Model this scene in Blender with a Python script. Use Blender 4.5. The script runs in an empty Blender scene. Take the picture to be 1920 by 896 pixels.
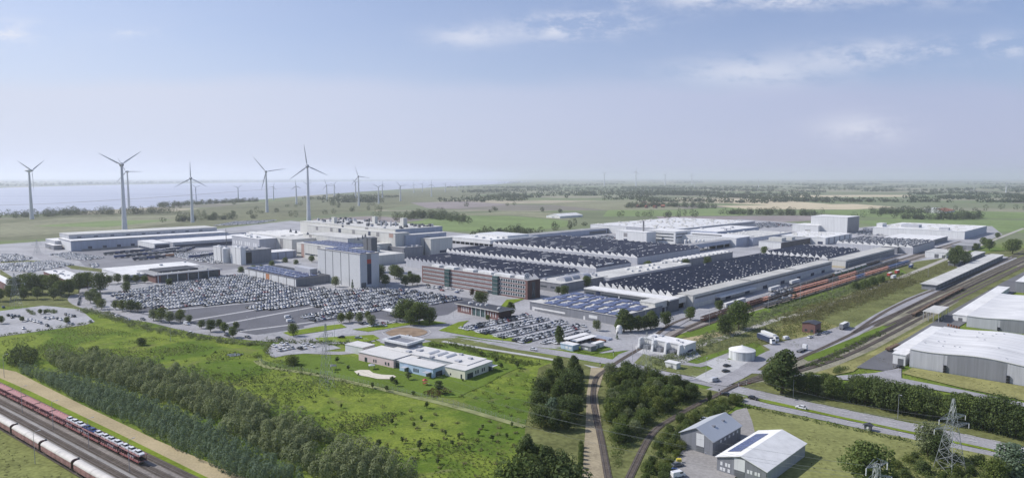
import bpy, math, random
import numpy as np
from mathutils import Vector, Matrix
random.seed(7); rng = np.random.default_rng(7)
S = bpy.context.scene; COL = S.collection
# ---------------------------------------------------------------- camera, sky, sun, exposure
CAMH, FPX, HOR = 100.0, 1280.0, 333.0
PITCH = math.atan((448 - HOR) / FPX)
cam = bpy.data.objects.new('camera', bpy.data.cameras.new('camera')); COL.objects.link(cam)
cam.location = (0, 0, CAMH); cam.rotation_euler = (math.pi/2 - PITCH, 0, 0)
cam.data.sensor_width = 36; cam.data.lens = 36 * FPX / 1920
cam.data.clip_start = 1; cam.data.clip_end = 300000
S.camera = cam
SUN_EL = math.radians(41); SUN_DIR = Vector((-0.97, 0.22, 0)).normalized()
sl = bpy.data.lights.new('sun', 'SUN'); sl.energy = 3.6; sl.angle = math.radians(0.55); sl.color = (1, 0.965, 0.93)
so = bpy.data.objects.new('sun', sl); COL.objects.link(so)
tosun = Vector((SUN_DIR.x*math.cos(SUN_EL), SUN_DIR.y*math.cos(SUN_EL), math.sin(SUN_EL)))
so.rotation_euler = tosun.to_track_quat('Z', 'Y').to_euler(); so.location = (0, 0, 500)
W = bpy.data.worlds.new('World'); S.world = W; W.use_nodes = True
nt = W.node_tree; nt.nodes.clear()
def N(t, kind, **kw):
    n = t.nodes.new(kind)
    for k, v in kw.items(): setattr(n, k, v)
    return n
def LK(t, a, b): t.links.new(a, b)
def MATH(t, op, a, b=None, c=None, clamp=False):
    n = t.nodes.new('ShaderNodeMath'); n.operation = op; n.use_clamp = clamp
    for i, v in enumerate((a, b, c)):
        if v is None: continue
        if isinstance(v, (int, float)): n.inputs[i].default_value = v
        else: t.links.new(v, n.inputs[i])
    return n.outputs[0]
def SMOOTH(t, v, lo, hi, a=0.0, b=1.0):
    n = t.nodes.new('ShaderNodeMapRange'); n.interpolation_type = 'SMOOTHSTEP'
    n.inputs[1].default_value = lo; n.inputs[2].default_value = hi; n.inputs[3].default_value = a; n.inputs[4].default_value = b
    t.links.new(v, n.inputs[0]); return n.outputs[0]
def MIX(t, f, a, b):
    n = t.nodes.new('ShaderNodeMix'); n.data_type = 'RGBA'
    for s, v in ((0, f), (6, a), (7, b)):
        if isinstance(v, (int, float)): n.inputs[s].default_value = v
        elif isinstance(v, tuple): n.inputs[s].default_value = (*v[:3], 1)
        else: t.links.new(v, n.inputs[s])
    return n.outputs[2]
sky = N(nt, 'ShaderNodeTexSky', sky_type='NISHITA', sun_disc=False, sun_elevation=SUN_EL,
        sun_rotation=math.atan2(SUN_DIR.x, SUN_DIR.y), air_density=1.0, dust_density=0.8, ozone_density=3.5, altitude=50)
SKY_STR = 0.085
tc = N(nt, 'ShaderNodeTexCoord'); sp = N(nt, 'ShaderNodeSeparateXYZ'); LK(nt, tc.outputs['Generated'], sp.inputs[0])
yy = MATH(nt, 'MAXIMUM', sp.outputs[1], 0.05)
az = MATH(nt, 'DIVIDE', sp.outputs[0], yy); el = MATH(nt, 'DIVIDE', sp.outputs[2], yy)
def sky_noise(sx, sy, scale, detail=7, rough=.6, seed=0.0, dist=0.0):
    c = N(nt, 'ShaderNodeCombineXYZ')
    LK(nt, MATH(nt, 'MULTIPLY', az, sx), c.inputs[0]); LK(nt, MATH(nt, 'MULTIPLY', el, sy), c.inputs[1]); c.inputs[2].default_value = seed
    n = N(nt, 'ShaderNodeTexNoise'); n.inputs['Scale'].default_value = scale; n.inputs['Detail'].default_value = detail
    n.inputs['Roughness'].default_value = rough; n.inputs['Distortion'].default_value = dist
    LK(nt, c.outputs[0], n.inputs['Vector']); return n.outputs[0]
def bump(a0, e0, sa, se):            # soft oval of sky centred on a direction
    da = MATH(nt, 'DIVIDE', MATH(nt, 'SUBTRACT', az, a0), sa); de = MATH(nt, 'DIVIDE', MATH(nt, 'SUBTRACT', el, e0), se)
    r = MATH(nt, 'ADD', MATH(nt, 'MULTIPLY', da, da), MATH(nt, 'MULTIPLY', de, de))
    return MATH(nt, 'POWER', 2.718, MATH(nt, 'MULTIPLY', r, -1.0))
n1 = sky_noise(1.0, 3.2, 5.0, seed=1.3, dist=.4); n2 = sky_noise(1.0, 2.2, 22.0, seed=4.1, rough=.68); n3 = sky_noise(.35, 1.0, 3.0, detail=3, seed=8.2)
# high thin veil, thick towards the horizon, with a soft ragged upper edge
edge = MATH(nt, 'ADD', el, MATH(nt, 'MULTIPLY', MATH(nt, 'SUBTRACT', n3, 0.5), 0.16))
veil = MATH(nt, 'ADD', SMOOTH(nt, edge, 0.112, 0.150, 0.34, 0.0), SMOOTH(nt, el, 0.0, 0.42, 0.58, 0.17))
veil = MATH(nt, 'ADD', veil, MATH(nt, 'MULTIPLY', MATH(nt, 'SUBTRACT', n1, 0.5), 0.16))
glow = bump(-0.95, 0.2, 0.6, 0.35); veil = MATH(nt, 'ADD', veil, MATH(nt, 'MULTIPLY', glow, 0.30), clamp=True)
def ell(px, py): return ((px-960)/1280.0, (HOR-py)/1280.0)
cl = None
for (px, py, sx, sy, k) in ((1060,58,95,22,1.1),(880,76,70,18,.7),(1150,48,80,16,.6),(10,70,70,24,1.3),(265,70,60,9,.6),(1450,10,80,18,.8),(1640,8,250,20,.4),(1290,10,60,20,.7),
                            (1400,140,140,26,.65),(1600,112,110,22,.6),(1760,98,130,18,.7),(1610,245,80,26,.7),(1170,10,20,16,.7),(1900,90,80,20,.5)):
    a0, e0 = ell(px, py); b = MATH(nt, 'MULTIPLY', bump(a0, e0, sx/1280, sy/1280), k)
    cl = b if cl is None else MATH(nt, 'ADD', cl, b)
cl = MATH(nt, 'MULTIPLY', cl, SMOOTH(nt, MATH(nt, 'ADD', MATH(nt, 'MULTIPLY', n1, .55), MATH(nt, 'MULTIPLY', n2, .45)), .42, .60), clamp=True)
cl = MATH(nt, 'MULTIPLY', cl, 0.82)
skyc = N(nt, 'ShaderNodeVectorMath', operation='SCALE'); tint = N(nt, 'ShaderNodeVectorMath', operation='MULTIPLY'); LK(nt, sky.outputs[0], tint.inputs[0]); tint.inputs[1].default_value = (1.0, 1.02, 1.17); LK(nt, tint.outputs[0], skyc.inputs[0]); skyc.inputs['Scale'].default_value = SKY_STR
c1 = MIX(nt, veil, skyc.outputs[0], MIX(nt, SMOOTH(nt, az, -.75, .75), (0.52, 0.56, 0.68), (0.37, 0.40, 0.56)))
c2 = MIX(nt, cl, c1, (0.66, 0.67, 0.74))
bg = N(nt, 'ShaderNodeBackground'); LK(nt, c2, bg.inputs[0]); bg.inputs[1].default_value = 1.0
wo = N(nt, 'ShaderNodeOutputWorld'); LK(nt, bg.outputs[0], wo.inputs[0])
S.view_settings.view_transform = 'Standard'; S.view_settings.look = 'None'; S.view_settings.gamma = 1.0
S.view_settings.exposure = 0.35
S.render.engine = 'CYCLES'; cy = S.cycles
cy.use_denoising = True; cy.max_bounces = 5; cy.diffuse_bounces = 2; cy.glossy_bounces = 2; cy.transmission_bounces = 2; cy.volume_bounces = 4
cy.transparent_max_bounces = 4; cy.caustics_reflective = False; cy.caustics_refractive = False
# ---------------------------------------------------------------- photo measurements -> ground metres
def ray(px, py):
    x = (px - 960) / FPX; y = -(py - 448) / FPX
    return np.array([x, math.cos(PITCH) + y*math.sin(PITCH), -math.sin(PITCH) + y*math.cos(PITCH)])
def P(px, py, z=0.0):
    d = ray(px, py); t = (z - CAMH) / d[2]; return np.array([d[0]*t, d[1]*t, z])
def proj(p):
    x, y, z = p[0], p[1], p[2] - CAMH
    f = y*math.cos(PITCH) - z*math.sin(PITCH); u = y*math.sin(PITCH) + z*math.cos(PITCH)
    return 960 + FPX*x/f, 448 - FPX*u/f
def HT(px, py, ytop):                     # height of something standing at ground pixel (px,py) whose top is at ytop
    g = P(px, py); lo, hi = 0.0, 400.0
    for _ in range(40):
        m = (lo+hi)/2
        if proj((g[0], g[1], m))[1] > ytop: lo = m
        else: hi = m
    return lo
GRID = math.radians(46)
def axes(ang=None):
    a = GRID if ang is None else math.radians(ang)
    return np.array([math.cos(a), math.sin(a)]), np.array([-math.sin(a), math.cos(a)])
class Rect:
    """ground rectangle: o nearest corner, u to the right-away, w to the left-away"""
    def __init__(s, B, A, C, z=0.0, ang=None, lw=None, lu=None):
        s.u, s.w = axes(ang); b = P(*B, z)[:2]; s.o = b
        s.lw = lw if lw is not None else float(np.dot(P(*A, z)[:2]-b, s.w)); s.lu = lu if lu is not None else float(np.dot(P(*C, z)[:2]-b, s.u))
    def pt(s, i, j, z=0.0):               # i metres along u, j metres along w
        p = s.o + s.u*i + s.w*j; return (p[0], p[1], z)
    def base(s): return (*s.o, 0.0)
# ---------------------------------------------------------------- materials
MATS = {}
def M(name, col, rough=.8, var=.12, scale=.4, metal=0.0, spec=None, fine=None, obj=False, stretch=None):
    if name in MATS: return MATS[name]
    m = bpy.data.materials.new(name); m.use_nodes = True; t = m.node_tree; b = t.nodes['Principled BSDF']
    b.inputs['Roughness'].default_value = rough; b.inputs['Metallic'].default_value = metal; b.inputs['Specular IOR Level'].default_value = spec if spec is not None else (.03 if rough > .92 else .3)
    c = tuple(col)
    if var > 0:
        if obj: co = N(t, 'ShaderNodeTexCoord').outputs['Object']
        else: co = N(t, 'ShaderNodeNewGeometry').outputs['Position']
        if stretch:
            mp = N(t, 'ShaderNodeMapping'); mp.inputs['Scale'].default_value = stretch; LK(t, co, mp.inputs[0]); co = mp.outputs[0]
        nz = N(t, 'ShaderNodeTexNoise'); nz.inputs['Scale'].default_value = scale; nz.inputs['Detail'].default_value = 5; LK(t, co, nz.inputs['Vector'])
        f = nz.outputs[0]
        if fine:
            n2 = N(t, 'ShaderNodeTexNoise'); n2.inputs['Scale'].default_value = fine; n2.inputs['Detail'].default_value = 3; LK(t, co, n2.inputs['Vector'])
            f = MATH(t, 'ADD', MATH(t, 'MULTIPLY', f, .5), MATH(t, 'MULTIPLY', n2.outputs[0], .5))
        f = SMOOTH(t, f, .3, .7)
        o = MIX(t, f, tuple(x*(1-var) for x in c), tuple(min(1, x*(1+var)) for x in c)); LK(t, o, b.inputs['Base Color'])
    else: b.inputs['Base Color'].default_value = (*c, 1)
    MATS[name] = m; return m
def sheets(name, c1, c2, pitch, across=False, stain=.12, rough=.7):
    """sheet roofing: seams every pitch metres along one plant axis, each sheet a little different, stains on top"""
    m = bpy.data.materials.new(name); m.use_nodes = True; t = m.node_tree; b = t.nodes['Principled BSDF']; b.inputs['Roughness'].default_value = rough; b.inputs['Specular IOR Level'].default_value = .3
    mp = N(t, 'ShaderNodeMapping'); mp.inputs['Rotation'].default_value = (0, 0, -GRID); LK(t, N(t, 'ShaderNodeNewGeometry').outputs['Position'], mp.inputs[0])
    sp_ = N(t, 'ShaderNodeSeparateXYZ'); LK(t, mp.outputs[0], sp_.inputs[0]); v = MATH(t, 'DIVIDE', sp_.outputs[1 if across else 0], pitch); o_ = MATH(t, 'DIVIDE', sp_.outputs[0 if across else 1], pitch*3.7)
    fr = MATH(t, 'FRACT', v); seam = MATH(t, 'LESS_THAN', fr, .10)
    cb = N(t, 'ShaderNodeCombineXYZ'); LK(t, MATH(t, 'FLOOR', v), cb.inputs[0]); LK(t, MATH(t, 'FLOOR', o_), cb.inputs[1]); wn = N(t, 'ShaderNodeTexWhiteNoise', noise_dimensions='2D'); LK(t, cb.outputs[0], wn.inputs['Vector'])
    n1_ = N(t, 'ShaderNodeTexNoise'); n1_.inputs['Scale'].default_value = .06; n1_.inputs['Detail'].default_value = 6; LK(t, mp.outputs[0], n1_.inputs['Vector'])
    f = MATH(t, 'ADD', MATH(t, 'MULTIPLY', wn.outputs[0], .5), MATH(t, 'MULTIPLY', SMOOTH(t, n1_.outputs[0], .35, .65), .5)); col = MIX(t, f, c1, c2)
    LK(t, MIX(t, MATH(t, 'MULTIPLY', seam, .45), col, tuple(x*.55 for x in c1)), b.inputs['Base Color']); MATS[name] = m; return m
# ---------------------------------------------------------------- mesh builder
class MB:
    def __init__(s): s.v, s.f, s.m = [], [], []
    def add(s, vs, fs, mi=0):
        n = len(s.v); s.v += [tuple(map(float, p)) for p in vs]; s.f += [tuple(n+i for i in f) for f in fs]; s.m += [mi]*len(fs); return s
    def poly(s, pts, mi=0): return s.add(pts, [tuple(range(len(pts)))], mi)
    def prism(s, pts, z0, z1, mi=0, top=None, bottom=False):
        n = len(pts); vs = [(p[0], p[1], z0) for p in pts] + [(p[0], p[1], z1) for p in pts]
        s.add(vs, [(i, (i+1) % n, n+(i+1) % n, n+i) for i in range(n)], mi)
        s.add([(p[0], p[1], z1) for p in pts], [tuple(range(n))], mi if top is None else top)
        if bottom: s.add([(p[0], p[1], z0) for p in pts][::-1], [tuple(range(n))], mi)
        return s
    def rbox(s, R, i0, i1, j0, j1, z0, z1, mi=0, top=None, bottom=True):
        return s.prism([R.pt(i0, j0), R.pt(i1, j0), R.pt(i1, j1), R.pt(i0, j1)], z0, z1, mi, top, bottom)
    def box(s, c, d, mi=0, rz=0.0):
        cx, cy_, cz = c; a, b = math.cos(rz), math.sin(rz); x, y, z = d[0]/2, d[1]/2, d[2]/2
        vs = [(cx+a*i-b*j, cy_+b*i+a*j, cz+k) for k in (-z, z) for (i, j) in ((-x,-y),(x,-y),(x,y),(-x,y))]
        return s.add(vs, [(3,2,1,0),(4,5,6,7),(0,1,5,4),(1,2,6,5),(2,3,7,6),(3,0,4,7)], mi)
    def tube(s, a, b, r0, r1=None, n=6, mi=0, cap=True):
        r1 = r0 if r1 is None else r1; a = np.array(a, float); b = np.array(b, float); d = b-a; L = np.linalg.norm(d)
        if L < 1e-6: return s
        d /= L; h = np.array([0,0,1.]) if abs(d[2]) < .9 else np.array([1.,0,0]); x = np.cross(h, d); x /= np.linalg.norm(x); y = np.cross(d, x)
        vs = []
        for (p, r) in ((a, r0), (b, r1)):
            for k in range(n):
                t = 2*math.pi*k/n; vs.append(p + x*r*math.cos(t) + y*r*math.sin(t))
        fs = [(k, (k+1) % n, n+(k+1) % n, n+k) for k in range(n)]
        if cap: fs += [tuple(range(n))[::-1], tuple(range(n, 2*n))]
        return s.add(vs, fs, mi)
    def lathe(s, c, prof, n=24, mi=0):
        vs = []
        for (r, z) in prof:
            for k in range(n): t = 2*math.pi*k/n; vs.append((c[0]+r*math.cos(t), c[1]+r*math.sin(t), c[2]+z))
        fs = []
        for q in range(len(prof)-1):
            for k in range(n): fs.append((q*n+k, q*n+(k+1) % n, (q+1)*n+(k+1) % n, (q+1)*n+k))
        fs.append(tuple(range((len(prof)-1)*n, len(prof)*n)))
        return s.add(vs, fs, mi)
    def extrude(s, R, prof, i0, i1, mi=0, endm=None, closed=True):
        """profile [(j,z)...] across w, swept along u from i0 to i1"""
        n = len(prof); a = [R.pt(i0, j, z) for j, z in prof]; b = [R.pt(i1, j, z) for j, z in prof]
        rngk = range(n) if closed else range(n-1)
        s.add(a+b, [(k, (k+1) % n, n+(k+1) % n, n+k) for k in rngk], mi)
        if endm is not None: s.add(a, [tuple(range(n))[::-1]], endm); s.add(b, [tuple(range(n))], endm)
        return s
    def build(s, name, mats, parent=None, origin=(0,0,0), smooth=False):
        me = bpy.data.meshes.new(name); o3 = np.array(origin, float)
        me.from_pydata([tuple(np.array(p)-o3) for p in s.v], [], s.f)
        for m in (mats if isinstance(mats, (list, tuple)) else [mats]): me.materials.append(m)
        me.polygons.foreach_set('material_index', s.m)
        if smooth: me.polygons.foreach_set('use_smooth', [True]*len(me.polygons))
        me.update(); ob = bpy.data.objects.new(name, me); COL.objects.link(ob)
        if parent is not None: ob.parent = parent
        else: ob.location = origin
        return ob
def tag(o, label=None, cat=None, group=None, kind=None):
    if label: o['label'] = label
    if cat: o['category'] = cat
    if group: o['group'] = group
    if kind: o['kind'] = kind
    return o
def thing(name, label, cat, loc=(0,0,0), group=None, rz=0.0):
    o = bpy.data.objects.new(name, None); COL.objects.link(o); o.location = loc; o.rotation_euler = (0,0,rz); o.empty_display_size = 1
    return tag(o, label, cat, group)
def kids(o): return [c for c in o.children]
def dup(o, loc, rz=0.0, sc=1.0, label=None, group=None, parent=None):
    c = o.copy(); COL.objects.link(c)
    if parent is None:
        c.location = loc; c.rotation_euler = (0,0,rz)
        c.scale = (sc,)*3 if isinstance(sc, (int, float)) else sc
        if label: c['label'] = label
        if group: c['group'] = group
    else: c.parent = parent
    for ch in list(o.children): dup(ch, None, parent=c)
    return c
def npmesh(name, verts, quads, mats, midx=None, parent=None, smooth=False):
    me = bpy.data.meshes.new(name); nv, nf, k = len(verts), len(quads), quads.shape[1]
    me.vertices.add(nv); me.vertices.foreach_set('co', np.asarray(verts, np.float32).ravel())
    me.loops.add(nf*k); me.loops.foreach_set('vertex_index', np.asarray(quads, np.int32).ravel())
    me.polygons.add(nf); me.polygons.foreach_set('loop_start', np.arange(0, nf*k, k, dtype=np.int32))
    for m in mats: me.materials.append(m)
    if midx is not None: me.polygons.foreach_set('material_index', np.asarray(midx, np.int32))
    me.update(calc_edges=True)
    ob = bpy.data.objects.new(name, me); COL.objects.link(ob)
    if parent is not None: ob.parent = parent
    return ob
def smooth_line(pts, step=6.0):
    pts = [np.array(p, float) for p in pts]
    if len(pts) < 3: return pts
    q = [2*pts[0]-pts[1]] + pts + [2*pts[-1]-pts[-2]]; out = []
    for i in range(1, len(q)-2):
        p0, p1, p2, p3 = q[i-1:i+3]; n = max(1, int(np.linalg.norm(p2-p1)/step))
        for k in range(n):
            t = k/n; out.append(.5*((2*p1)+(-p0+p2)*t+(2*p0-5*p1+4*p2-p3)*t*t+(-p0+3*p1-3*p2+p3)*t**3))
    return out + [pts[-1]]
def offset_line(L, off):
    L = np.array(L)[:, :2]; t = np.gradient(L, axis=0); t /= np.linalg.norm(t, axis=1)[:, None] + 1e-9
    nrm = np.stack([-t[:, 1], t[:, 0]], 1); return L + nrm*off
def ribbon(mb, L, w0, w1, z, mi=0):
    a = offset_line(L, w0); b = offset_line(L, w1)
    vs = [(*p, z) for p in a] + [(*p, z) for p in b]; n = len(a)
    return mb.add(vs, [(i+1, i, n+i, n+i+1) for i in range(n-1)], mi)
def line_px(pts, step=6.0): return smooth_line([P(*p)[:2] for p in pts], step)
def inpoly(x, y, poly):
    c = False; n = len(poly); j = n-1
    for i in range(n):
        xi, yi = poly[i][0], poly[i][1]; xj, yj = poly[j][0], poly[j][1]
        if (yi > y) != (yj > y) and x < (xj-xi)*(y-yi)/(yj-yi)+xi: c = not c
        j = i
    return c
# ---------------------------------------------------------------- ground and its materials
def ground_material():
    m = bpy.data.materials.new('meadow_ground'); m.use_nodes = True; t = m.node_tree; b = t.nodes['Principled BSDF']
    b.inputs['Roughness'].default_value = .95; b.inputs['Specular IOR Level'].default_value = .02
    pos = N(t, 'ShaderNodeNewGeometry').outputs['Position']
    def noise(sc, det=5, rough=.6, dist=0, stretch=None):
        v = pos
        if stretch:
            mp = N(t, 'ShaderNodeMapping'); mp.inputs['Scale'].default_value = stretch[:3]; mp.inputs['Rotation'].default_value = (0, 0, stretch[3]); LK(t, pos, mp.inputs[0]); v = mp.outputs[0]
        n = N(t, 'ShaderNodeTexNoise'); n.inputs['Scale'].default_value = sc; n.inputs['Detail'].default_value = det; n.inputs['Roughness'].default_value = rough; n.inputs['Distortion'].default_value = dist
        LK(t, v, n.inputs['Vector']); return n.outputs[0]
    a = SMOOTH(t, noise(.020, 7, .68, .7), .42, .58); f = SMOOTH(t, noise(.13, 7, .78, .3), .42, .62); d = SMOOTH(t, noise(.045, 7, .72, .8), .55, .66); q = SMOOTH(t, noise(.028, 7, .70, 1.0), .56, .66)
    near = MIX(t, a, (.120, .185, .028), (.245, .295, .052)); near = MIX(t, MATH(t, 'MULTIPLY', f, .48), near, (.075, .115, .024))
    near = MIX(t, MATH(t, 'MULTIPLY', d, .7), near, (.195, .190, .078)); near = MIX(t, MATH(t, 'MULTIPLY', q, .5), near, (.062, .088, .025))
    g = SMOOTH(t, noise(.8, 5, .85), .40, .60); near = MIX(t, MATH(t, 'MULTIPLY', g, .5), near, (.058, .098, .016))
    w = SMOOTH(t, noise(.30, 6, .8, 0, (.22, 1.0, 1, .62)), .57, .68); near = MIX(t, MATH(t, 'MULTIPLY', w, .5), near, (.25, .255, .125))
    # farmland beyond: a patchwork of fields
    mp = N(t, 'ShaderNodeMapping'); mp.inputs['Scale'].default_value = (.0011, .0030, 0); mp.inputs['Rotation'].default_value = (0, 0, .35); LK(t, pos, mp.inputs[0])
    vo = N(t, 'ShaderNodeTexVoronoi', distance='CHEBYCHEV'); vo.inputs['Scale'].default_value = 1.0; vo.inputs['Randomness'].default_value = .85; LK(t, mp.outputs[0], vo.inputs['Vector'])
    sp = N(t, 'ShaderNodeSeparateColor'); LK(t, vo.outputs['Color'], sp.inputs[0])
    cr = N(t, 'ShaderNodeValToRGB'); LK(t, sp.outputs[0], cr.inputs[0]); e = cr.color_ramp; e.interpolation = 'CONSTANT'
    cols = [(0, (.200,.220,.130)), (.22, (.205,.235,.125)), (.40, (.170,.190,.110)), (.54, (.275,.265,.185)), (.68, (.185,.220,.110)), (.80, (.330,.300,.225)), (.90, (.235,.210,.180)), (.95, (.42,.37,.27))]
    for i, (p, c) in enumerate(cols):
        el_ = e.elements[i] if i < 2 else e.elements.new(p)
        el_.position = p; el_.color = (*c, 1)
    far = MIX(t, MATH(t, 'MULTIPLY', SMOOTH(t, noise(.006, 5), .35, .65), .35), cr.outputs[0], (.12, .145, .085))
    far = MIX(t, MATH(t, 'MULTIPLY', SMOOTH(t, noise(.03, 5, .7, 0, (.25, 1, 1, .3)), .5, .7), .4), far, (.10, .115, .075))
    sy = N(t, 'ShaderNodeSeparateXYZ'); LK(t, pos, sy.inputs[0])
    LK(t, MIX(t, SMOOTH(t, sy.outputs[1], 900, 1150), near, far), b.inputs['Base Color'])
    bm = N(t, 'ShaderNodeBump'); bm.inputs['Strength'].default_value = .6; bm.inputs['Distance'].default_value = .6; LK(t, noise(.35, 6, .7), bm.inputs['Height']); LK(t, bm.outputs[0], b.inputs['Normal'])
    return m
GM = ground_material()
xs = [-70000,-30000,-12000,-5000,-2500,-1200,-600,-300,-100,0,100,300,600,1200,2500,5000,12000,30000,70000]
ys = [-400,0,100,200,300,400,600,800,1000,1300,1700,2500,4000,7000,12000,20000,40000,70000]
g = MB()
vs = [(x, y, 0) for y in ys for x in xs]; nx = len(xs)
g.add(vs, [(j*nx+i, j*nx+i+1, (j+1)*nx+i+1, (j+1)*nx+i) for j in range(len(ys)-1) for i in range(nx-1)])
tag(g.build('ground', GM), kind='structure')
# haze: real air between the camera and the horizon
hz = MB(); hz.box((0, 34800, 134), (142000, 71600, 270)); hm = bpy.data.materials.new('haze_air'); hm.use_nodes = True; ht = hm.node_tree; ht.nodes.clear()
pv = N(ht, 'ShaderNodeVolumePrincipled'); pv.inputs['Color'].default_value = (.91, .95, 1, 1); pv.inputs['Density'].default_value = 0.72e-4; pv.inputs['Anisotropy'].default_value = .3
LK(ht, pv.outputs[0], N(ht, 'ShaderNodeOutputMaterial').inputs['Volume']); hm.cycles.homogeneous_volume = True
tag(hz.build('haze', hm), kind='stuff')
m_asph = M('asphalt', (.20,.198,.21), .9, .18, .05, fine=.8); m_road = M('road_asphalt', (.31,.302,.31), .9, .22, .08, fine=1.2)
m_conc = M('concrete_apron', (.34,.337,.343), .9, .26, .03, fine=.5); m_pale = M('pale_paving', (.44,.435,.43), .9, .12, .06, fine=.8)
m_gravel = M('gravel_path', (.40,.38,.34), .95, .15, .1, fine=1.5); m_ballast = M('track_ballast', (.25,.225,.205), .95, .28, .06, fine=1.1)
m_yard = M('yard_gravel', (.30,.285,.27), .95, .2, .05, fine=1.0); m_dry = M('dry_stubble', (.40,.33,.20), .95, .2, .05, fine=1.3)
m_lawn = M('mown_lawn', (.118,.172,.030), .95, .25, .04, fine=.9); m_verge = M('road_verge', (.155,.172,.065), .95, .3, .05, fine=.8)
m_lime = M('bright_grass', (.165,.22,.028), .95, .3, .05, fine=.8); m_scrub = M('scrub_ground', (.145,.155,.06), .95, .4, .05, fine=.5)
m_white = M('white_marking', (.62,.62,.60), .8, .1, .3); m_kerb = M('kerb_stone', (.42,.41,.40), .9, .1, .5)
m_brown = M('ploughed_field', (.27,.235,.225), .95, .2, .01, fine=.1); m_wheat = M('ripe_field', (.52,.45,.31), .95, .15, .01, fine=.1); m_green = M('green_field', (.180,.235,.095), .95, .2, .01, fine=.1)
m_olive = M('olive_field', (.235,.235,.15), .95, .25, .008, fine=.08); m_reed = M('salt_marsh', (.165,.17,.10), .95, .3, .004, fine=.05)
m_yel = M('dry_yellow_grass', (.245,.235,.095), .95, .35, .05, fine=.7)
m_works = M('dry_works_lawn', (.215,.225,.085), .95, .28, .06, fine=.6)
ZL = [0.05]; ZX = [0]
def area(name, pts, mat, z=None, smooth=False):
    if z is None: ZL[0] += .003; z = ZL[0]
    else: ZX[0] += 1; z += .14 + ZX[0]*.0011
    w = [P(*p) for p in pts]
    if smooth: w = [np.array((*q, 0)) for q in smooth_line([p[:2] for p in w]+[w[0][:2]], 4)[:-1]]
    mb = MB(); pts3 = [(p[0], p[1], z) for p in w]
    A = sum(pts3[i][0]*pts3[(i+1) % len(pts3)][1]-pts3[(i+1) % len(pts3)][0]*pts3[i][1] for i in range(len(pts3)))
    if A < 0: pts3 = pts3[::-1]
    from mathutils.geometry import tessellate_polygon
    tris = tessellate_polygon([[Vector(p) for p in pts3]]); fs = []
    for q in tris:
        a, b, c = (Vector(pts3[i]) for i in q); fs.append(q if (b-a).cross(c-a).z > 0 else q[::-1])
    mb.add(pts3, fs); return tag(mb.build(name, mat), kind='structure')
def strip(name, pts, width, mat, z=None, step=6):
    if z is None: ZL[0] += .003; z = ZL[0]
    else: ZX[0] += 1; z += .14 + ZX[0]*.0011
    mb = MB(); ribbon(mb, line_px(pts, step), -width/2, width/2, z); return tag(mb.build(name, mat), kind='structure')
# water and far land
def water_material():
    m = bpy.data.materials.new('estuary_water'); m.use_nodes = True; t = m.node_tree; b = t.nodes['Principled BSDF']
    b.inputs['Base Color'].default_value = (.36, .38, .45, 1); b.inputs['Roughness'].default_value = .45; b.inputs['Specular IOR Level'].default_value = .6
    pos = N(t, 'ShaderNodeNewGeometry').outputs['Position']; mp = N(t, 'ShaderNodeMapping'); mp.inputs['Scale'].default_value = (.0006, .004, 1); LK(t, pos, mp.inputs[0])
    n = N(t, 'ShaderNodeTexNoise'); n.inputs['Scale'].default_value = 1.0; n.inputs['Detail'].default_value = 6; LK(t, mp.outputs[0], n.inputs['Vector'])
    LK(t, MIX(t, SMOOTH(t, n.outputs[0], .4, .6), (.33,.35,.42), (.41,.43,.50)), b.inputs['Base Color'])
    nb = N(t, 'ShaderNodeTexNoise'); nb.inputs['Scale'].default_value = .5; LK(t, pos, nb.inputs['Vector'])
    bp = N(t, 'ShaderNodeBump'); bp.inputs['Strength'].default_value = .15; LK(t, nb.outputs[0], bp.inputs['Height']); LK(t, bp.outputs[0], b.inputs['Normal'])
    return m
area('marsh_terrain', [(-420,418),(0,412),(140,402),(330,396),(440,384),(560,374),(700,364),(830,356),(930,350),(1000,352),(860,372),(700,395),(560,408),(420,426),(100,447),(0,452),(-420,470)], m_reed)
area('sea_water', [(-900,410),(0,403),(60,402),(130,398),(330,386),(440,378.5),(560,368),(700,358),(830,350.5),(930,345.5),(1000,341),(900,338.2),(740,339.8),(560,341.5),(420,343),(230,346.5),(100,349.5),(0,352.5),(-900,362)], water_material())
strip('mudflat_dyke', [(-300,395),(0,385),(110,381),(230,374),(340,367),(480,356.5),(560,351)], 26, M('mudflat', (.16,.14,.12), .9, .2, .01))
# fields
area('brown_field', [(585,411),(700,405),(800,412),(700,420),(600,422)], m_brown)
area('brown_field', [(770,380),(870,378),(960,383),(860,391),(800,390)], m_brown)
area('green_field', [(735,426),(830,404),(960,405),(1065,414),(1065,425),(960,436),(860,434)], m_green)
area('olive_field', [(830,403),(960,396),(1060,400),(1070,412),(960,404)], m_olive)
area('olive_field', [(1010,382),(1180,374),(1290,392),(1140,394)], m_olive)
area('green_field', [(1140,394),(1290,393),(1400,388),(1400,404),(1130,406)], m_green)
area('ripe_field', [(1250,374),(1440,374),(1560,383),(1450,385),(1380,382)], m_wheat)
area('ripe_field', [(1340,386),(1600,382.5),(1680,388),(1600,393),(1400,392)], m_wheat)
area('green_field', [(1480,396),(1660,392),(1920,398),(1980,410),(1660,408)], m_green)
area('green_field', [(1600,415),(1700,409),(1980,415),(2000,440),(1900,436),(1640,424)], m_green)
area('brown_field', [(1230,406),(1540,404),(1560,412),(1400,420),(1240,413)], m_brown)
area('ripe_field', [(1470,366.5),(1700,365.5),(1720,369),(1500,370)], m_wheat)
area('olive_field', [(0,420),(130,408),(330,404),(360,414),(230,430),(0,445)], m_olive)
area('green_field', [(60,424),(200,414),(330,412),(200,426)], m_green)
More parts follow.
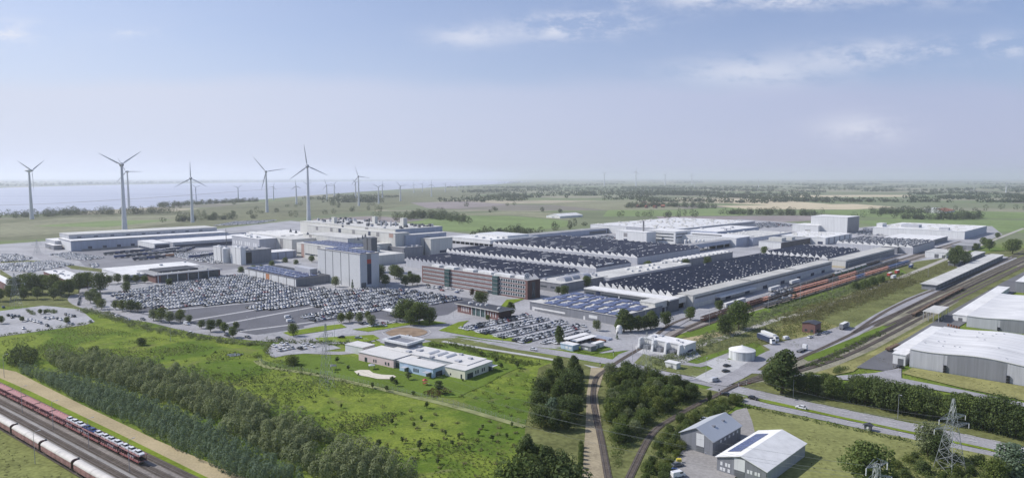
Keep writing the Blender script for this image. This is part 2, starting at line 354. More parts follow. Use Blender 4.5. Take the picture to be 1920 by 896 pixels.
# plant ground
area('plant_apron', [(-300,560),(-300,462),(0,458),(85,452),(240,432),(400,430),(545,414),(700,430),(830,434),(960,446),(1080,430),(1165,423),(1390,411),(1500,419),(1610,427),(1680,420),(1860,424),(1880,440),(1850,452),(1760,485),(1560,534),(1420,572),(1300,612),(1235,640),(1215,652),(1130,662),(1000,650),(860,630),(700,632),(480,636),(330,612),(200,592),(150,570),(150,545),(60,540)], m_conc)
area('car_park_asphalt', [(205,565),(265,545),(480,508),(620,545),(760,545),(890,560),(840,590),(700,610),(640,600),(590,612),(480,628),(350,606),(250,590)], M('car_park_surface', (.118,.118,.132), .9, .15, .05, fine=.6))
area('grass_bank', [(0,505),(0,575),(90,573),(150,578),(165,572),(140,562),(150,548),(175,540),(60,538),(40,530)], m_scrub)
area('yard_paving', [(0,458),(85,452),(130,470),(330,478),(380,470),(430,500),(330,520),(200,515),(0,500)], m_conc)
area('lower_car_park', [(-200,600),(0,583),(80,573),(105,575),(150,580),(178,603),(160,609),(0,631),(-200,655)], m_conc)
area('truck_yard_asphalt', [(120,462),(330,470),(420,468),(470,500),(330,520),(250,508),(160,500)], m_asph)
for k, (a, b) in enumerate([((318,582),(475,567)),((350,602),(560,567)),((420,607),(590,575)),((450,621),(600,602)),((270,588),(330,581))]):
    strip('parking_lane', [a, b], 3.0, m_pale)
strip('grass_strip', [(0,492),(60,490),(110,497),(160,504),(240,512)], 16, m_scrub)
area('visitor_car_park', [(852,617),(900,598),(935,590),(1010,594),(1130,614),(1150,625),(1120,640),(1080,652),(1040,648),(940,634)], m_conc)
# roads
rd_left = [(60,470),(120,505),(165,545),(148,553),(146,563),(170,575),(230,588),(300,602),(360,616),(430,628),(520,636),(640,640),(700,636)]
rd_up = [(820,632),(900,642),(1000,655),(1100,671),(1180,685),(1260,702),(1330,718),(1390,732),(1460,748),(1560,770),(1700,799),(1920,846),(2000,863)]
rd_lo = [(1330,728),(1400,751),(1470,766),(1560,785),(1700,815),(1800,836),(1880,852),(2000,878)]
strip('main_road', rd_left, 13, m_road); strip('main_road', rd_up, 10.5, m_road); strip('main_road', rd_lo, 9.0, m_road)
strip('main_road', [(640,640),(560,637),(480,632),(420,630)], 7, m_road); strip('main_road', [(640,630),(720,625),(760,621)], 8, m_road)
strip('access_road', [(720,640),(740,648),(690,656),(640,662),(560,660),(510,668)], 7, m_road)
strip('access_road', [(800,617),(830,607),(880,600),(930,592)], 13, m_road)
strip('access_road', [(700,605),(640,603),(580,612),(600,620)], 8, m_road)
strip('access_road', [(740,612),(720,602),(680,598),(640,600)], 7, m_road)
area('roundabout_road', [(690,628),(715,615),(760,611),(805,614),(832,625),(815,638),(770,645),(715,641)], m_road, smooth=True)
area('roundabout_island', [(722,624),(740,617),(766,614.5),(792,618),(802,624),(785,630.5),(755,632),(733,630)], M('brown_planting', (.27,.20,.14), .95, .2, .2), z=.25, smooth=True)
strip('kerb', [(716,624),(735,615.5),(766,613),(796,616.5),(808,624),(788,632.5),(754,634),(728,631.5),(716,624)], .9, m_kerb, z=.2)
area('grass_verge', [(530,624),(600,612),(640,608),(650,614),(600,622),(545,630)], m_lime, z=.2)
area('grass_verge', [(590,634),(700,628),(712,635),(690,641),(600,642)], m_lime, z=.2)
area('grass_verge', [(660,618),(700,612),(740,606),(780,607),(730,616),(690,622)], m_lime, z=.2)
area('grass_verge', [(822,620),(860,604),(880,601),(870,608),(866,616),(920,628),(1000,640),(990,644),(900,634)], m_lime, z=.2)
area('grass_verge', [(752,607),(800,600),(838,606),(800,611)], m_lime, z=.2)
area('grass_verge', [(930,585),(950,562),(985,560),(960,570),(950,580)], m_lime, z=.2)
area('grass_verge', [(790,636),(860,633),(1000,662),(1130,683),(1120,690),(1000,672),(880,652)], m_verge)
area('grass_verge', [(1040,652),(1130,648),(1150,655),(1110,664)], m_lawn, z=.2)
area('grass_verge', [(1150,672),(1210,660),(1290,680),(1300,690),(1390,704),(1400,722),(1340,715),(1250,697)], m_verge, z=.2)
area('median_grass', [(1390,744),(1440,751),(1560,778),(1700,808),(1860,843),(1920,858),(1860,847),(1700,812),(1560,782),(1440,757)], m_lime, z=.2)
area('grass_bank', [(1390,725),(1560,762),(1700,790),(1920,838),(1920,800),(1700,762),(1500,725),(1430,712)], m_scrub)
strip('cycle_path', [(830,640),(900,652),(1000,668),(1110,688),(1250,715),(1330,735)], 3, m_pale)
# the lawns, paths and gravel round the nursery
area('nursery_lawn', [(500,690),(560,665),(640,668),(680,672),(700,655),(860,650),(950,680),(960,688),(860,745),(790,742),(660,715),(590,700)], m_lawn)
area('sand_play_area', [(664,697),(674,694),(692,694.5),(700,700),(716,703),(738,704),(743,707),(730,711.5),(708,711),(690,707),(672,704)], M('play_sand', (.62,.57,.47), .95, .06, .5), z=.22, smooth=True)
strip('perimeter_path', [(480,676),(500,688),(560,697),(620,708),(700,726),(780,745),(850,762),(930,785),(985,800)], 3.4, M('worn_grass_path', (.235,.25,.115), .95, .25, .2))
strip('perimeter_path', [(850,742),(900,722),(940,700),(985,682)], 4, m_lawn)
area('nursery_car_park', [(496,660),(512,645),(585,642),(620,646),(640,653),(580,662),(510,668)], m_conc)
# meadow patches
area('pond_water', [(424,665),(438,662.5),(457,663),(450,667),(432,668.5)], M('pond', (.10,.11,.11), .15, 0), smooth=True)
# rail yard, lower left
area('dry_strip', [(0,691),(30,697),(150,757),(300,828),(460,896),(560,945),(450,945),(390,896),(220,812),(60,735),(0,710),(-120,660),(-120,640)], m_dry)
area('rail_grass', [(0,709),(60,735),(220,812),(390,896),(470,940),(430,940),(360,896),(200,815),(50,742),(0,719),(-100,680),(-100,668)], m_lime)
area('railway_ballast', [(-150,655),(0,717),(50,740),(200,813),(365,896),(450,940),(200,940),(150,896),(0,803),(-150,720)], m_ballast)
area('yard_strip', [(-100,715),(0,760),(120,818),(280,896),(350,935),(270,935),(205,896),(80,828),(0,785),(-100,732)], m_yard)
area('rough_grass', [(-150,725),(0,805),(150,897),(200,940),(-200,960)], M('rough_olive_grass', (.19,.205,.07), .95, .4, .06, fine=.7))
# right-hand rail yard and roads
area('yard_scrub', [(1215,690),(1260,640),(1400,585),(1560,540),(1720,490),(1880,470),(2000,455),(2000,560),(1920,512),(1860,540),(1700,640),(1600,690),(1500,705),(1400,715),(1300,700)], m_scrub)
area('yard_lime', [(1270,620),(1400,582),(1560,545),(1690,505),(1700,512),(1560,560),(1400,608),(1300,640)], m_lawn)
area('railway_ballast', [(1205,655),(1240,628),(1310,602),(1400,570),(1560,523),(1720,474),(1800,452),(1815,458),(1720,488),(1560,541),(1400,588),(1310,614),(1240,640)], m_ballast)
area('loading_apron', [(1290,596),(1340,580),(1560,520),(1700,482),(1730,470),(1700,470),(1560,505),(1330,570),(1285,590)], m_conc)
strip('gravel_road', [(1290,655),(1380,625),(1460,598),(1490,592),(1560,570),(1640,540),(1720,508),(1800,475),(1920,428)], 6, m_gravel)
strip('gravel_road', [(1280,640),(1330,630),(1370,622)], 9, m_dry)
area('railway_ballast_weedy', [(1390,722),(1450,697),(1500,675),(1570,645),(1640,612),(1700,580),(1740,555),(1800,528),(1905,486),(1990,452),(1990,472),(1920,500),(1840,540),(1740,600),(1640,655),(1560,690),(1500,706),(1430,716)], M('weedy_ballast', (.25,.235,.175), .95, .35, .06, fine=.9))
area('yard_grass', [(1505,672),(1570,645),(1690,597),(1670,615),(1560,665),(1515,678)], m_lawn, z=.2)
area('yard_grass', [(1530,700),(1620,668),(1760,598),(1770,610),(1690,650),(1610,690),(1600,697),(1560,705)], m_yel, z=.2)
area('yard_grass', [(1770,560),(1900,497),(1915,503),(1800,565)], m_verge, z=.2)
area('yard_grass', [(1490,660),(1590,612),(1660,575),(1680,580),(1640,606),(1540,645),(1500,668)], m_verge, z=.13)
area('hut_scrub', [(1420,632),(1470,610),(1530,597),(1570,612),(1550,626),(1500,640),(1450,643)], m_yel, z=.2)
area('truck_yard', [(1430,648),(1520,630),(1580,610),(1600,615),(1640,590),(1700,560),(1752,540),(1760,546),(1660,600),(1610,630),(1530,662),(1490,672),(1450,660)], m_road, z=.22)
area('loading_yard', [(1715,560),(1750,540),(1798,503),(1785,497),(1850,477),(1908,484),(1760,548)], m_conc, z=.21)
area('warehouse_road', [(1605,690),(1640,668),(1700,635),(1790,580),(1880,530),(1960,490),(1990,500),(1900,550),(1800,612),(1700,662),(1690,688),(1660,696)], M('dark_asphalt', (.135,.135,.142), .9, .12, .05), z=.24)
area('warehouse_road', [(1400,700),(1480,706),(1600,714),(1700,722),(1800,740),(1930,765),(1930,758),(1800,731),(1690,710),(1690,690),(1640,700),(1560,706),(1480,700),(1410,694)], m_road, z=.235)
area('warehouse_verge', [(1690,700),(1710,690),(1920,725),(1980,735),(1980,765),(1920,752),(1800,727)], m_yel, z=.245)
area('shunting_paving', [(1340,690),(1420,670),(1440,680),(1385,714),(1340,722),(1300,710)], m_pale, z=.2)
area('utility_lawn', [(1240,690),(1320,668),(1420,640),(1440,665),(1400,690),(1330,705)], m_lawn)
strip('utility_road', [(1220,665),(1260,676),(1310,686),(1345,675),(1385,660)], 6, m_road, z=.22)
strip('utility_road', [(1345,722),(1390,700),(1440,668),(1470,655)], 9, m_road, z=.23)
area('basin_paving', [(1320,683),(1342,672),(1395,678),(1385,692),(1350,698)], m_pale, z=.24)
area('sub_station_paving', [(1190,650),(1215,640),(1300,655),(1315,668),(1285,680),(1195,662)], m_pale, z=.21)
area('entrance_road', [(1130,690),(1160,665),(1200,650),(1235,618),(1290,590),(1300,596),(1250,625),(1215,655),(1180,690)], m_road, z=.2)
area('works_yard', [(1240,905),(1275,850),(1335,800),(1380,770),(1400,765),(1410,790),(1420,830),(1400,860),(1370,910)], m_yard, z=.2)
area('works_lawn', [(1370,800),(1395,768),(1430,765),(1560,795),(1700,822),(1880,860),(1920,880),(1700,930),(1500,910),(1440,870),(1510,850),(1430,815)], m_works, z=.19)
area('works_lawn', [(1510,850),(1430,905),(1560,930),(1700,860),(1600,815),(1540,800)], m_works, z=.195)
area('woodland_ground', [(985,800),(1010,690),(1060,670),(1110,690),(1140,690),(1300,725),(1400,745),(1330,800),(1270,850),(1240,905),(980,905)], m_scrub)
area('track_bed', [(1108,690),(1135,690),(1120,740),(1128,800),(1145,905),(1090,905),(1098,800),(1100,740)], M('sandy_track_bed', (.33,.28,.19), .95, .25, .1, fine=1.0), z=.2)
# lane dashes
mk = MB()
def dashes(L, off, a=3.0, b=6.0, w=.16, z=.37):
    L2 = offset_line(L, off); acc = 0.0
    for i in range(len(L2)-1):
        s = np.linalg.norm(L2[i+1]-L2[i]); 
        if (acc % (a+b)) < a:
            d = (L2[i+1]-L2[i])/max(s, 1e-6); n = np.array([-d[1], d[0]])*w; p, q = L2[i], L2[i+1]
            mk.poly([(*(p-n), z), (*(q-n), z), (*(q+n), z), (*(p+n), z)])
        acc += s
for pts, offs in ((rd_up, (-1.6, 1.8, 4.6)), (rd_lo, (0.,)), (rd_left, (0., 3.2))):
    L = line_px(pts, 1.5)
    for o_ in offs: dashes(L, o_)
tag(mk.build('road_markings', m_white), kind='structure')
# railway tracks
m_rail = M('rail_steel', (.20,.17,.15), .55, .2, .5, metal=.5); m_sleep = M('sleepers', (.13,.11,.095), .95, .25, .8); m_bed = M('oily_ballast', (.125,.105,.088), .95, .3, .15, fine=1.2)
TRACKS = []
def track(pts, z=.52, bed=1.35, L=None):
    L = line_px(pts, 4) if L is None else L; mb = MB(); L = np.array(L); TRACKS.append(L)
    ribbon(mb, L, -bed, bed, z-.06, 2)
    for s in (-.75, .75):
        ribbon(mb, L, s-.09, s+.09, z+.12, 0)
    acc = 0.0
    for i in range(len(L)-1):
        d = L[i+1]-L[i]; s = np.linalg.norm(d); d = d/s; n = np.array([-d[1], d[0]])
        c = L[i]
        if c[1] < 480:
            for k in range(max(1, int(s/1.3))):
                q = c + d*(k*1.3); a = n*1.25; b = d*.13
                mb.poly([(*(q-a-b), z), (*(q-a+b), z), (*(q+a+b), z), (*(q+a-b), z)][::-1], 1)
    return tag(mb.build('railway_track', [m_rail, m_sleep, m_bed]), kind='structure')
T_SW = [(-150,661),(0,737),(125,800),(270,874),(350,914),(420,949)]      # track of the car train
def track_off(base, dm):
    L = offset_line(line_px(base, 4), dm); track(None, L=L); return L
L_car = track_off(T_SW, 0.0); track_off(T_SW, 4.7); track_off(T_SW, -4.6); track_off(T_SW, -8.8); L_cov = track_off(T_SW, -16.0)
track([(1150,945),(1140,896),(1128,830),(1116,775),(1112,745),(1118,710),(1140,692),(1170,672),(1215,645),(1235,625),(1262,607),(1300,592)])
for pts in ([(1330,598),(1400,573),(1560,519),(1720,470)], [(1480,697),(1560,668),(1650,626),(1760,572),(1900,506),(1960,480)], [(1700,588),(1760,560),(1850,517),(1960,466)], [(1660,612),(1740,576),(1830,533),(1930,486)]): track(pts)
track([(1165,930),(1180,896),(1222,815),(1262,785),(1310,758),(1345,741),(1380,723),(1440,700),(1500,672),(1560,645),(1640,606),(1700,578),(1770,543),(1850,505),(1920,475),(1980,450)])
for pts in ([(1390,722),(1500,690),(1600,648),(1690,604),(1760,565),(1850,522),(1920,489),(1990,460)], [(1440,712),(1540,684),(1620,652),(1740,590),(1800,560),(1920,500),(2000,465)], [(1600,625),(1660,585),(1720,556),(1800,525),(1920,470)], [(1640,612),(1720,570),(1800,535),(1900,490),(1980,455)],
            [(1215,655),(1260,632),(1310,606),(1400,575),(1560,527),(1720,477),(1800,453)], [(1290,622),(1400,584),(1560,536),(1720,484),(1800,458)]):
    track(pts)
# ---------------------------------------------------------------- foliage
def leaf_mat(name, c1, c2, sc=.45):
    m = bpy.data.materials.new(name); m.use_nodes = True; t = m.node_tree; b = t.nodes['Principled BSDF']
    b.inputs['Roughness'].default_value = .7; b.inputs['Specular IOR Level'].default_value = .08
    co = N(t, 'ShaderNodeNewGeometry').outputs['Position']
    nz = N(t, 'ShaderNodeTexNoise'); nz.inputs['Scale'].default_value = sc; nz.inputs['Detail'].default_value = 4; LK(t, co, nz.inputs['Vector'])
    oi = N(t, 'ShaderNodeObjectInfo'); f = MATH(t, 'ADD', SMOOTH(t, nz.outputs[0], .32, .68), MATH(t, 'MULTIPLY', MATH(t, 'SUBTRACT', oi.outputs['Random'], .5), .7), clamp=True)
    o_ = MIX(t, f, c1, c2); LK(t, o_, b.inputs['Base Color'])
    tr = N(t, 'ShaderNodeBsdfTranslucent'); LK(t, MIX(t, .55, o_, (.16, .19, .04)), tr.inputs[0]); mx = N(t, 'ShaderNodeMixShader'); mx.inputs[0].default_value = .38
    LK(t, b.outputs[0], mx.inputs[1]); LK(t, tr.outputs[0], mx.inputs[2]); LK(t, mx.outputs[0], t.nodes['Material Output'].inputs[0]); MATS[name] = m; return m
lf_dark = leaf_mat('leaf_dark_green', (.068,.098,.038), (.130,.168,.060)); lf_mid = leaf_mat('leaf_mid_green', (.085,.125,.038), (.155,.198,.060))
lf_olive = leaf_mat('leaf_willow_olive', (.155,.185,.088), (.255,.285,.148)); lf_blue = leaf_mat('leaf_poplar_blue_green', (.125,.185,.120), (.205,.265,.175))
lf_light = leaf_mat('leaf_light_green', (.115,.155,.038), (.180,.205,.060)); lf_far = leaf_mat('leaf_far_trees', (.045,.062,.034), (.080,.098,.050), .02)
lf_dry = leaf_mat('leaf_dry_reed', (.13,.135,.055), (.22,.20,.095)); lf_red = leaf_mat('leaf_copper', (.075,.035,.030), (.115,.055,.04))
m_bark = M('bark', (.10,.08,.06), .95, .25, 1.5, obj=True)
def leaf_quads(cen, rad, k, size, flat=0.0, shell=.55, seed=0, rnd=.55, up=.25):
    """k leaf quads around each centre; rad (n,3) semi-axes"""
    r = np.random.default_rng(seed); n = len(cen); d = r.normal(size=(n, k, 3)); d /= np.linalg.norm(d, axis=2)[..., None]
    rr = shell + (1-shell)*r.random((n, k, 1))**.6
    c = cen[:, None, :] + d*rr*rad[:, None, :]
    nn = d/np.maximum(rad[:, None, :], .01)*rad.mean(axis=1)[:, None, None] + r.normal(size=(n, k, 3))*rnd; nn[..., 2] += up
    nn /= np.linalg.norm(nn, axis=2)[..., None]
    h = r.normal(size=(n, k, 3)); a = np.cross(nn, h); a /= np.linalg.norm(a, axis=2)[..., None]; b = np.cross(nn, a)
    sz = size*(.6+.8*r.random((n, k, 1))); a = a*sz*.5; b = b*sz*.5*(.6+.5*r.random((n, k, 1)))
    v = np.stack([c-a-b*.6, c+a*.25-b, c+a+b*.5, c-a*.3+b], axis=2).reshape(-1, 3)
    return v, np.arange(len(v)).reshape(-1, 4)
def make_tree(name, h, w, leaf, kind='round', blobs=16, k=90, size=.75, seed=1, trunk=.22):
    """prototype at the world origin: Empty > trunk (with limbs), crown"""
    r = np.random.default_rng(seed); root = bpy.data.objects.new(name, None); COL.objects.link(root)
    tb = MB(); th = h*trunk; lean = r.normal(size=2)*.03*h
    tb.tube((0,0,-.3), (lean[0]*.4, lean[1]*.4, th), .028*h, .02*h, 7); top = np.array([lean[0], lean[1], h*.72]); tb.tube((lean[0]*.4, lean[1]*.4, th), top, .02*h, .006*h, 6)
    cen, rad = [], []
    for q in range(blobs):
        u = (q+.5)/blobs; ang = q*2.4+r.random()*.8
        if kind == 'round': z = th*.8 + (h-th*.8)*(.12+.80*u); pr = math.sin(math.pi*min(1, max(.05, (z-th*.6)/(h*1.03-th*.6))))**.6
        elif kind == 'tall': z = th*.6 + (h-th*.6)*(.08+.86*u); pr = (1-abs(2*u-.8)**2.2*.55)
        elif kind == 'cone': z = th*.5 + (h-th*.5)*(.05+.90*u); pr = (1.06-u)
        else: z = h*(.12+.66*u); pr = (1-.45*u)
        R = w*.5*pr; dist = R*(.25+.5*r.random()) if kind != 'cone' else R*.45
        s = w*(.20+.10*r.random())*(.75+.4*pr) if kind != 'cone' else max(.35, R*.6)
        c = np.array([lean[0]*u+dist*math.cos(ang), lean[1]*u+dist*math.sin(ang), min(z, h-s*.55)]); cen.append(c); rad.append([s, s, s*(.78 if kind != 'tall' else 1.05)])
        if kind in ('round', 'tall') and q % 2 == 0: tb.tube(np.array([lean[0]*.4, lean[1]*.4, th*(.8+.5*u)]), c, .010*h, .003*h, 4)
    v, f = leaf_quads(np.array(cen), np.array(rad), k, size, seed=seed)
    tb.build('trunk', m_bark, root)
    npmesh('crown', v, f, [leaf], parent=root); return root
PROTO = {}
def protos():
    for i in range(4):
        PROTO['round', i] = make_tree('broadleaf_tree', 10, 8.2, (lf_dark, lf_mid, lf_dark, lf_mid)[i], 'round', 20, 170, .46, 10+i)
        PROTO['tall', i] = make_tree('tall_tree', 10, 5.2, (lf_dark, lf_mid, lf_blue, lf_dark)[i], 'tall', 20, 150, .42, 20+i)
        PROTO['bush', i] = make_tree('bush', 5, 6.2, (lf_mid, lf_dark, lf_light, lf_mid)[i], 'bush', 14, 150, .36, 30+i, trunk=.12)
    for i in range(2):
        PROTO['cone', i] = make_tree('conifer_tree', 10, 4.4, (lf_dark, lf_blue)[i], 'cone', 14, 80, .45, 40+i, .1)
        PROTO['small', i] = make_tree('sapling', 5, 2.6, (lf_mid, lf_dark)[i], 'round', 8, 60, .42, 50+i, .3)
        PROTO['light', i] = make_tree('broadleaf_tree', 10, 8, lf_light if i == 0 else lf_olive, 'round', 18, 160, .46, 60+i)
    PROTO['copper', 0] = make_tree('broadleaf_tree', 10, 7.5, lf_red, 'round', 16, 100, .6, 70)
    PROTO['copper', 1] = PROTO['copper', 0]
protos(); USED = set()
HBASE = {'round':10,'tall':10,'bush':5,'cone':10,'small':5,'light':10,'copper':10}
def plant(kind, p, h, label, cat='tree', group=None, wide=1.0, name=None):
    i = random.randrange(4 if kind in ('round','tall','bush') else 2); src = PROTO[kind, i]; s = h/HBASE[kind]
    o = dup(src, (p[0], p[1], 0), random.uniform(0, 6.28), (s*wide, s*wide, s), label, group); o['category'] = cat
    if name: o.name = name
    return o
def plant_px(kind, px, py, ytop, label, cat='tree', group=None, wide=1.0):
    return plant(kind, P(px, py), max(1.5, HT(px, py, ytop)), label, cat, group, wide)
def clear_protos():
    for o in set(PROTO.values()):
        for c in list(o.children): bpy.data.objects.remove(c)
        bpy.data.objects.remove(o)
TRK = np.concatenate(TRACKS)
def off_track(p, d): return np.min(np.hypot(TRK[:,0]-p[0], TRK[:,1]-p[1])) > d
def scatter(poly_px, gap, rs=5, z=0, tries=40):
    """loosely spaced ground points inside a photo polygon"""
    w = [P(*p)[:2] for p in poly_px]; xs_ = [p[0] for p in w]; ys_ = [p[1] for p in w]; r = random.Random(rs); pts = []; cell = {}
    A = (max(xs_)-min(xs_))*(max(ys_)-min(ys_)); n = int(A/gap**2*6)
    for _ in range(n):
        x, y = r.uniform(min(xs_), max(xs_)), r.uniform(min(ys_), max(ys_))
        if not inpoly(x, y, w): continue
        k = (int(x//gap), int(y//gap)); ok = True
        for a in (-1,0,1):
            for b in (-1,0,1):
                for q in cell.get((k[0]+a, k[1]+b), ()):
                    if (q[0]-x)**2+(q[1]-y)**2 < gap*gap: ok = False
        if ok: cell.setdefault(k, []).append((x, y)); pts.append((x, y))
    return pts
def mass(name, pts, h, rad, k, size, leaf, label, cat, kind='stuff', hv=.25, seed=3, base=.0, rnd=.55, up=.25, group=None):
    """one crowded mass of foliage crowns standing on pts"""
    if not len(pts): return None
    r = np.random.default_rng(seed); pts = np.array(pts); n = len(pts); hh = h*(1+hv*(r.random(n)*2-1)); rr = rad*(.75+.5*r.random(n))
    cen = np.column_stack([pts, hh*.52+base]); ra = np.column_stack([rr, rr, hh*.50])
    v, f = leaf_quads(cen, ra, k, size, seed=seed, shell=.82, rnd=rnd, up=up); v[:, 2] = np.maximum(v[:, 2], .05)
    return tag(npmesh(name, v, f, [leaf]), label, cat, group, kind)
# ---- willow and poplar plantation between rail yard and meadow
back = [(90,678),(200,684),(330,707),(420,745),(560,803),(700,866),(790,910),(600,912),(560,884),(430,820),(400,792),(320,764),(250,737),(130,702)]
front = [(55,703),(130,715),(250,751),(320,779),(400,808),(430,836),(550,896),(570,912),(455,905),(400,878),(330,842),(240,795),(150,755),(80,718),(30,695)]
def clumped(pts, f, lo, seed):
    from mathutils import noise
    return [(x, y) for (x, y) in pts if noise.noise(Vector((x*f+seed, y*f, 0))) > lo]
WB = clumped(scatter(back, 3.3, 1), .05, -.44, 3)
mass('willow_thicket', WB, 8.0, 2.75, 420, .50, lf_olive, 'long thicket of olive green willows beside the bright meadow', 'thicket', seed=11, hv=.34, rnd=.30, up=.35)
PB = clumped(scatter(front, 1.95, 2), .06, -.46, 9)
mass('poplar_thicket', PB, 5.6, 1.5, 190, .38, lf_blue, 'lower blue green poplar plantation beside the dry strip and rail yard', 'thicket', seed=12, hv=.26, rnd=.32, up=.45)
mass('bramble_thicket', scatter([(15,683),(40,668),(66,672),(60,690),(25,690)], 2.6, 3), 7, 2.2, 120, .7, lf_dark, 'dark bush clump at the far end of the plantation', 'thicket', seed=13)
# reeds and scrub in the meadow
scr = []
for i, (poly, gap, h, lf) in enumerate([([(330,740),(470,702),(560,722),(600,742),(520,765),(480,768),(400,752)], 3.6, 2.0, lf_dark), ([(590,815),(640,800),(740,772),(765,775),(700,797),(620,822)], 2.6, 1.7, lf_dark),
        ([(860,742),(940,706),(985,690),(1000,760),(960,785)], 6, 1.2, lf_light), ([(490,655),(500,650),(540,690),(600,700),(640,715),(560,725)], 5, 1.4, lf_olive),
        ([(700,760),(985,800),(985,896),(880,896),(640,820)], 7.0, .9, lf_dry), ([(400,700),(700,740),(620,790),(480,770)], 7.0, .9, lf_light), ([(60,660),(400,650),(640,700),(500,720),(300,690)], 8, .8, lf_mid)]):
    mass('meadow_scrub', scatter(poly, gap, 20+i), h, h*1.1, 26, .55, lf, 'low tangled scrub patch growing in the meadow', 'scrub', seed=30+i, hv=.5)
MEAD = [(0,640),(160,608),(330,640),(480,668),(620,706),(860,764),(985,802),(985,905),(800,905),(560,800),(420,742),(330,705),(100,672),(30,672)]
for i, (gap, h, k, sz, lf, lo, lab) in enumerate(((1.5,.5,7,.42,lf_light,.10,'pale grass tufts all over the meadow'),(1.8,.55,7,.45,lf_mid,.16,'dark grass tufts all over the meadow'),(2.1,.6,7,.42,lf_dry,.14,'dry seed heads scattered over the meadow'))):
    mass('grass', clumped(scatter(MEAD, gap, 60+i), .035, lo, 17*i), h, h*1.0, k, sz, lf, lab, 'grass', seed=140+i, hv=.5)
for i, pl_ in enumerate(([(-150,725),(0,808),(140,896),(-150,940)], [(1380,790),(1430,768),(1700,824),(1880,862),(1700,905),(1520,880),(1520,840)], [(1225,690),(1400,608),(1560,552),(1720,508),(1760,520),(1640,585),(1500,655),(1400,690),(1300,696)], [(1540,705),(1640,668),(1700,690),(1920,735),(1920,750),(1690,715)], [(1420,715),(1600,730),(1920,800),(1920,790),(1600,718)])):
    mass('grass', clumped(scatter(pl_, 2.1, 70+i), .05, -.05, 5*i), .5, .6, 8, .42, (lf_dry, lf_dry, lf_olive, lf_dry, lf_dry)[i], 'dry rough grass tufts on the verges', 'grass', seed=150+i, hv=.5)
for i, (pl_, g_, h_, lf) in enumerate((([(1380,645),(1480,595),(1560,568),(1690,518),(1750,502),(1800,484),(1810,490),(1720,532),(1640,562),(1560,592),(1480,628),(1400,658)], 3.2, 1.5, lf_dry), ([(1240,690),(1300,655),(1400,612),(1480,585),(1480,597),(1400,632),(1320,668),(1260,692)], 3.4, 1.4, lf_olive), ([(1435,640),(1475,612),(1530,600),(1560,610),(1545,624),(1500,630),(1460,642)], 2.6, 1.6, lf_light))):
    mass('bank_scrub', [p for p in scatter(pl_, g_, 90+i) if off_track(p, 4)], h_, 1.7, 46, .42, lf, ('tangled yellow scrub on the bank above the rail yard','olive scrub along the gravel road','pale bushes round the red brick hut')[i], 'scrub', seed=160+i, hv=.5)
# scrub strips along the main road ditch and on the right-hand rail bank
for i, (pl, wd, h, lf, lab) in enumerate([([(150,582),(200,592),(265,612),(330,626),(420,640),(500,646)], 9, 1.8, lf_olive, 'overgrown reed ditch beside the curved main road'),
        ([(505,640),(560,642),(640,646),(700,646)], 6, 2.0, lf_mid, 'trimmed hedge between main road and nursery parking'),
        ([(800,648),(860,652),(930,670),(1000,684)], 8, 2.0, lf_mid, 'bushy hedge between main road and nursery lawn'),
        ([(1225,690),(1290,655),(1400,606),(1480,576),(1560,555),(1680,512)], 14, 1.6, lf_olive, 'rough scrub bank beside the gravel road'),
        ([(1480,604),(1540,580),(1620,556),(1700,525)], 22, 1.7, lf_dry, 'dry yellow scrub bank above the rail yard'),
        ([(1515,688),(1560,672),(1600,650),(1650,625)], 5, 1.3, lf_mid, 'low hedge between the diverging tracks'),
        ([(1390,762),(1450,775),(1560,799),(1650,818),(1700,828)], 2.2, 1.5, lf_mid, 'clipped hedge along the lower carriageway'),
        ([(0,630),(60,622),(130,612),(165,606)], 3, 1.5, lf_dark, 'dark hedge on the near edge of the lower car park'),
        ([(480,672),(500,664),(508,648)], 4, 2.2, lf_light, 'leafy hedge at the end of nursery parking')]):
    L = line_px(pl, 2.2); pts = []; r = random.Random(i)
    for q in L:
        for _ in range(max(1, int(wd/2.5))): pts.append((q[0]+r.uniform(-wd/2, wd/2), q[1]+r.uniform(-wd/2, wd/2)))
    mass('hedge', pts, h, 1.4, 40, .5, lf, lab, 'hedge', kind='thing', seed=50+i, hv=.4)
for pl_ in ([(50,581),(62,586),(66,592),(54,588)], [(86,582),(104,583),(107,588),(92,587)]):
    mass('hedge', scatter(pl_, 1.6, 33), 1.5, 1.2, 40, .45, lf_dark, 'dark planted island in the lower left car park', 'hedge', kind='thing', seed=66, group='planted islands in the lower left car park')
# ---- single trees
G1 = 'trees in the wood west of the sandy railway track'; L1 = 'dark broadleaf tree crowded in the wood left of the sandy railway track'
for (x, y, t) in ((1048,712,668),(1076,706,666),(1030,728,692),(1084,722,684),(1016,748,708),(1045,758,714),(1068,748,694),(1082,752,708),(1010,778,734),(1036,790,746),(1062,792,744),(1078,780,742),(1014,802,760),(1040,808,768),(1064,806,768),(1004,760,726)):
    plant_px('tall' if random.random() < .55 else 'round', x, y, t, L1, group=G1, wide=1.15)
G2 = 'trees in the wedge between the two railway tracks'; L2 = 'tree or tall shrub in the wooded wedge between the two curving tracks'
for (x, y, t) in ((1172,712,690),(1226,724,692),(1264,737,702),(1296,752,719),(1195,738,712),(1160,748,722),(1155,778,750)): plant_px('round', x, y, t, L2, group=G2)
for (x, y) in [p for p in scatter([(1142,708),(1165,703),(1215,708),(1300,740),(1312,750),(1258,772),(1210,800),(1165,850),(1150,880),(1150,830),(1142,765)], 4.2, 6) if off_track(p, 5.5)]:
    plant(random.choice(('bush','round','bush','light')), (x, y), random.uniform(4.0, 8.0), L2, group=G2)
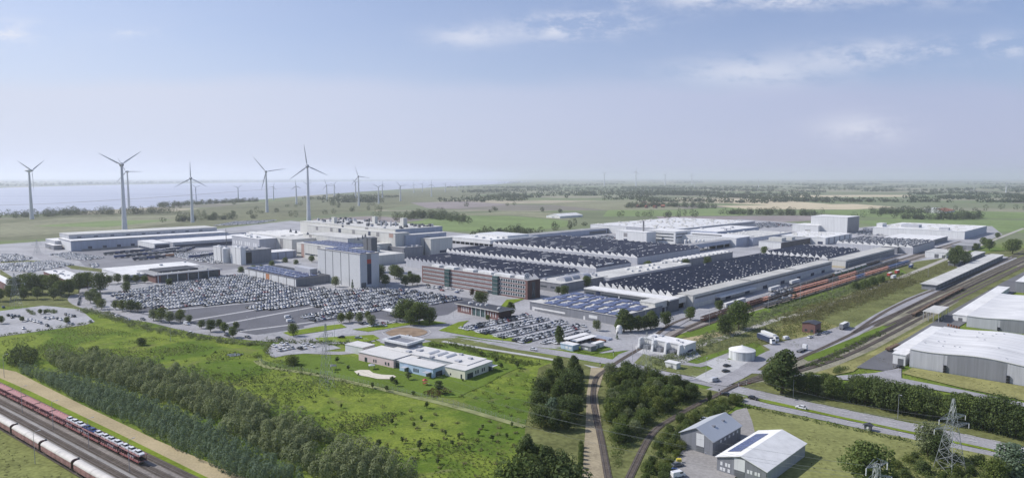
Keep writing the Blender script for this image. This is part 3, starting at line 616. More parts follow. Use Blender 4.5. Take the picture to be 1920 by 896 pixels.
mass('undergrowth', [p for p in scatter([(1140,706),(1165,700),(1215,706),(1302,740),(1314,750),(1258,776),(1210,806),(1165,858),(1148,892),(1146,830),(1138,765)], 1.9, 61) if off_track(p, 3.2)], 2.0, 1.5, 60, .36, lf_mid, 'dense green undergrowth in the wedge between the two tracks', 'undergrowth', seed=171, hv=.5)
mass('undergrowth', [p for p in scatter([(1212,890),(1240,815),(1300,772),(1345,750),(1385,746),(1392,756),(1360,770),(1300,806),(1274,845),(1243,905),(1200,905)], 1.9, 62) if off_track(p, 3.2)], 1.6, 1.4, 60, .36, lf_mid, 'green undergrowth between branch track and workshops', 'undergrowth', seed=172, hv=.5)
mass('undergrowth', scatter([(990,800),(1012,705),(1050,690),(1085,690),(1092,740),(1080,808)], 2.4, 63), 2.6, 1.8, 60, .4, lf_dark, 'dark undergrowth below the wood left of the sandy track', 'undergrowth', seed=173, hv=.5)
mass('undergrowth', scatter([(1640,905),(1690,858),(1750,846),(1830,866),(1900,888),(1960,920),(1900,960),(1680,960)], 2.2, 64), 1.8, 1.5, 60, .4, lf_mid, 'undergrowth round the near lattice pylon', 'undergrowth', seed=174, hv=.5)
G3 = 'bushes between the branch track and the grey workshops'; L3 = 'leafy green bush between branch track and grey workshop yard'
for (x, y) in [q_ for q_ in scatter([(1212,890),(1240,815),(1300,772),(1345,750),(1385,744),(1392,754),(1360,770),(1300,806),(1276,845),(1245,905),(1200,905)], 4.0, 7) if off_track(q_, 5)]:
    plant('bush', (x, y), random.uniform(2.6, 5.2), L3, 'bush', G3)
plant_px('tall', 1330, 752, 732, 'slim tree standing right by the level crossing of the branch track')
plant_px('light', 1378, 760, 738, 'pale roadside tree between workshop drive and lower carriageway')
G4 = 'trees in the lower left wood'; L4 = 'tree in the small wood at the bottom centre, left of the track'
for (x, y, t, k) in ((985,905,818,'tall'),(1005,900,835,'round'),(1026,925,838,'tall'),(1048,930,850,'round'),(975,935,850,'bush'),(1000,945,870,'round'),(1062,945,865,'bush')): plant_px(k, x, y, t, L4, group=G4)
L = line_px([(1090,840),(1088,870),(1086,905)], 3)
for q in L: plant('bush', q, 3.2, 'round clipped shrub in a row beside the sandy track bed', 'bush', 'shrubs lining the sandy track bed', wide=.6)
mass('undergrowth', [p for p in scatter([(1432,722),(1500,738),(1600,757),(1700,779),(1800,799),(1925,828),(1925,806),(1800,778),(1700,757),(1600,738),(1500,720),(1440,708)], 2.6, 65) if off_track(p, 5)], 3.6, 2.2, 90, .45, lf_dark, 'dark undergrowth below the roadside tree belt', 'undergrowth', seed=175, hv=.45)
G5 = 'trees in the roadside tree belt'; L5 = 'dark tree in the long tree belt between road and warehouse'
for i, (x, y, t) in enumerate(((1440,722,690),(1500,737,706),(1530,742,708),(1562,750,708),(1592,755,722),(1622,760,712),(1652,768,716),(1684,775,720),(1716,782,730),(1748,787,738),(1780,794,745),(1812,800,742),(1843,806,748),(1872,813,745),(1905,822,765),(1935,828,765),
                               (1515,728,702),(1548,734,704),(1605,746,706),(1638,752,710),(1668,757,722),(1700,765,726),(1732,770,728),(1795,780,742),(1858,795,752))):
    plant_px('round', x, y, t-4, L5, group=G5, wide=.98)
plant_px('tall', 1466, 738, 657, 'big grey green poplar at the near end of the roadside tree belt', wide=1.5)
plant_px('light', 1545, 748, 720, 'yellow green tree in front of the roadside tree belt', wide=.9)
plant_px('round', 1625, 912, 829, 'large broadleaf tree behind the white roofed workshop lawn', wide=1.25)
plant_px('light', 1738, 858, 792, 'yellow green tree beside the near lattice pylon', wide=.9); plant_px('round', 1762, 866, 812, 'dark tree right behind the near lattice pylon', wide=.9)
plant_px('tall', 1900, 905, 833, 'dark tree at the bottom right corner', wide=1.5); plant_px('light', 1866, 915, 860, 'pale shrubby tree left of the bottom right corner tree')
G6 = 'bushes round the near pylon'
for (x, y) in scatter([(1650,905),(1690,862),(1740,850),(1830,868),(1900,890),(1920,930),(1680,930)], 5.5, 9):
    plant('bush', (x, y), random.uniform(2.5, 5), 'green bush in the undergrowth round the near lattice pylon', 'bush', G6)
for (x, y, t) in ((76,589,579),(85,589,580),(125,607,594),(42,603,593),(2,607,592)): plant_px('round', x, y, t, 'small round tree planted in the lower left car park', group='small trees in the lower left car park')
# left industrial wood and street trees
G7 = 'trees of the dark wood left of the car park'
for (x, y, t) in ((0,565,540),(20,562,534),(25,552,520),(45,550,514),(62,552,512),(80,550,515),(100,552,514),(115,556,526),(130,554,523),(148,548,512),(165,542,510),(188,549,511),(175,560,541),(185,565,549),(70,561,538),(45,562,540),(100,562,540)):
    plant_px('round', x, y, t, 'dark tree of the wood hiding the white roofed workshop by the curved road', group=G7, wide=.95)
G8 = 'street trees round the showroom'
for (x, y, t) in ((205,533,516),(222,531,513),(238,532,514),(255,530,515),(272,531,516),(237,548,528),(318,536,522)): plant_px('round', x, y, t, 'street tree in the row before the glass fronted showroom', group=G8)
G9 = 'trees along the edge of the big car park'
for (x, y, t) in ((170,568,545),(183,575,556),(190,580,560),(217,580,563),(230,583,562),(245,585,562),(258,584,566),(288,601,580),(302,604,577),(318,606,583),(338,604,580),(354,606,590),(377,616,600),(395,622,599),(411,614,598),(421,624,604),(443,618,603),(437,633,612)):
    plant_px('round' if x % 2 else 'light', x, y, t, 'street tree on the kerb between big car park and main road', group=G9)
G10 = 'trees by the bus stop canopy'
for (x, y, t) in ((750,602,572),(766,604,561),(786,607,566),(806,608,576),(770,610,580)): plant_px('round', x, y, t, 'dark tree in the clump beside the bus stop canopy', group=G10, wide=1.1)
for (x, y, t) in ((640,606,586),(655,604,584),(690,600,583),(697,612,590),(675,606,585),(550,630,606)): plant_px('light', x, y, t, 'small light tree on the grass by the car park exit', group='small trees by the car park exit')
for (x, y, t) in ((712,530,497),(722,536,515),(740,522,496),(748,525,500),(760,537,515),(773,535,513),(782,534,515),(768,519,508)): plant_px('round', x, y, t, 'tree between the tall grey tower and brick office', group='trees between grey tower and brick office')
plant_px('round', 585, 492, 479, 'round dark tree left behind the tall grey tower', wide=1.1)
plant_px('cone', 661, 541, 523, 'slim conifer in front of the tall grey tower'); plant_px('light', 629, 538, 518, 'pale tree before the left face of the grey tower')
for (x, y, t) in ((452,510,499),(475,510,497),(490,503,496),(535,492,482),(555,495,486),(510,498,488)): plant_px('bush', x, y, t, 'low tree behind the flat front store with orange panel', group='low trees behind the flat store')
plant_px('round', 901, 574, 546, 'large round tree before the brick office', wide=1.25); plant_px('tall', 958, 592, 566, 'tree at the corner of the brick gatehouse', wide=1.3)
plant_px('light', 915, 601, 590, 'small bushy tree beside the gatehouse end'); plant_px('copper', 885, 556, 541, 'copper leaved tree beside the brick office', wide=.9); plant_px('copper', 895, 558, 544, 'copper tree second along the brick office wall', wide=.8)
plant_px('tall', 1049, 646, 611, 'tree standing in the visitor car park'); plant_px('light', 1119, 620, 600, 'round light green tree by visitor car park kerb'); plant_px('cone', 1157, 636, 622, 'small dark conifer beside the white silo')
for (x, y, t) in ((1170,622,580),(1183,622,590),(1196,620,592),(1208,618,592),(1220,617,583),(1228,615,592),(1160,622,600)): plant_px('tall', x, y, t, 'dark tree massed at the corner of the solar roofed hall', group='trees at the solar roofed hall', wide=1.4)
for (x, y, t, l) in ((1248,613,584,'street tree before the bridge end of the solar hall'),(1294,600,575,'street tree at the corner of the railside hall'),(1348,584,563,'small street tree beside parked white trailer'),(1385,619,566,'big dark tree by the car carrier sidings'),(1358,628,590,'dark tree left of the big siding tree'),(1490,560,550,'small bush beside sidings gravel')):
    plant_px('round', x, y, t, l, wide=1.0)
for (x, y, t, l) in ((1100,540,517,'dark courtyard tree beside the round roofed hall'),(1058,556,535,'dark tree behind the brick office end'),(1047,552,537,'copper tree behind the brick office end'),(1215,508,489,'courtyard tree before the long dark sawtooth hall'),(1285,502,485,'left courtyard tree of the pair behind the railside hall'),(1326,500,481,'right courtyard tree of the pair behind the railside hall'),(1092,478,462,'light tree alone between sawtooth roofs'),(1432,478,462,'dark tree beside low pale hall'),(975,497,487,'tree in the gap between sawtooth halls'),(1029,505,493,'tree right in the gap between sawtooth halls'),(1005,500,488,'small round tree in the middle of the sawtooth gap')):
    plant_px('round', x, y, t, l)
for (x, y, t) in ((1790,500,465),(1808,497,470),(1830,470,456),(1845,462,445),(1855,470,448),(1797,478,460),(1870,447,436)): plant_px('round', x, y, t, 'roadside tree past the far white hall', group='trees past the far white hall')
plant_px('round', 1898, 476, 448, 'large tree alone on the grass at the right edge', wide=1.3)
for (x, y, t) in ((1604,543,526),(1620,540,522),(1636,536,518),(1652,530,515)): plant_px('bush', x, y, t, 'tree along the wall of the second railside hall', group='trees along the second railside hall')
# meadow bushes and saplings
plant_px('bush', 265, 647, 631, 'dark round bush alone in the meadow near road', 'bush'); plant_px('bush', 176, 664, 647, 'dark round bush alone left in the meadow', 'bush'); plant_px('bush', 548, 684, 664, 'big dark bush on the lawn left of nursery', 'bush', wide=1.1)
for (x, y, t) in ((698,728,716),(725,734,722),(775,742,732),(800,765,752),(790,788,778),(776,801,790),(710,838,822),(786,842,824),(905,805,795),(810,802,792),(835,816,805),(860,822,811),(897,816,806),(923,826,814),(950,822,811),(848,835,824),(754,830,818),(960,800,790),(640,765,756),(735,795,784),(880,845,834),(820,870,858)):
    plant_px('small', x, y, t, 'young sapling scattered on the bright mown meadow', 'sapling', 'saplings on the meadow', wide=1.3)
for (x, y, t) in ((653,694,684),(735,718,705),(742,724,710),(766,712,697),(930,680,670),(940,692,680),(970,690,676),(868,715,709),(632,680,668),(902,668,657),(823,738,712),(672,704,699),(565,690,685)):
    plant_px('small', x, y, t, 'small lawn tree in the fenced nursery garden', 'tree', 'small trees on the nursery lawn', wide=1.4)
mass('flower_bed', scatter([(790,739),(815,728),(835,728),(846,735),(815,746)], 1.3, 15), .9, .9, 40, .35, lf_red, 'dark red planted bed on the nursery lawn', 'flower bed', kind='thing', seed=77)
mass('track_hedge', scatter([(1560,699),(1575,690),(1590,692),(1570,701)], 1.2, 16), 1.6, 1.2, 60, .4, lf_dark, 'dark clipped hedge block between track and warehouse road', 'hedge', kind='thing', seed=78)
# ---- distant treelines (one mass each)
def treeline(label, lines, h, gap, k=120, size=1.7, leaf=lf_far, seed=5, wd=18):
    pts = []; r = random.Random(seed)
    for pl in lines:
        for q in line_px(pl, gap): 
            for _ in range(2): pts.append((q[0]+r.uniform(-wd, wd), q[1]+r.uniform(-wd, wd)))
    return mass('treeline', pts, h, h*.48, k, size, leaf, label, 'treeline', seed=seed, hv=.4, rnd=.35, up=.3)
treeline('dense dark tree belt on the near estuary bank', [[(125,402),(230,402),(320,399)],[(130,404),(320,401)],[(0,409),(70,407),(130,403)]], 18, 7, seed=1)
treeline('scattered thickets between turbines and water', [[(325,416),(370,414),(430,411)],[(345,407),(372,405)],[(300,388),(380,383),(480,378)],[(330,391),(440,384)],[(443,404),(475,402)]], 14, 7, seed=2)
treeline('tree belts behind the assembly buildings', [[(480,410),(555,407)],[(545,388),(620,383)],[(560,386),(622,386)],[(617,401),(705,399)],[(660,397),(700,394)],[(480,400),(520,398)],[(630,390),(690,386)]], 15, 7, seed=3)
treeline('dense dark wood right of the assembly buildings', [[(750,413),(800,408),(862,416)],[(770,405),(825,404)],[(775,401),(820,399)],[(880,420),(700,412)]], 16, 7, seed=4)
treeline('bushy wood edge beside the bright green field', [[(870,388),(960,386)],[(920,395),(1050,398)],[(930,398),(1010,396)],[(1000,445),(960,440),(905,443)],[(985,436),(1080,424)],[(1040,432),(1085,430)]], 13, 7, seed=5)
treeline('hedgerow trees beyond the plant roofs', [[(1160,406),(1210,407)],[(1225,408),(1248,408)],[(1262,408),(1295,407)],[(1265,405),(1292,404)],[(1360,402),(1450,403),(1535,405)],[(1440,400),(1470,399)],[(1610,408),(1665,407)],[(1680,410),(1790,412),(1830,408)]], 15, 7, seed=6)
treeline('village wood on the plain', [[(1180,390),(1240,387),(1330,391)],[(1185,386),(1310,383)],[(1310,387),(1335,391)],[(1640,402),(1700,400),(1760,401)],[(1690,396),(1760,398)],[(1800,398),(1845,396)],[(1880,392),(1920,394)]], 16, 8, seed=7)
pl = []
r_ = random.Random(12)
for _ in range(330):
    x, y = r_.uniform(-60, 1980), 336.4 + 44*r_.random()**2.3
    if x < 900 and y < 358 + (900-x)*.045: continue
    w_ = r_.uniform(20, 130); pl.append([(x, y), (x+w_*.5, y+r_.uniform(-.6, .6)), (x+w_, y+r_.uniform(-1, 1))])
pl += [[(1090,362),(1200,360),(1330,364)],[(1095,360),(1330,361)],[(1100,358.5),(1420,359.5)],[(1090,364.5),(1300,363),(1460,369)],[(1180,368.5),(1420,373)],[(1400,376),(1545,379)],[(1420,374),(1540,377)],[(1240,355),(1440,356)],[(1040,351),(1380,352)],[(1180,353.5),(1330,354)],[(1095,367),(1240,365),(1400,372),(1560,380)],[(1110,357),(1300,355),(1420,358)],[(1340,368),(1480,372)],[(840,352),(930,352),(1090,350)],[(880,361),(960,358),(1090,360)],[(900,370),(1060,371)],[(1400,362),(1500,366)],[(1760,369),(1830,370)],[(1750,361),(1800,360)]]
pts = []
for q in pl:
    d0 = P(*q[0])[1]
    for c in line_px(q, max(11, d0/260)): pts.append((c[0]+r_.uniform(-12,12), c[1]+r_.uniform(-d0/90,d0/90)))
mass('treeline', pts, 16, 13, 34, 5.5, lf_far, 'hazy far treelines and woods across the whole plain', 'treeline', seed=90, hv=.4)
pts = []
for q in ([(-80,350.5),(100,347.5),(250,344.5),(420,341.2),(560,339.8),(740,338.4)], [(-80,344),(100,342),(300,340),(500,338.2),(700,337)], [(-80,340),(300,337.6),(900,336.4)]):
    for c in line_px(q, 60): pts.append((c[0]+r_.uniform(-80,80), c[1]+r_.uniform(-120,120)))
mass('treeline', pts, 24, 60, 10, 26.0, lf_far, 'far wooded shore across the estuary', 'treeline', seed=91, hv=.5)
clear_protos()
# ---------------------------------------------------------------- buildings
ST = (1, 1, .05)
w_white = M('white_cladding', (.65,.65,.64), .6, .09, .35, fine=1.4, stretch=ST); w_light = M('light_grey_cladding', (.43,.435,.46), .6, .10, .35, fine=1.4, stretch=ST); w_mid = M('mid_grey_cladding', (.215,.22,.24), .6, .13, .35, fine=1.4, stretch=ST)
w_dark = M('dark_grey_cladding', (.135,.14,.15), .6, .1, .06, fine=.6); w_cream = M('cream_concrete', (.56,.55,.51), .8, .10, .3, fine=1.2, stretch=ST); w_band = M('grey_facade_band', (.26,.25,.25), .7, .1, .1)
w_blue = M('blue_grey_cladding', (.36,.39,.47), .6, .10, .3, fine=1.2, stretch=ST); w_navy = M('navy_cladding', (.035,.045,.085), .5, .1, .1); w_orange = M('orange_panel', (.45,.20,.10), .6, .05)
w_red = M('red_panel', (.42,.07,.05), .6, .05); m_brick = M('red_brick', (.185,.100,.092), .85, .12, .12, fine=1.6); m_brickd = M('shaded_brick', (.085,.052,.048), .85, .12, .12, fine=1.6)  # the second brick is the first with end wall shade put into its colour
r_white = M('white_roof', (.70,.69,.665), .7, .13, .045, fine=.35); r_cream = M('pale_roof', (.53,.52,.485), .8, .20, .05, fine=.4); r_grey = M('grey_roof', (.30,.30,.30), .85, .24, .05, fine=.5); r_dark = M('bitumen_roof', (.055,.058,.070), .75, .2, .1, fine=1.0)
r_tooth = sheets('dark_sheet_roof', (.030,.033,.054), (.062,.066,.092), 3.2, rough=.55); r_sheet = sheets('white_sheet_roof', (.58,.575,.565), (.73,.72,.70), 6.5); r_beige = sheets('beige_sheet_roof', (.44,.43,.39), (.56,.545,.50), 5.0); w_tan = M('tan_panel', (.40,.265,.22), .7, .1, .2); m_glass = M('window_glass', (.045,.06,.075), .15, .15, .3, spec=.6); m_glassg = M('green_glass', (.05,.095,.095), .12, .2, .4, spec=.7)
m_solar = M('solar_panel', (.065,.085,.19), .25, .15, .4, spec=.6); m_frame = M('white_frame', (.70,.70,.70), .6, .04); m_steel = M('galvanised_steel', (.42,.43,.44), .45, .08, .8, metal=.35); m_black = M('black_shade_trim', (.014,.014,.018), .8, 0)  # the near-black also paints in shade below raised halls and in openings
r_red = M('red_tiles', (.30,.12,.075), .85, .15, .5)
def panel(mb, R, face, a0, a1, z0, z1, out=.08, mi=0, depth=.2):
    """thin plate on a face: L = left-front face (i=0), F = right-front face (j=0), B/K = the far faces"""
    if face == 'L': mb.rbox(R, -out, -out+depth, a0, a1, z0, z1, mi)
    elif face == 'F': mb.rbox(R, a0, a1, -out, -out+depth, z0, z1, mi)
    elif face == 'B': mb.rbox(R, R.lu+out-depth, R.lu+out, a0, a1, z0, z1, mi)
    else: mb.rbox(R, a0, a1, R.lw+out-depth, R.lw+out, z0, z1, mi)
def part_panels(root, R, name, mat, items, out=.08):
    """items: (face, a0, a1, z0, z1); a in metres, or fractions of the face when a1 <= 1"""
    for (f, a0, a1, z0, z1) in items:
        n = R.lw if f in 'LB' else R.lu
        if a1 <= 1.0: a0, a1 = a0*n, a1*n
        mb = MB(); panel(mb, R, f, a0, a1, z0, z1, out); mb.build(name, mat, root, R.base())
def hall(name, label, R, h, wall=w_white, roof=r_white, fascia=None, cat='building', z0=0.0, lip=.5, over=.3, group=None, root=None, upper=None):
    root = root or thing(name, label, cat, R.base(), group); mb = MB()
    mb.rbox(R, 0, R.lu, 0, R.lw, z0, h, 0); mb.build('wall', wall, root, R.base())
    rf = MB(); rf.rbox(R, -over, R.lu+over, -over, R.lw+over, h, h+lip, 0, top=1); rf.build('roof', [fascia or wall, roof], root, R.base())
    return root
def rooflights(root, R, h, n, mat=r_white, size=(1.6, 1.6), seed=1, name='rooflights', hh=.9, m=4, rows=None):
    r = random.Random(seed); mb = MB()
    for _ in range(n):
        i = r.uniform(m, max(m+1, R.lu-m)); j = r.uniform(m, max(m+1, R.lw-m)); a, b = size[0]*r.uniform(.5,1.3), size[1]*r.uniform(.5,1.3)
        if n <= 60: mb = MB()
        mb.rbox(R, i-a/2, i+a/2, j-b/2, j+b/2, h, h+hh*r.uniform(.5,1.5))
        if n <= 60: mb.build('rooflight', mat, root, R.base())
    if n > 60: mb.build(name, mat, root, R.base())['kind'] = 'stuff'
def vents(root, R, h, n, mat, size=3.0, hh=2.2, seed=2, name='ventilator'):
    r = random.Random(seed)
    for _ in range(n):
        i = r.uniform(size, max(size+1, R.lu-size)); j = r.uniform(size, max(size+1, R.lw-size)); mb = MB(); a = size*r.uniform(.6,1.4)/2; b = size*r.uniform(.6,1.4)/2
        mb.rbox(R, i-a, i+a, j-b, j+b, h+.5, h+.5+hh*r.uniform(.6,1.3)); mb.build(name, mat, root, R.base())
def sawtooth(name, label, R, h, n, th, lights, gable=r_white, wall=w_light, seed=3, roofm=None, strips=0):
    root = thing(name, label, 'factory hall', R.base()); p = R.lw/n; prof = [(0, 0)]
    wl = MB(); wl.rbox(R, 0, R.lu, 0, R.lw, 0, h-.01, 0); wl.build('wall', wall, root, R.base())
    sl, st, gb, gb2 = MB(), MB(), MB(), MB(); r = random.Random(seed); lt = MB()
    for k in range(n):
        j0, j1, j2 = k*p, k*p+p*.80, (k+1)*p
        sl.add([R.pt(0,j0,h),R.pt(R.lu,j0,h),R.pt(R.lu,j1,h+th),R.pt(0,j1,h+th)], [(0,1,2,3)]); st.add([R.pt(0,j1,h+th),R.pt(R.lu,j1,h+th),R.pt(R.lu,j2,h),R.pt(0,j2,h)], [(0,1,2,3)])
        for i, g_ in ((-.12, gb), (R.lu+.12, gb2)): g_.add([R.pt(i,j0,h-.5),R.pt(i,j2,h-.5),R.pt(i,j2,h),R.pt(i,j1,h+th+.35),R.pt(i,j1-.5,h+th+.35),R.pt(i,j0,h+.3)], [(0,1,2,3,4,5) if i > 0 else (5,4,3,2,1,0)])
        if lights:
            m_ = max(1, int(R.lu/lights))
            for q in range(m_):
                if r.random() < .12: continue
                i = (q+.5+r.uniform(-.22,.22))*R.lu/m_; t = r.uniform(.35,.6); j = j0+(j1-j0)*t; z = h+th*t; a = r.uniform(.5,.85)
                lt.prism([R.pt(i-a,j-a*.8), R.pt(i+a,j-a*.8), R.pt(i+a,j+a*.8), R.pt(i-a,j+a*.8)], z-.6, z+.75)
        for q in range(strips):
            if r.random() < .35:
                i = r.uniform(4, R.lu-12); t = .55; j = j0+(j1-j0)*t; z = h+th*t; lt.prism([R.pt(i,j-.8), R.pt(i+r.uniform(4,14),j-.8), R.pt(i+8,j+.8), R.pt(i,j+.8)], z-.6, z+.9)
    sl.build('roof', roofm or r_tooth, root, R.base()); st.build('glazing', m_glass, root, R.base()); gb.build('gable', gable, root, R.base()); gb2.build('gable', gable, root, R.base())
    if lt.v: lt.build('rooflights', r_white, root, R.base())['kind'] = 'stuff'
    return root
def gable_hall(name, label, R, h, rise, wall, roof, along='u', cat='building', over=.5):
    """gabled roof with its ridge along u; gables on the L and B faces"""
    root = thing(name, label, cat, R.base()); mb = MB(); c = R.lw/2; mb.extrude(R, [(0,0),(0,h),(c,h+rise),(R.lw,h),(R.lw,0)][::-1], 0, R.lu, 0, 0); mb.build('wall', wall, root, R.base())
    rf = MB(); sl = rise/c; o = over
    rf.extrude(R, [(-o,h-o*sl+.06),(-o,h-o*sl+.3),(c,h+rise+.3),(R.lw+o,h-o*sl+.3),(R.lw+o,h-o*sl+.06),(c,h+rise+.06)][::-1], -o, R.lu+o, 0, 0); rf.build('roof', roof, root, R.base()); return root
def box_on(root, R, i0, i1, j0, j1, z0, z1, mat, name): mb = MB(); mb.rbox(R, i0, i1, j0, j1, z0, z1); return mb.build(name, mat, root, R.base())
# -- far left
R = Rect((134,471.5),(107,465.5),(0,0), lu=215); t = hall('logistics_hall', 'very long low white logistics hall below the left wind turbines', R, 13.5, w_blue, r_white, w_band, lip=.9)  # blue-grey long side paints shade onto a white hall; gable stays white
part_panels(t, R, 'lit_gable_face', w_white, [('L', .03, .97, .4, 12.4)]); part_panels(t, R, 'dark_plinth', w_band, [('F', 12, 205, .2, 2.2)]); part_panels(t, R, 'dock_door', w_navy, [('F', a, a+5, 2.3, 5.5) for a in range(20, 200, 18)])
b = box_on(t, R, 6, 212, R.lw*.55, R.lw+22, 14.2, 20, w_light, 'clerestory'); b2 = MB(); b2.rbox(R, 5.5, 212.5, R.lw*.55-.5, R.lw+22.5, 20, 20.4); b2.build('upper_roof', r_cream, t, R.base())
for q in range(9): box_on(t, R, 16+q*21, 21+q*21, R.lw*.55-.3, R.lw*.55, 15.5, 17, w_navy, 'vent_grille')
R = Rect((104,467),(86,462),(0,0), lu=45); t = hall('annex_hall', 'low white annex at the left end of the logistics hall', R, 11, w_light, r_white)
part_panels(t, R, 'roller_door', w_band, [('L', .2, .4, 0, 5), ('L', .6, .8, 0, 5)])
R = Rect((101,469),(84,464.5),(0,0), lu=10); t = hall('gate_cabin', 'small grey box building before the white annex', R, 6, w_mid, r_white); part_panels(t, R, 'roller_door', w_dark, [('L', .3, .6, 0, 4)])
R = Rect((325,467),(296,460),(0,0), lu=130); t = hall('loading_hall', 'white roofed loading hall with dark glazed front among parked trailers', R, 9, w_light, r_white); part_panels(t, R, 'window_band', w_navy, [('F', .02, .98, 1, 5.5)])
R = Rect((290,471),(265,464),(305,466)); t = hall('yard_office', 'small white yard office with dark ground floor by the trailers', R, 10, w_white, r_white); part_panels(t, R, 'window_band', w_navy, [('F', .05, .95, .5, 8.5), ('L', .05, .95, .5, 3.5)])
R = Rect((424,449),(412,446),(0,0), lu=70); t = hall('storage_hall', 'low grey store between logistics hall and stepped factory', R, 9, w_blue, r_grey); part_panels(t, R, 'roller_door', w_band, [('F', .3, .5, 0, 5)])
R = Rect((235,516),(140,507),(345,489.5), z=7); t = hall('membrane_hall', 'bright white low membrane roof behind the glass fronted showroom', R, 6.4, w_white, r_white); vents(t, R, 6.4, 7, w_light, 2.2, 1.4, 5)
part_panels(t, R, 'window_band', m_glass, [('F', .05, .95, 1.5, 4.5)])
R = Rect((292,531),(279,528),(405,516.5)); R.lw = 46; t = hall('showroom', 'glass fronted showroom with flat dark roof behind the car park', R, 7.2, m_brick, r_grey, w_light, lip=.8, over=1.5)
part_panels(t, R, 'glass_front', m_glass, [('F', .08, .46, .4, 6.6), ('F', .50, .97, .4, 6.6), ('L', .5, .9, .4, 6.6)]); part_panels(t, R, 'pillar', m_frame, [('F', a*R.lu, a*R.lu+.7, 0, 7) for a in (.03,.17,.32,.48,.64,.8)], .5)
box_on(t, R, 8, R.lu*.72, 12, 40, 8, 9.6, r_dark, 'dark_roof_panel'); rooflights(t, R, 8, 24, r_white, (1.4,1.4), 8)
R = Rect((129,526.5),(59,510),(168,522), z=7.5); t = hall('workshop', 'white roofed brick workshop behind the dark wood', R, 7, m_brick, r_white); rooflights(t, R, 7.5, 12, w_light, (2,2), 4); part_panels(t, R, 'window_band', m_glass, [('F', .05, .95, 2.5, 5)])
R = Rect((17,535),(-80,521),(30,530), z=7); t = hall('workshop', 'white roof of a workshop cut by the left edge', R, 6.5, m_brick, r_white); part_panels(t, R, 'window_band', m_glass, [('F', .1, .9, 2, 4.5)])
# -- silos
R = Rect((456,496.5),(441,492),(490,488)); t = hall('silo_building', 'grey process building right beside the white silos', R, 16, w_mid, r_grey); part_panels(t, R, 'recess_shade_plate', m_black, [('F', .02, .3, 1, 14)]); vents(t, R, 16, 5, w_light, 3, 2, 4)  # black plate paints in the shade of an open recess
for (B, A, lu, top, lab) in (((414,492),(405,489),7,464,'left square white silo tower at the car park edge'),((452,497),(437,493),6,465.5,'right square white silo tower beside the process building')):
    R = Rect(B, A, (0,0), lu=lu); h_ = HT(*B, top); t = hall('silo_tower', lab, R, h_, w_white, w_white, cat='silo'); part_panels(t, R, 'seam', w_band, [('L', .48, .52, 0, h_)], .05); vents(t, R, h_, 2, w_white, 2.4, 1.6, 3, 'filter_box')
p = P(424.5, 492.5); t = thing('round_silo', 'round ribbed white silo standing between two square towers', 'silo', p); mb = MB()
mb.lathe((*p[:2],0), sum([[(4.6, z), (4.6, z+1.2), (4.5, z+1.25), (4.5, z+1.55)] for z in np.arange(0, 16, 1.6)], []) + [(4.6,17),(1.2,18.6),(.01,18.7)], 24); mb.build('shell', w_white, t, p); mb = MB(); mb.box((p[0],p[1],19.4),(1.6,1.6,1.8)); mb.build('filter_box', w_light, t, p)
R = Rect((491,488.5),(484,486),(546,481)); R.lw = 26; t = hall('low_store', 'low blue grey store with white roof beside the silo building', R, 8.5, w_blue, r_white); part_panels(t, R, 'seam', w_dark, [('F', a, a+.02, 0, 8) for a in (.22,.45,.68,.92)])
R = Rect((487,476),(428,468),(510,470.5)); h_ = HT(487,476,449); t = hall('pump_building', 'white block with small square windows behind the silos', R, h_, w_light, r_white); part_panels(t, R, 'window', m_frame, [('L', a, a+.04, h_*.45, h_*.7) for a in (.1,.17,.34,.41,.48,.62,.7,.8,.9)]); vents(t, R, h_, 8, r_white, 3, 2, 9)
R = Rect((525,444),(430,438),(552,433), z=14); t = hall('ribbed_roof_hall', 'hall with striped white roof left of the stepped factory', R, 13.5, w_white, r_cream)
for q in range(5): box_on(t, R, R.lu*(q+.2)/5, R.lu*(q+.75)/5, 3, R.lw-3, 14, 15.2, r_white, 'roof_hood')
# -- stepped assembly factory
t = thing('assembly_factory', 'huge stepped cream assembly factory rising behind the silos', 'factory', P(640,470))
O = tuple(P(640,470))
def block(B, A, z, lu, wall=w_cream, roof=r_cream, C=None, bands=(), z0=0):
    R = Rect(B, A, C or (0,0), z=z, lu=None if C else lu); mb = MB(); mb.rbox(R, 0, R.lu, 0, R.lw, z0, z-.5); mb.build('wall', wall, t, O)
    rf = MB(); rf.rbox(R, -.3, R.lu+.3, -.3, R.lw+.3, z-.5, z, 0, top=1); rf.build('roof', [wall, roof], t, O)
    for (a0, a1, zz, m_) in bands: mb = MB(); panel(mb, R, 'L', a0*R.lw, a1*R.lw, zz, z-.8, .1); mb.build('facade_band', m_, t, O)
    return R
R9 = block((700,480),(630,470), 11, 44)
R = block((650,467),(545,455.5), 18, 46, bands=[(.50,.56,0,w_band),(.84,.90,0,w_tan),(.30,.36,0,w_band),(.12,.18,0,w_band)])
mb = MB()
for q in range(11):
    for k in range(3): mb.rbox(R, 6+k*13, 16+k*13, R.lw*(.06+q*.082), R.lw*(.06+q*.082)+7.5, 18.3, 18.9)
mb.build('solar_array', m_solar, t, O)
for a in (.02,.37,.6,.9):
    mb = MB(); panel(mb, R, 'L', R.lw*a, R.lw*min(1,a+.22), 4.5, 6.0, .12); mb.build('window_band', m_glass, t, O)
R = block((547,449),(509,444.5), 20, 42, bands=[(.45,.6,0,w_band)])
R9 = block((706,458),(640,450), 17, 36)
R = block((652,447),(541,439.5), 24, 40, bands=[(.80,.86,18,w_band)])
R = block((741,437.5),(531,424.5), 30, 22, bands=[(a,a+.03,24,w_band) for a in (.16,.42,.68,.86)]+[(.58,.61,24,w_navy),(.25,.275,24,w_navy),(.02,.06,24,w_tan)])
R3 = block((741,430),(552,415), 33.5, 80, C=(828,424), bands=[(.25,.28,30,w_band),(.5,.52,30,w_navy)])
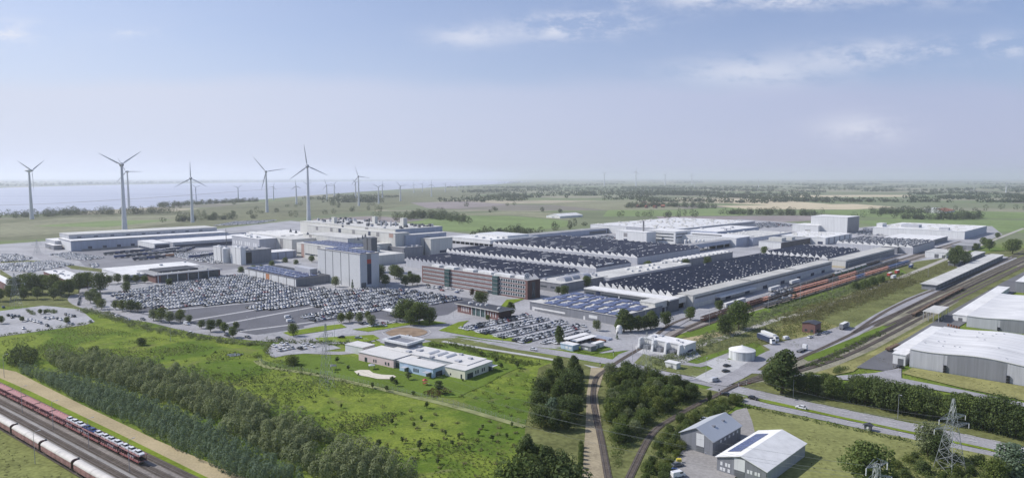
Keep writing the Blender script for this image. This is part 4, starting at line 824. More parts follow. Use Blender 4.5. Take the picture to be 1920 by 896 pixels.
r_ = random.Random(5); mb = MB(); mb2 = MB()
for _ in range(90):
    i, j = r_.uniform(4, R3.lu-4), r_.uniform(4, R3.lw-4); a = r_.uniform(.8, 2.4); (mb if r_.random() < .6 else mb2).rbox(R3, i-a, i+a, j-a*.8, j+a*.8, 33.4, 33.5+r_.uniform(1.2, 4))
mb.build('roof_plant', w_dark, t, O); mb2.build('roof_units', w_light, t, O)
for (x, y0, y1, w_) in ((627,418,407,9),(703,419,405.5,9),(757,426,408.5,12)):
    g_ = P(x, y0, 33.5); hh = (y0-y1)*g_[1]/FPX; mb = MB(); mb.box((g_[0], g_[1], 33.4+hh/2), (w_*g_[1]/FPX*.75, 7, hh), 0, GRID); mb.build('exhaust_tower', w_cream, t, O)
for q in range(4):
    g_ = P(715+q*9, 424, 33.5); mb = MB(); mb.tube((g_[0],g_[1],33.3),(g_[0],g_[1],41), 1.0, .9, 10); mb.build('chimney', w_light, t, O)
mb = MB(); panel(mb, R3, 'F', .5, R3.lu-.5, 24, 33, .1); mb.build('side_cladding', w_blue, t, O)
R = block((761,441),(738,438.5), 27, 0, wall=w_blue, C=(833,435)); mb = MB(); panel(mb, R, 'F', R.lu*.45, R.lu*.58, 8, 23.4, .1); mb.build('facade_band', w_band, t, O)
for (x, y, l) in ((671,450,3),(680,448,4),(685,447,5),(577,440,3),(555,437,4),(545,435,4)):
    g_ = P(x, y, 24); mb = MB(); mb.lathe((g_[0],g_[1],24), [(2.2,0),(1.6,l*.4),(.9,l*.8),(.1,l*1.3)], 7); mb.build('roof_stack', w_dark, t, O)
R = Rect((808,480),(790,476.5),(834,474)); h_ = HT(808,480,448.6); t = hall('stair_block', 'square pale block at the right end of the stepped factory', R, h_, w_cream, r_cream); part_panels(t, R, 'window_band', w_navy, [('F', .4, .7, 3, 6)]); part_panels(t, R, 'seam', w_band, [('L', .45, .55, 0, h_)])
R = Rect((757,485),(705,477),(0,0), lu=30); t = hall('low_link_hall', 'low flat link hall in front of the stepped factory', R, 13, w_mid, r_grey); part_panels(t, R, 'window_band', w_navy, [('L', .1, .35, 0, 7), ('L', .6, .75, 0, 7)]); vents(t, R, 13, 6, w_light, 3, 1.6, 5)
# -- white flat hall and link
R = Rect((919,450.5),(838,443.5),(962,440), z=10); t = hall('flat_white_hall', 'wide flat white hall on columns with shade painted black beneath before the green field', R, 9.5, w_white, r_white, z0=4.2, lip=.6); vents(t, R, 9.5, 8, r_white, 5, 2.4, 7); box_on(t, R, R.lu*.45, R.lu-4, 6, R.lw*.8, 10.1, 13.5, w_white, 'upper_storey')
box_on(t, R, 3, R.lu-3, 3, R.lw-3, 0, 4.2, m_black, 'undercroft_shade_box')  # solid black box stands for the shade under the raised hall
for q in range(9): box_on(t, R, .5, 1.5, R.lw*(q+.3)/9, R.lw*(q+.3)/9+1.2, 0, 4.2, w_light, 'column')
R = Rect((962,452),(0,0),(1150,438)); R.lw = 26; R.lu = 330; R2 = R
R = Rect((984,452.5),(0,0),(1146,437.5), lw=24); t = hall('long_grey_hall', 'very long narrow grey hall running to the white halls', R, 8.5, w_blue, r_grey); part_panels(t, R, 'window_band', w_dark, [('F', .75, .97, 1, 6)]); part_panels(t, R, 'end_wall', w_navy, [('F', .985, 1.0, 0, 8)])
R = Rect((992,453),(962,449),(0,0), lu=22); t = hall('link_shed', 'small white roofed shed at the near end of the long grey hall', R, 6, w_light, r_white); part_panels(t, R, 'roller_door', w_dark, [('L', .3, .6, 0, 4)])
# -- white halls beyond the sawtooth roofs
R = Rect((1265,430),(1077,423),(1385,413), z=14); t = hall('body_shop', 'broad white roofed hall beside the ploughed field', R, 13.5, w_light, r_sheet); rooflights(t, R, 14, 160, r_cream, (2.2,4), 11, hh=1.3); part_panels(t, R, 'window_band', w_band, [('F', .02, .98, 9, 11)]); part_panels(t, R, 'facade_step', w_white, [('L', .55, .99, .2, 13.2)])
R = Rect((1345,434.5),(1300,430),(1427,425.5), z=16); t = hall('paint_hall', 'white hall with long grey side beyond the silo tanks', R, 15.5, w_blue, r_white); vents(t, R, 15.5, 6, w_light, 4, 2.5, 8); part_panels(t, R, 'window_band', w_band, [('F', .02, .98, 6, 8)])
R = Rect((1412,445.5),(1380,441),(1478,435), z=12); R.lw = 70; t = hall('press_hall', 'pale roofed hall with blue grey side next to low brown hall', R, 11.5, w_blue, r_cream); rooflights(t, R, 12, 40, r_white, (2,3), 4); part_panels(t, R, 'roller_door', w_navy, [('F', .3, .45, 0, 5), ('F', .6, .7, 0, 5)])
R = Rect((1548,446),(1478,438.5),(1598,437.5), z=10); R.lw = 75; t = hall('parts_hall', 'white hall in front of the tall white warehouse', R, 9.5, w_white, r_white); part_panels(t, R, 'facade_band', w_band, [('F', a, a+.04, 0, 9) for a in (.1,.3,.5,.7,.9)]); part_panels(t, R, 'dock_door', w_navy, [('L', .05, .15, 0, 4), ('L', .5, .56, 0, 5)]); rooflights(t, R, 10, 30, r_cream, (2,6), 6)
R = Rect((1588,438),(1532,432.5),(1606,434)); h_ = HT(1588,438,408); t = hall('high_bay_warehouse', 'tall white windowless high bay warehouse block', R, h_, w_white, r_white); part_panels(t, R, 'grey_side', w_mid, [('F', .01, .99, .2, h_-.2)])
R = Rect((1534,436),(1499,431.5),(0,0), lu=60); t = hall('side_hall', 'low white side hall left of the tall white warehouse', R, 12, w_white, r_white); part_panels(t, R, 'dock_door', w_band, [('L', .3, .5, 0, 4)])
R = Rect((1212,458),(1163,452.5),(0,0), lu=26); h_ = HT(1212,458,436.5); t = hall('front_block', 'plain white block with dark gate before the body shop', R, h_, w_white, r_white); part_panels(t, R, 'gate', w_navy, [('L', .62, .74, 0, 6)]); part_panels(t, R, 'window', w_band, [('L', .62, .74, 9, 15)])
g_ = P(1206, 455); mb = MB(); mb.tube((*g_[:2],0),(*g_[:2],34), 1.5, 1.3, 10); tag(mb.build('chimney', w_band, None, g_), 'single grey chimney rising by the plain white block', 'chimney')
R = Rect((1266,457.5),(1217,452.5),(0,0), lu=45); h_ = HT(1266,457.5,435); t = hall('office_block', 'white block with three dark ribbon windows', R, h_, w_white, r_white); part_panels(t, R, 'window_band', m_glass, [('L', .06, .95, z*h_, z*h_+1.8) for z in (.22,.48,.74)]); part_panels(t, R, 'window_band', m_glass, [('F', .06, .8, z*h_, z*h_+1.8) for z in (.48,.74)])
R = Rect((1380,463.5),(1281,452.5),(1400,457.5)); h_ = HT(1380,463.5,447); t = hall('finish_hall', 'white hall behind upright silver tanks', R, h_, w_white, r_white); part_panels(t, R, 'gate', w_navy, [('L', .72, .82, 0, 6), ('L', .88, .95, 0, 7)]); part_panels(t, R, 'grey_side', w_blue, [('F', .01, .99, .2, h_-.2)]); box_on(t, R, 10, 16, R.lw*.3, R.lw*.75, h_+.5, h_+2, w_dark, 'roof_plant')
for x in (1285,1291,1304,1311,1318):
    g_ = P(x, 466.5); t = thing('storage_tank', 'upright silver tank in the row before the white finish hall', 'tank', g_, 'upright silver tanks'); mb = MB(); mb.lathe((*g_[:2],0), [(1.9,0),(1.9,12),(1.2,13),(.05,13.3)], 16); mb.build('shell', r_white, t, g_); mb = MB(); mb.tube((g_[0]-2.1,g_[1]-.4,0),(g_[0]-2.1,g_[1]-.4,13), .18); mb.build('ladder', w_band, t, g_)
R = Rect((1294,474.5),(0,0),(1411,459), lw=14); t = hall('conveyor_bridge', 'long raised conveyor bridge with dark space beneath', R, 10, w_blue, r_grey, z0=5); box_on(t, R, R.lu*.45, R.lu-1, 2, 12, 0, 5, m_black, 'bridge_shade_box')  # black box puts shade into the space beneath the bridge
for q in range(7): box_on(t, R, R.lu*q/7+2, R.lu*q/7+3.2, .5, 1.7, 0, 5, w_light, 'column')
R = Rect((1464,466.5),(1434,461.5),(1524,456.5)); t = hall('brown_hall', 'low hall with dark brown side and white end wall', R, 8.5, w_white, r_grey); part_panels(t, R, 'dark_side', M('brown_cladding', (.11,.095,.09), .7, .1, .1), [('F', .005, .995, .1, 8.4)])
box_on(t, R, 14, 30, 5, 24, 9, 14, w_cream, 'roof_house'); box_on(t, R, 48, 60, 4, 14, 9, 13, w_cream, 'roof_house')
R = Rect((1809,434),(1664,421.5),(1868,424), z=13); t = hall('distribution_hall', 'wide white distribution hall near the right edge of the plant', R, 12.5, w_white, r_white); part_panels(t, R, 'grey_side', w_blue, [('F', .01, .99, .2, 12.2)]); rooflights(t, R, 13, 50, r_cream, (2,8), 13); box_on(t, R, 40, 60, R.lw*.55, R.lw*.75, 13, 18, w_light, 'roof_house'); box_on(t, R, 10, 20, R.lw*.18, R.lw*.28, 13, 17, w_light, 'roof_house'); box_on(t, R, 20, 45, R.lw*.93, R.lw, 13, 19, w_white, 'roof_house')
R = Rect((1745,451),(1672,441.5),(1793,443.5), z=7.5); t = hall('low_white_hall', 'low white hall in front of the distribution hall', R, 7, w_mid, r_white); part_panels(t, R, 'window_band', w_dark, [('F', .05, .95, 1, 5)])
# -- sawtooth halls
R = Rect((1010,521),(712,492.5),(1094,506.5), z=8); R.lu = max(20, R.lu-10); sawtooth('sawtooth_hall', 'nearest dark sawtooth roof directly behind the brick office', R, 8, 27, 3.2, 8.0, gable=w_light, seed=1, strips=1)
R = Rect((1118,503),(832,471.5),(1176,492), z=8); sawtooth('sawtooth_hall', 'middle dark sawtooth roof with bright white zigzag gables', R, 8, 27, 3.4, 11, seed=2, strips=3)
R = Rect((1195,483),(930,456.5),(1325,466.5), z=8); sawtooth('sawtooth_hall', 'farthest dark sawtooth roof before the white halls', R, 8, 25, 3.4, 12, seed=3, strips=5)
R = Rect((1262,556),(1118,538),(1545,489.5), z=9); sawtooth('sawtooth_hall', 'long dark sawtooth roof alongside the freight sidings', R, 9, 11, 3.8, 7, seed=4)
R = Rect((1552,485),(1437,475.5),(1618,471), z=9); sawtooth('sawtooth_hall', 'short dark sawtooth roof beyond the long railside one', R, 9, 10, 3.8, 9, seed=5)
R = Rect((1712,464),(1602,448.5),(1752,453), z=9); sawtooth('sawtooth_hall', 'speckled dark sawtooth roof before the distribution hall', R, 9, 11, 3.0, 6, seed=6, roofm=sheets('speckled_roof', (.055,.06,.08), (.17,.175,.19), 6.0, rough=.7), strips=3)
R = Rect((1262,490.5),(1245,487.5),(1365,471), z=8); t = hall('ribbed_link_roof', 'narrow link building with ribbed white roof beside courtyard trees', R, 7.5, w_mid, r_cream)
for q in range(14): box_on(t, R, R.lu*q/14+2, R.lu*q/14+5.5, 2, R.lw-2, 8, 9.2, r_white, 'roof_rib')
R = Rect((1256,563),(1089,541.5),(0,0), z=9.5, lu=13); t = hall('head_building', 'grey head building with white roof at the end of the railside sawtooth hall', R, 9, w_dark, r_white, r_white, lip=.9); part_panels(t, R, 'cladding', w_mid, [('L', .005, .995, .1, 5.2)], .05); part_panels(t, R, 'window_band', m_glass, [('L', .02, .28, 5.5, 6.9), ('L', .32, .78, 5.5, 6.9), ('L', .88, .98, 5.5, 6.9)], .1); part_panels(t, R, 'stair_tower', w_navy, [('L', .17, .2, 0, 8.6), ('L', .8, .85, 0, 8.6)], .3); part_panels(t, R, 'door', w_white, [('L', .30, .315, 5.4, 7), ('L', .56, .575, 5.4, 7)], .2)
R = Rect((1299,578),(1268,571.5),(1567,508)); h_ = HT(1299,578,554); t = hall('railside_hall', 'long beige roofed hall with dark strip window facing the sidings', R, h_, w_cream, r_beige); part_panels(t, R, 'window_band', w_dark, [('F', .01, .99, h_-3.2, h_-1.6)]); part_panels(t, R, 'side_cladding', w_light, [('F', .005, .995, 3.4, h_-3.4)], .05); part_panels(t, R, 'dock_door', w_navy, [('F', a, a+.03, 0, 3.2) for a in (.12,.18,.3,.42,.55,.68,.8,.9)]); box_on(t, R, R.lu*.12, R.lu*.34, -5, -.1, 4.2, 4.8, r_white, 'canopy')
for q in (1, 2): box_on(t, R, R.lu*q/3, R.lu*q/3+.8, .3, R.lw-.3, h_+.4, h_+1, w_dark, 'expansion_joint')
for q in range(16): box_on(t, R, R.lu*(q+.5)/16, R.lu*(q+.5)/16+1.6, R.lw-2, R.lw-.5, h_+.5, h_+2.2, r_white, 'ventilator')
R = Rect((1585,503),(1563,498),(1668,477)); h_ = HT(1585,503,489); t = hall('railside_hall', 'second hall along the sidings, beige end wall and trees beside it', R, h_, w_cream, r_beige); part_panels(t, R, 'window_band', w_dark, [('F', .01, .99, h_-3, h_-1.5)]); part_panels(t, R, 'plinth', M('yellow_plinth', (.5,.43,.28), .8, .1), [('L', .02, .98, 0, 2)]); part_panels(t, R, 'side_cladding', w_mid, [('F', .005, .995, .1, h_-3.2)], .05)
R = Rect((1682,476),(1660,472),(1747,460.5)); t = hall('railside_hall', 'third and farthest grey hall along the sidings', R, 8.5, w_mid, r_cream); part_panels(t, R, 'window_band', w_dark, [('F', .02, .98, 5.5, 7)])
R = Rect((1228,592),(0,0),(1289,575), lw=13); t = hall('bridge_hall', 'beige bridge joining solar roofed hall to the railside hall', R, 9, w_cream, r_cream, z0=4.6); box_on(t, R, 2, R.lu-2, 3, 12, 0, 4.6, m_black, 'underpass_shade_box')  # black filler box paints the shade below the bridge
for q in range(4): box_on(t, R, R.lu*q/3.4+.5, R.lu*q/3.4+1.8, .4, 1.6, 0, 4.6, w_cream, 'column')
R = Rect((1160,593),(974,568.5),(1232,571), z=6.5); t = hall('solar_roof_hall', 'wide low grey hall with blue solar panels over its roof', R, 6, w_mid, r_cream); part_panels(t, R, 'white_canopy', r_white, [('L', .55, .92, 2.2, 3.4)], 2.5); part_panels(t, R, 'banner', w_white, [('L', .22, .31, 2, 4.2)]); part_panels(t, R, 'door', w_white, [('L', .35, .37, 0, 2.6), ('L', .94, .97, 0, 3)])
for a in range(5):
    for b_ in range(7):
        if (a, b_) in ((0,6),(4,0)): continue
        mb = MB(); i0, j0 = R.lu*(a+.08)/5, R.lw*(b_+.10)/7
        for q in range(4): mb.rbox(R, i0+q*R.lu*.042, i0+q*R.lu*.042+R.lu*.037, j0+(a % 2)*3, j0+R.lw*.112, 6.8+.02*a, 7.15+.02*a)
        mb.build('solar_array', m_solar, t, R.base())
rooflights(t, R, 6.5, 30, r_white, (1.6,1.2), 21)
R = Rect((1052,532),(1009,524.5),(1098,512), z=8); t = hall('technical_hall', 'grey hall with round roof hoods right behind the brick office', R, 7.5, w_mid, r_cream); part_panels(t, R, 'window_band', m_glass, [('L', .25, .4, 3, 4.4), ('L', .55, .8, 3, 4.4)])
for (i, j) in ((12,10),(26,12),(40,10)):
    mb = MB(); pr = [(j+5*math.cos(a), 8+4*math.sin(a)) for a in np.linspace(0, math.pi, 9)]; mb.extrude(R, pr, i, i+10, 0, 0); mb.build('roof_hood', w_light, t, R.base())
vents(t, R, 7.5, 8, w_light, 2.5, 2, 17)
R = Rect((1143,521),(1092,513.5),(1262,490.5), z=7.5); R.lw = 32; t = hall('workshop_row', 'low workshop row with ribbon windows between the sawtooth roofs', R, 7, w_light, r_cream); part_panels(t, R, 'window_band', m_glass, [('F', .03, .95, 1.2, 2.4), ('F', .03, .95, 4, 5.4)]); vents(t, R, 7, 12, r_white, 4, 2, 19)
# -- tall tower block
R = Rect((676,541),(582,527),(708,535.5)); h_ = HT(676,541,477.5); t = hall('storage_tower', 'tall windowless pale grey tower block behind the car park', R, h_, M('tower_cladding', (.56,.565,.57), .65, .05, .05, fine=.5), r_cream, w_band, lip=.7)
part_panels(t, R, 'groove', w_dark, [('L', a, a+.012, 0, h_) for a in (.24,.43,.62,.80)]); part_panels(t, R, 'dark_strip', w_navy, [('F', .36, .58, 3, h_-9)]); part_panels(t, R, 'red_panel', w_red, [('F', .36, .58, h_-8.9, h_-5)]); part_panels(t, R, 'head_panel', w_band, [('F', .36, .58, h_-4.9, h_-.4)]); part_panels(t, R, 'gate', w_dark, [('F', .05, .3, 0, 5)])
mb = MB(); [mb.rbox(R, R.lu*a-3, R.lu*a+3, 2+q*7, 7+q*7, h_+.7, h_+1.5) for q in range(int(R.lw/7)-1) for a in (.25,.7)]; mb.build('solar_array', m_solar, t, R.base())
R = Rect((697,512),(687,509),(704,510)); h_ = HT(697,512,447); t = hall('stair_tower', 'dark slab tower just right behind the pale tower block', R, h_, w_dark, w_dark, cat='tower'); part_panels(t, R, 'groove', m_black, [('L', .45, .55, 0, h_)])
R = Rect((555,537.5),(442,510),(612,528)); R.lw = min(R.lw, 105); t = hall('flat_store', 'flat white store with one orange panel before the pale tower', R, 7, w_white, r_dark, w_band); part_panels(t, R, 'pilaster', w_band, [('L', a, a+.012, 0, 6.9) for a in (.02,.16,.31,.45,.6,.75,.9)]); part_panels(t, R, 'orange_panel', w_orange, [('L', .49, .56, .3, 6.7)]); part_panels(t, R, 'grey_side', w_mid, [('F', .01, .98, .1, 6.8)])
box_on(t, R, 26, R.lu-2, 20, 50, 7.4, 12, w_light, 'upper_storey'); mb = MB(); [mb.rbox(R, 3+a*8, 9+a*8, 4+q*8, 10+q*8, 7.5, 8.1) for q in range(int(R.lw/8)) for a in range(3)]; mb.build('solar_array', m_solar, t, R.base()); rooflights(t, R, 7.5, 26, r_white, (1.5,1.5), 12)
# -- brick office
R = Rect((989,562),(786,529.5),(1009,557)); h_ = 15.2; t = hall('brick_office', 'long four storey red brick office with two glass stair towers', R, h_, m_brick, r_grey, m_brick, lip=.7, over=.1); part_panels(t, R, 'end_wall', m_brickd, [('F', .0, 1.0, .1, h_+.4)], .12)  # end wall away from the sun: shade painted in with darker brick
sec = ((.02,.245),(.285,.70),(.745,.985))
for si, (a0, a1) in enumerate(sec):
    for fl in range(4):
        mb = MB(); z0 = 1.2+fl*3.65; A0, A1 = a0*R.lw, a1*R.lw; big = si == 0; zh = 2.35 if big else 1.6
        panel(mb, R, 'L', A0, A1, z0+.4, z0+.4+zh, .06, 0); n = int((A1-A0)/(2.6 if big else 1.5))
        for q in range(n+1):
            c = A0+(A1-A0)*q/n; panel(mb, R, 'L', c-.22, c+.22, z0+.4, z0+.4+zh, .16, 1)
        panel(mb, R, 'L', A0, A1, z0+.3, z0+.5, .2, 1); panel(mb, R, 'L', A0, A1, z0+.3+zh, z0+.5+zh, .2, 1)
        mb.build('window_band', [m_glass, m_frame], t, R.base())
for c in (.265,.722):
    mb = MB(); mb.rbox(R, -1.8, 2, R.lw*c-3.2, R.lw*c+3.2, 0, h_+.9, 0)
    for z in (3,6.6,10.2,13.8): mb.rbox(R, -1.9, 2.1, R.lw*c-3.3, R.lw*c+3.3, z, z+.4, 1)
    mb.build('stair_tower', [m_glassg, w_band], t, R.base())
part_panels(t, R, 'stair_window', m_glass, [('F', .35, .6, 1, 14)], .2); part_panels(t, R, 'door', m_glass, [('L', .30, .34, 0, 2.6)], .2)
for (a, b_, c, d) in ((2,9,.16,.3),(4,10,.34,.46),(3,9,.5,.6),(2,9,.68,.78),(3,8,.84,.92),(5,10,.06,.14)): box_on(t, R, a, b_, R.lw*c, R.lw*d, h_+.7, h_+2.6, r_white, 'roof_house')
# round emblem on its roof
c = R.pt(6, 6); ex = thing('roof_emblem', 'round white emblem disc with two stacked letters on the brick office roof', 'sign', (c[0], c[1], h_+.7)); ex.rotation_euler = (0, 0, math.atan2(-.995, .10)+math.pi/2)
mb = MB(); th_ = np.linspace(0, 2*math.pi, 33)[:-1]; D = .35
mb.add([(2.3*math.cos(a), -D, 3.0+2.3*math.sin(a)) for a in th_]+[(2.3*math.cos(a), D, 3.0+2.3*math.sin(a)) for a in th_], [(i, (i+1) % 32, 32+(i+1) % 32, 32+i) for i in range(32)]+[tuple(range(32)), tuple(range(32, 64))[::-1]]); mb.build('disc', m_frame, ex)
mb = MB()
def stroke(x0, z0, x1, z1, w=.22):
    dx, dz = x1-x0, z1-z0; L_ = math.hypot(dx, dz); nx, nz = -dz/L_*w, dx/L_*w
    for y in (-D-.03, D+.03): mb.add([(x0-nx,y,3+z0-nz),(x1-nx,y,3+z1-nz),(x1+nx,y,3+z1+nz),(x0+nx,y,3+z0+nz)], [(0,1,2,3)])
for (a, b_) in (((-.75,1.75),(0,.25)),((0,.25),(.75,1.75)),((-1.7,.8),(-.8,-1.6)),((-.8,-1.6),(0,-.1)),((0,-.1),(.8,-1.6)),((.8,-1.6),(1.7,.8))): stroke(*a, *b_)
mb.build('letters', w_navy, ex); mb = MB(); mb.tube((0,0,0),(0,0,.8),.25); mb.build('post', w_band, ex)
R = Rect((935,600.5),(843,587.5),(953,595)); t = hall('gatehouse', 'low brick gatehouse with glazed middle and projecting flat roof', R, 6.2, m_brick, r_dark, r_cream, lip=.7, over=1.6); part_panels(t, R, 'end_wall', m_brickd, [('F', 0, 1, .1, 6.1)], .1)  # gatehouse end gets the same darker brick as painted shade
part_panels(t, R, 'glass_front', m_glassg, [('L', .30, .62, .2, 5.6)], .15); part_panels(t, R, 'window', m_frame, [('L', a, a+.014, 1.5, 4.8) for a in (.72,.76,.80,.84,.88,.06,.12,.18,.24)]); part_panels(t, R, 'pillar', m_frame, [('L', a, a+.012, 0, 6.1) for a in (.30,.41,.52,.62)], .6); rooflights(t, R, 6.9, 8, r_white, (2,1.2), 3)
# bus stop canopy
R = Rect((751,588.5),(712,581),(0,0), z=4.2, lu=7); t = thing('bus_shelter', 'white flat bus stop canopy under the dark trees', 'shelter', R.base()); box_on(t, R, 0, 7, 0, R.lw, 4.0, 4.4, r_white, 'roof')
for q in range(6): box_on(t, R, 3.4, 3.7, R.lw*(q+.4)/6, R.lw*(q+.4)/6+.3, 0, 4, m_steel, 'post')
# -- nursery
t = thing('nursery', 'flat roofed nursery painted pink, blue and yellow in the meadow', 'building', P(800,690)); O = tuple(P(800,690)); NA = 54
m_pink = M('pink_render', (.70,.55,.54), .85, .05, .3); m_sky = M('pale_blue_render', (.46,.58,.73), .85, .05, .3); m_yelr = M('yellow_render', (.75,.72,.58), .85, .05, .3); m_flatr = M('nursery_roof', (.60,.585,.555), .85, .08, .2, fine=1.2)
def nb(B, A, C, h, wall, roof=m_flatr, lu=None, lw=None, wins=(), ledge=w_light, nm='wing'):
    R = Rect(B, A, C or (0,0), ang=NA, lu=lu, lw=lw); mb = MB(); mb.rbox(R, 0, R.lu, 0, R.lw, 0, h); w_ = mb.build(nm+'_wall', wall, t, O); mb = MB(); mb.rbox(R, -.25, R.lu+.25, -.25, R.lw+.25, h, h+.35, 0, top=1); mb.build('roof', [ledge, roof], t, O)
    for (f, a0, a1, z0, z1) in wins:
        n = R.lw if f == 'L' else R.lu; mb = MB(); panel(mb, R, f, a0*n, a1*n, z0, z1, .07); g2 = mb.build('window', m_glass, t, O)
        mb = MB(); panel(mb, R, f, a0*n-.12, a1*n+.12, z0-.15, z0-.02, .14); mb.build('sill', m_frame, g2)
    return R
nb((738,690.5),(683,672.5), None, 4.6, m_pink, lu=17, wins=[('L',.12,.16,1,2.6),('L',.2,.24,1,2.6),('L',.48,.51,1,2.6),('L',.54,.57,1,2.6),('L',.75,.82,.2,2.6)])
nb((758,693),(738,688), None, 4.1, w_mid, lu=24, wins=[('L',.1,.9,.4,3)])
Rb = nb((812,709),(757,692), (836,700.5), 4.6, m_sky, lu=None, wins=[('L',.42,.455,1.2,3),('L',.48,.515,1.2,3),('L',.54,.575,1.2,3),('L',.05,.2,.1,2.8),('L',.72,.85,.1,2.8),('F',.2,.7,.1,2.8)])
Ry = nb((872,712.5),(841,702), (919,692.5), 4.6, m_yelr, wins=[('L',.15,.22,.1,2.6),('L',.7,.76,1,2),('F',.36,.40,1.2,3),('F',.44,.48,1.2,3),('F',.6,.64,1.2,3),('F',.67,.71,1.2,3),('F',.08,.28,.1,2.8),('F',.85,.97,.1,2.8)])
Rm = Rect((872,709.5),(735,668), (919,690.5), ang=NA); mb = MB(); mb.rbox(Rm, 5, Rm.lu-1, 3, Rm.lw-2, 0, 4.85); mb.build('core_wall', w_white, t, O); mb = MB(); mb.rbox(Rm, 4.7, Rm.lu-.7, 2.7, Rm.lw-1.7, 4.98, 5.3, 0); mb.build('roof', m_flatr, t, O)
for j in (.36,.46,.56):
    mb = MB(); mb.extrude(Rm, [(Rm.lw*j+2*math.cos(a), 5.3+1.2*math.sin(a)) for a in np.linspace(0, math.pi, 7)], Rm.lu*.40, Rm.lu*.78, 0, 0); mb.build('barrel_rooflight', r_white, t, O)
for (i, j, a) in ((.35,.18,1.4),(.7,.15,1),(.3,.75,1.2),(.8,.8,1.2),(.55,.7,1.5),(.85,.3,.9),(.25,.45,1)):
    mb = MB(); mb.rbox(Rm, Rm.lu*i-a, Rm.lu*i+a, Rm.lw*j-a, Rm.lw*j+a, 5.3, 6.1); mb.build('rooflight', w_light, t, O)
R = Rect((764,671),(733,658.5),(800,664), ang=NA); mb = MB(); mb.rbox(R, 0, R.lu, 0, R.lw, 0, 7.2); mb.build('upper_storey', w_mid, t, O)
mb = MB(); o_ = .9
for (a, b_, c, d) in ((-o_, R.lu+o_, -o_, .6), (-o_, R.lu+o_, R.lw-.6, R.lw+o_), (-o_, .6, .6, R.lw-.6), (R.lu-.6, R.lu+o_, .6, R.lw-.6)): mb.rbox(R, a, b_, c, d, 7.2, 8.4)
mb.build('roof_frame', w_white, t, O)
R = Rect((680,666),(656,656.5),(700,659), ang=NA); mb = MB(); mb.rbox(R, 0, R.lu, 0, R.lw, 0, 4.2); mb.build('annex_wall', w_white, t, O); mb = MB(); mb.rbox(R, -.2, R.lu+.2, -.2, R.lw+.2, 4.2, 4.5); mb.build('roof', m_flatr, t, O)
for (i0, i1, j0, j1) in ((-3,-.2,Rb.lw*.05,Rb.lw*.2),(-3,-.2,Rb.lw*.72,Rb.lw*.86)): mb = MB(); mb.rbox(Rb, i0, i1, j0, j1, 2.9, 3.05); mb.build('awning', w_light, t, O)
mb = MB(); mb.rbox(Ry, Ry.lu*.84, Ry.lu*1.02, -3.2, -.2, 2.9, 3.05); mb.build('awning', w_white, t, O)
# -- white zigzag building, tank, huts
R = Rect((1284,666),(1200,652.5),(1309,659.5)); t = hall('transformer_building', 'white building with three tall slanting fins beside the track', R, 5.4, w_white, r_white); part_panels(t, R, 'window_band', w_navy, [('F', .25, .75, 1, 2.2)])
for a in (.0,.31,.62,.95):
    mb = MB(); j = R.lw*a; fp = [(-6.5,.0),(-6.5,1.5),(-5.6,6.6),(-2.6,6.6),(-.05,3.4),(-.05,.0)]; A_ = [R.pt(i,j,z) for i,z in fp]; B_ = [R.pt(i,j+1.3,z) for i,z in fp]
    mb.add(A_+B_, [(k,(k+1) % 6,6+(k+1) % 6,6+k) for k in range(6)]+[tuple(range(6))[::-1], tuple(range(6,12))]); mb.build('fin', w_white, t, R.base())
for a in (.12,.43,.74):
    mb = MB(); j = R.lw*a; mb.rbox(R, -5, -1.2, j+1, j+4.5, 0, 2.8); mb.build('transformer', w_mid, t, R.base())
    for q in range(3): mb = MB(); c = R.pt(-4+q*1.2, j+2.6); mb.tube((c[0],c[1],2.8),(c[0],c[1],4.6),.16,.1,5); mb.build('insulator', m_frame, t, R.base())
vents(t, R, 5.4, 4, w_light, 2, 1, 4)
g_ = P(1391, 672); t = thing('round_tank', 'round white tank with a cone roof on the lawn', 'tank', g_); mb = MB(); mb.lathe((*g_[:2],0), [(7,0),(7,4.9)], 40); mb.build('shell', M('stained_tank_wall', (.52,.53,.52), .7, .22, .8, stretch=(1,1,.06)), t, g_)
mb = MB(); mb.lathe((*g_[:2],0), [(7.15,4.9),(7.15,5.15),(3.5,6.4),(.4,7.4),(.35,7.8),(.02,7.85)], 40); mb.build('roof', r_white, t, g_, smooth=False); mb = MB(); mb.tube((g_[0]+6.9,g_[1]-1.6,0),(g_[0]+6.9,g_[1]-1.6,5.6),.12); mb.build('ladder', w_dark, t, g_)
R = Rect((1268,693.5),(1248,688.5),(1273,690)); t = hall('pump_hut', 'small white flat hut between main road and utility lawn', R, 3, w_white, r_white); part_panels(t, R, 'door', w_mid, [('L', .3, .5, 0, 2.2)])
R = Rect((1528,626.5),(1508,621),(1537,621.5)); t = gable_hall('brick_hut', 'lonely red brick hut with dark roof among bushes', R, 6.2, .8, m_brick, r_dark); part_panels(t, R, 'window', m_glass, [('L', .15,.35,1.2,2.6), ('L', .6,.8,1.2,2.6), ('F', .3,.6,1,2.6)])
R = Rect((1074,658.5),(1047,654.5),(1080,654)); t = hall('site_container', 'pale blue site container by the visitor car park', R, 3, M('pale_blue_panel', (.42,.52,.62), .6, .05), r_white); part_panels(t, R, 'window', m_frame, [('L', .1,.3,1,2.2), ('L', .4,.6,1,2.2)])
R = Rect((1108,660),(1088,656),(1114,656)); t = hall('site_container', 'dark grey site container next to the white bike shed roof', R, 2.8, w_mid, r_grey); part_panels(t, R, 'window', m_frame, [('L', .3,.6,1,2)])
R = Rect((1116,655),(1110,653),(1131,650)); t = hall('site_container', 'plain white site container by the works entrance', R, 3, w_white, r_white); part_panels(t, R, 'door', w_mid, [('F', .3,.5,0,2.1)])
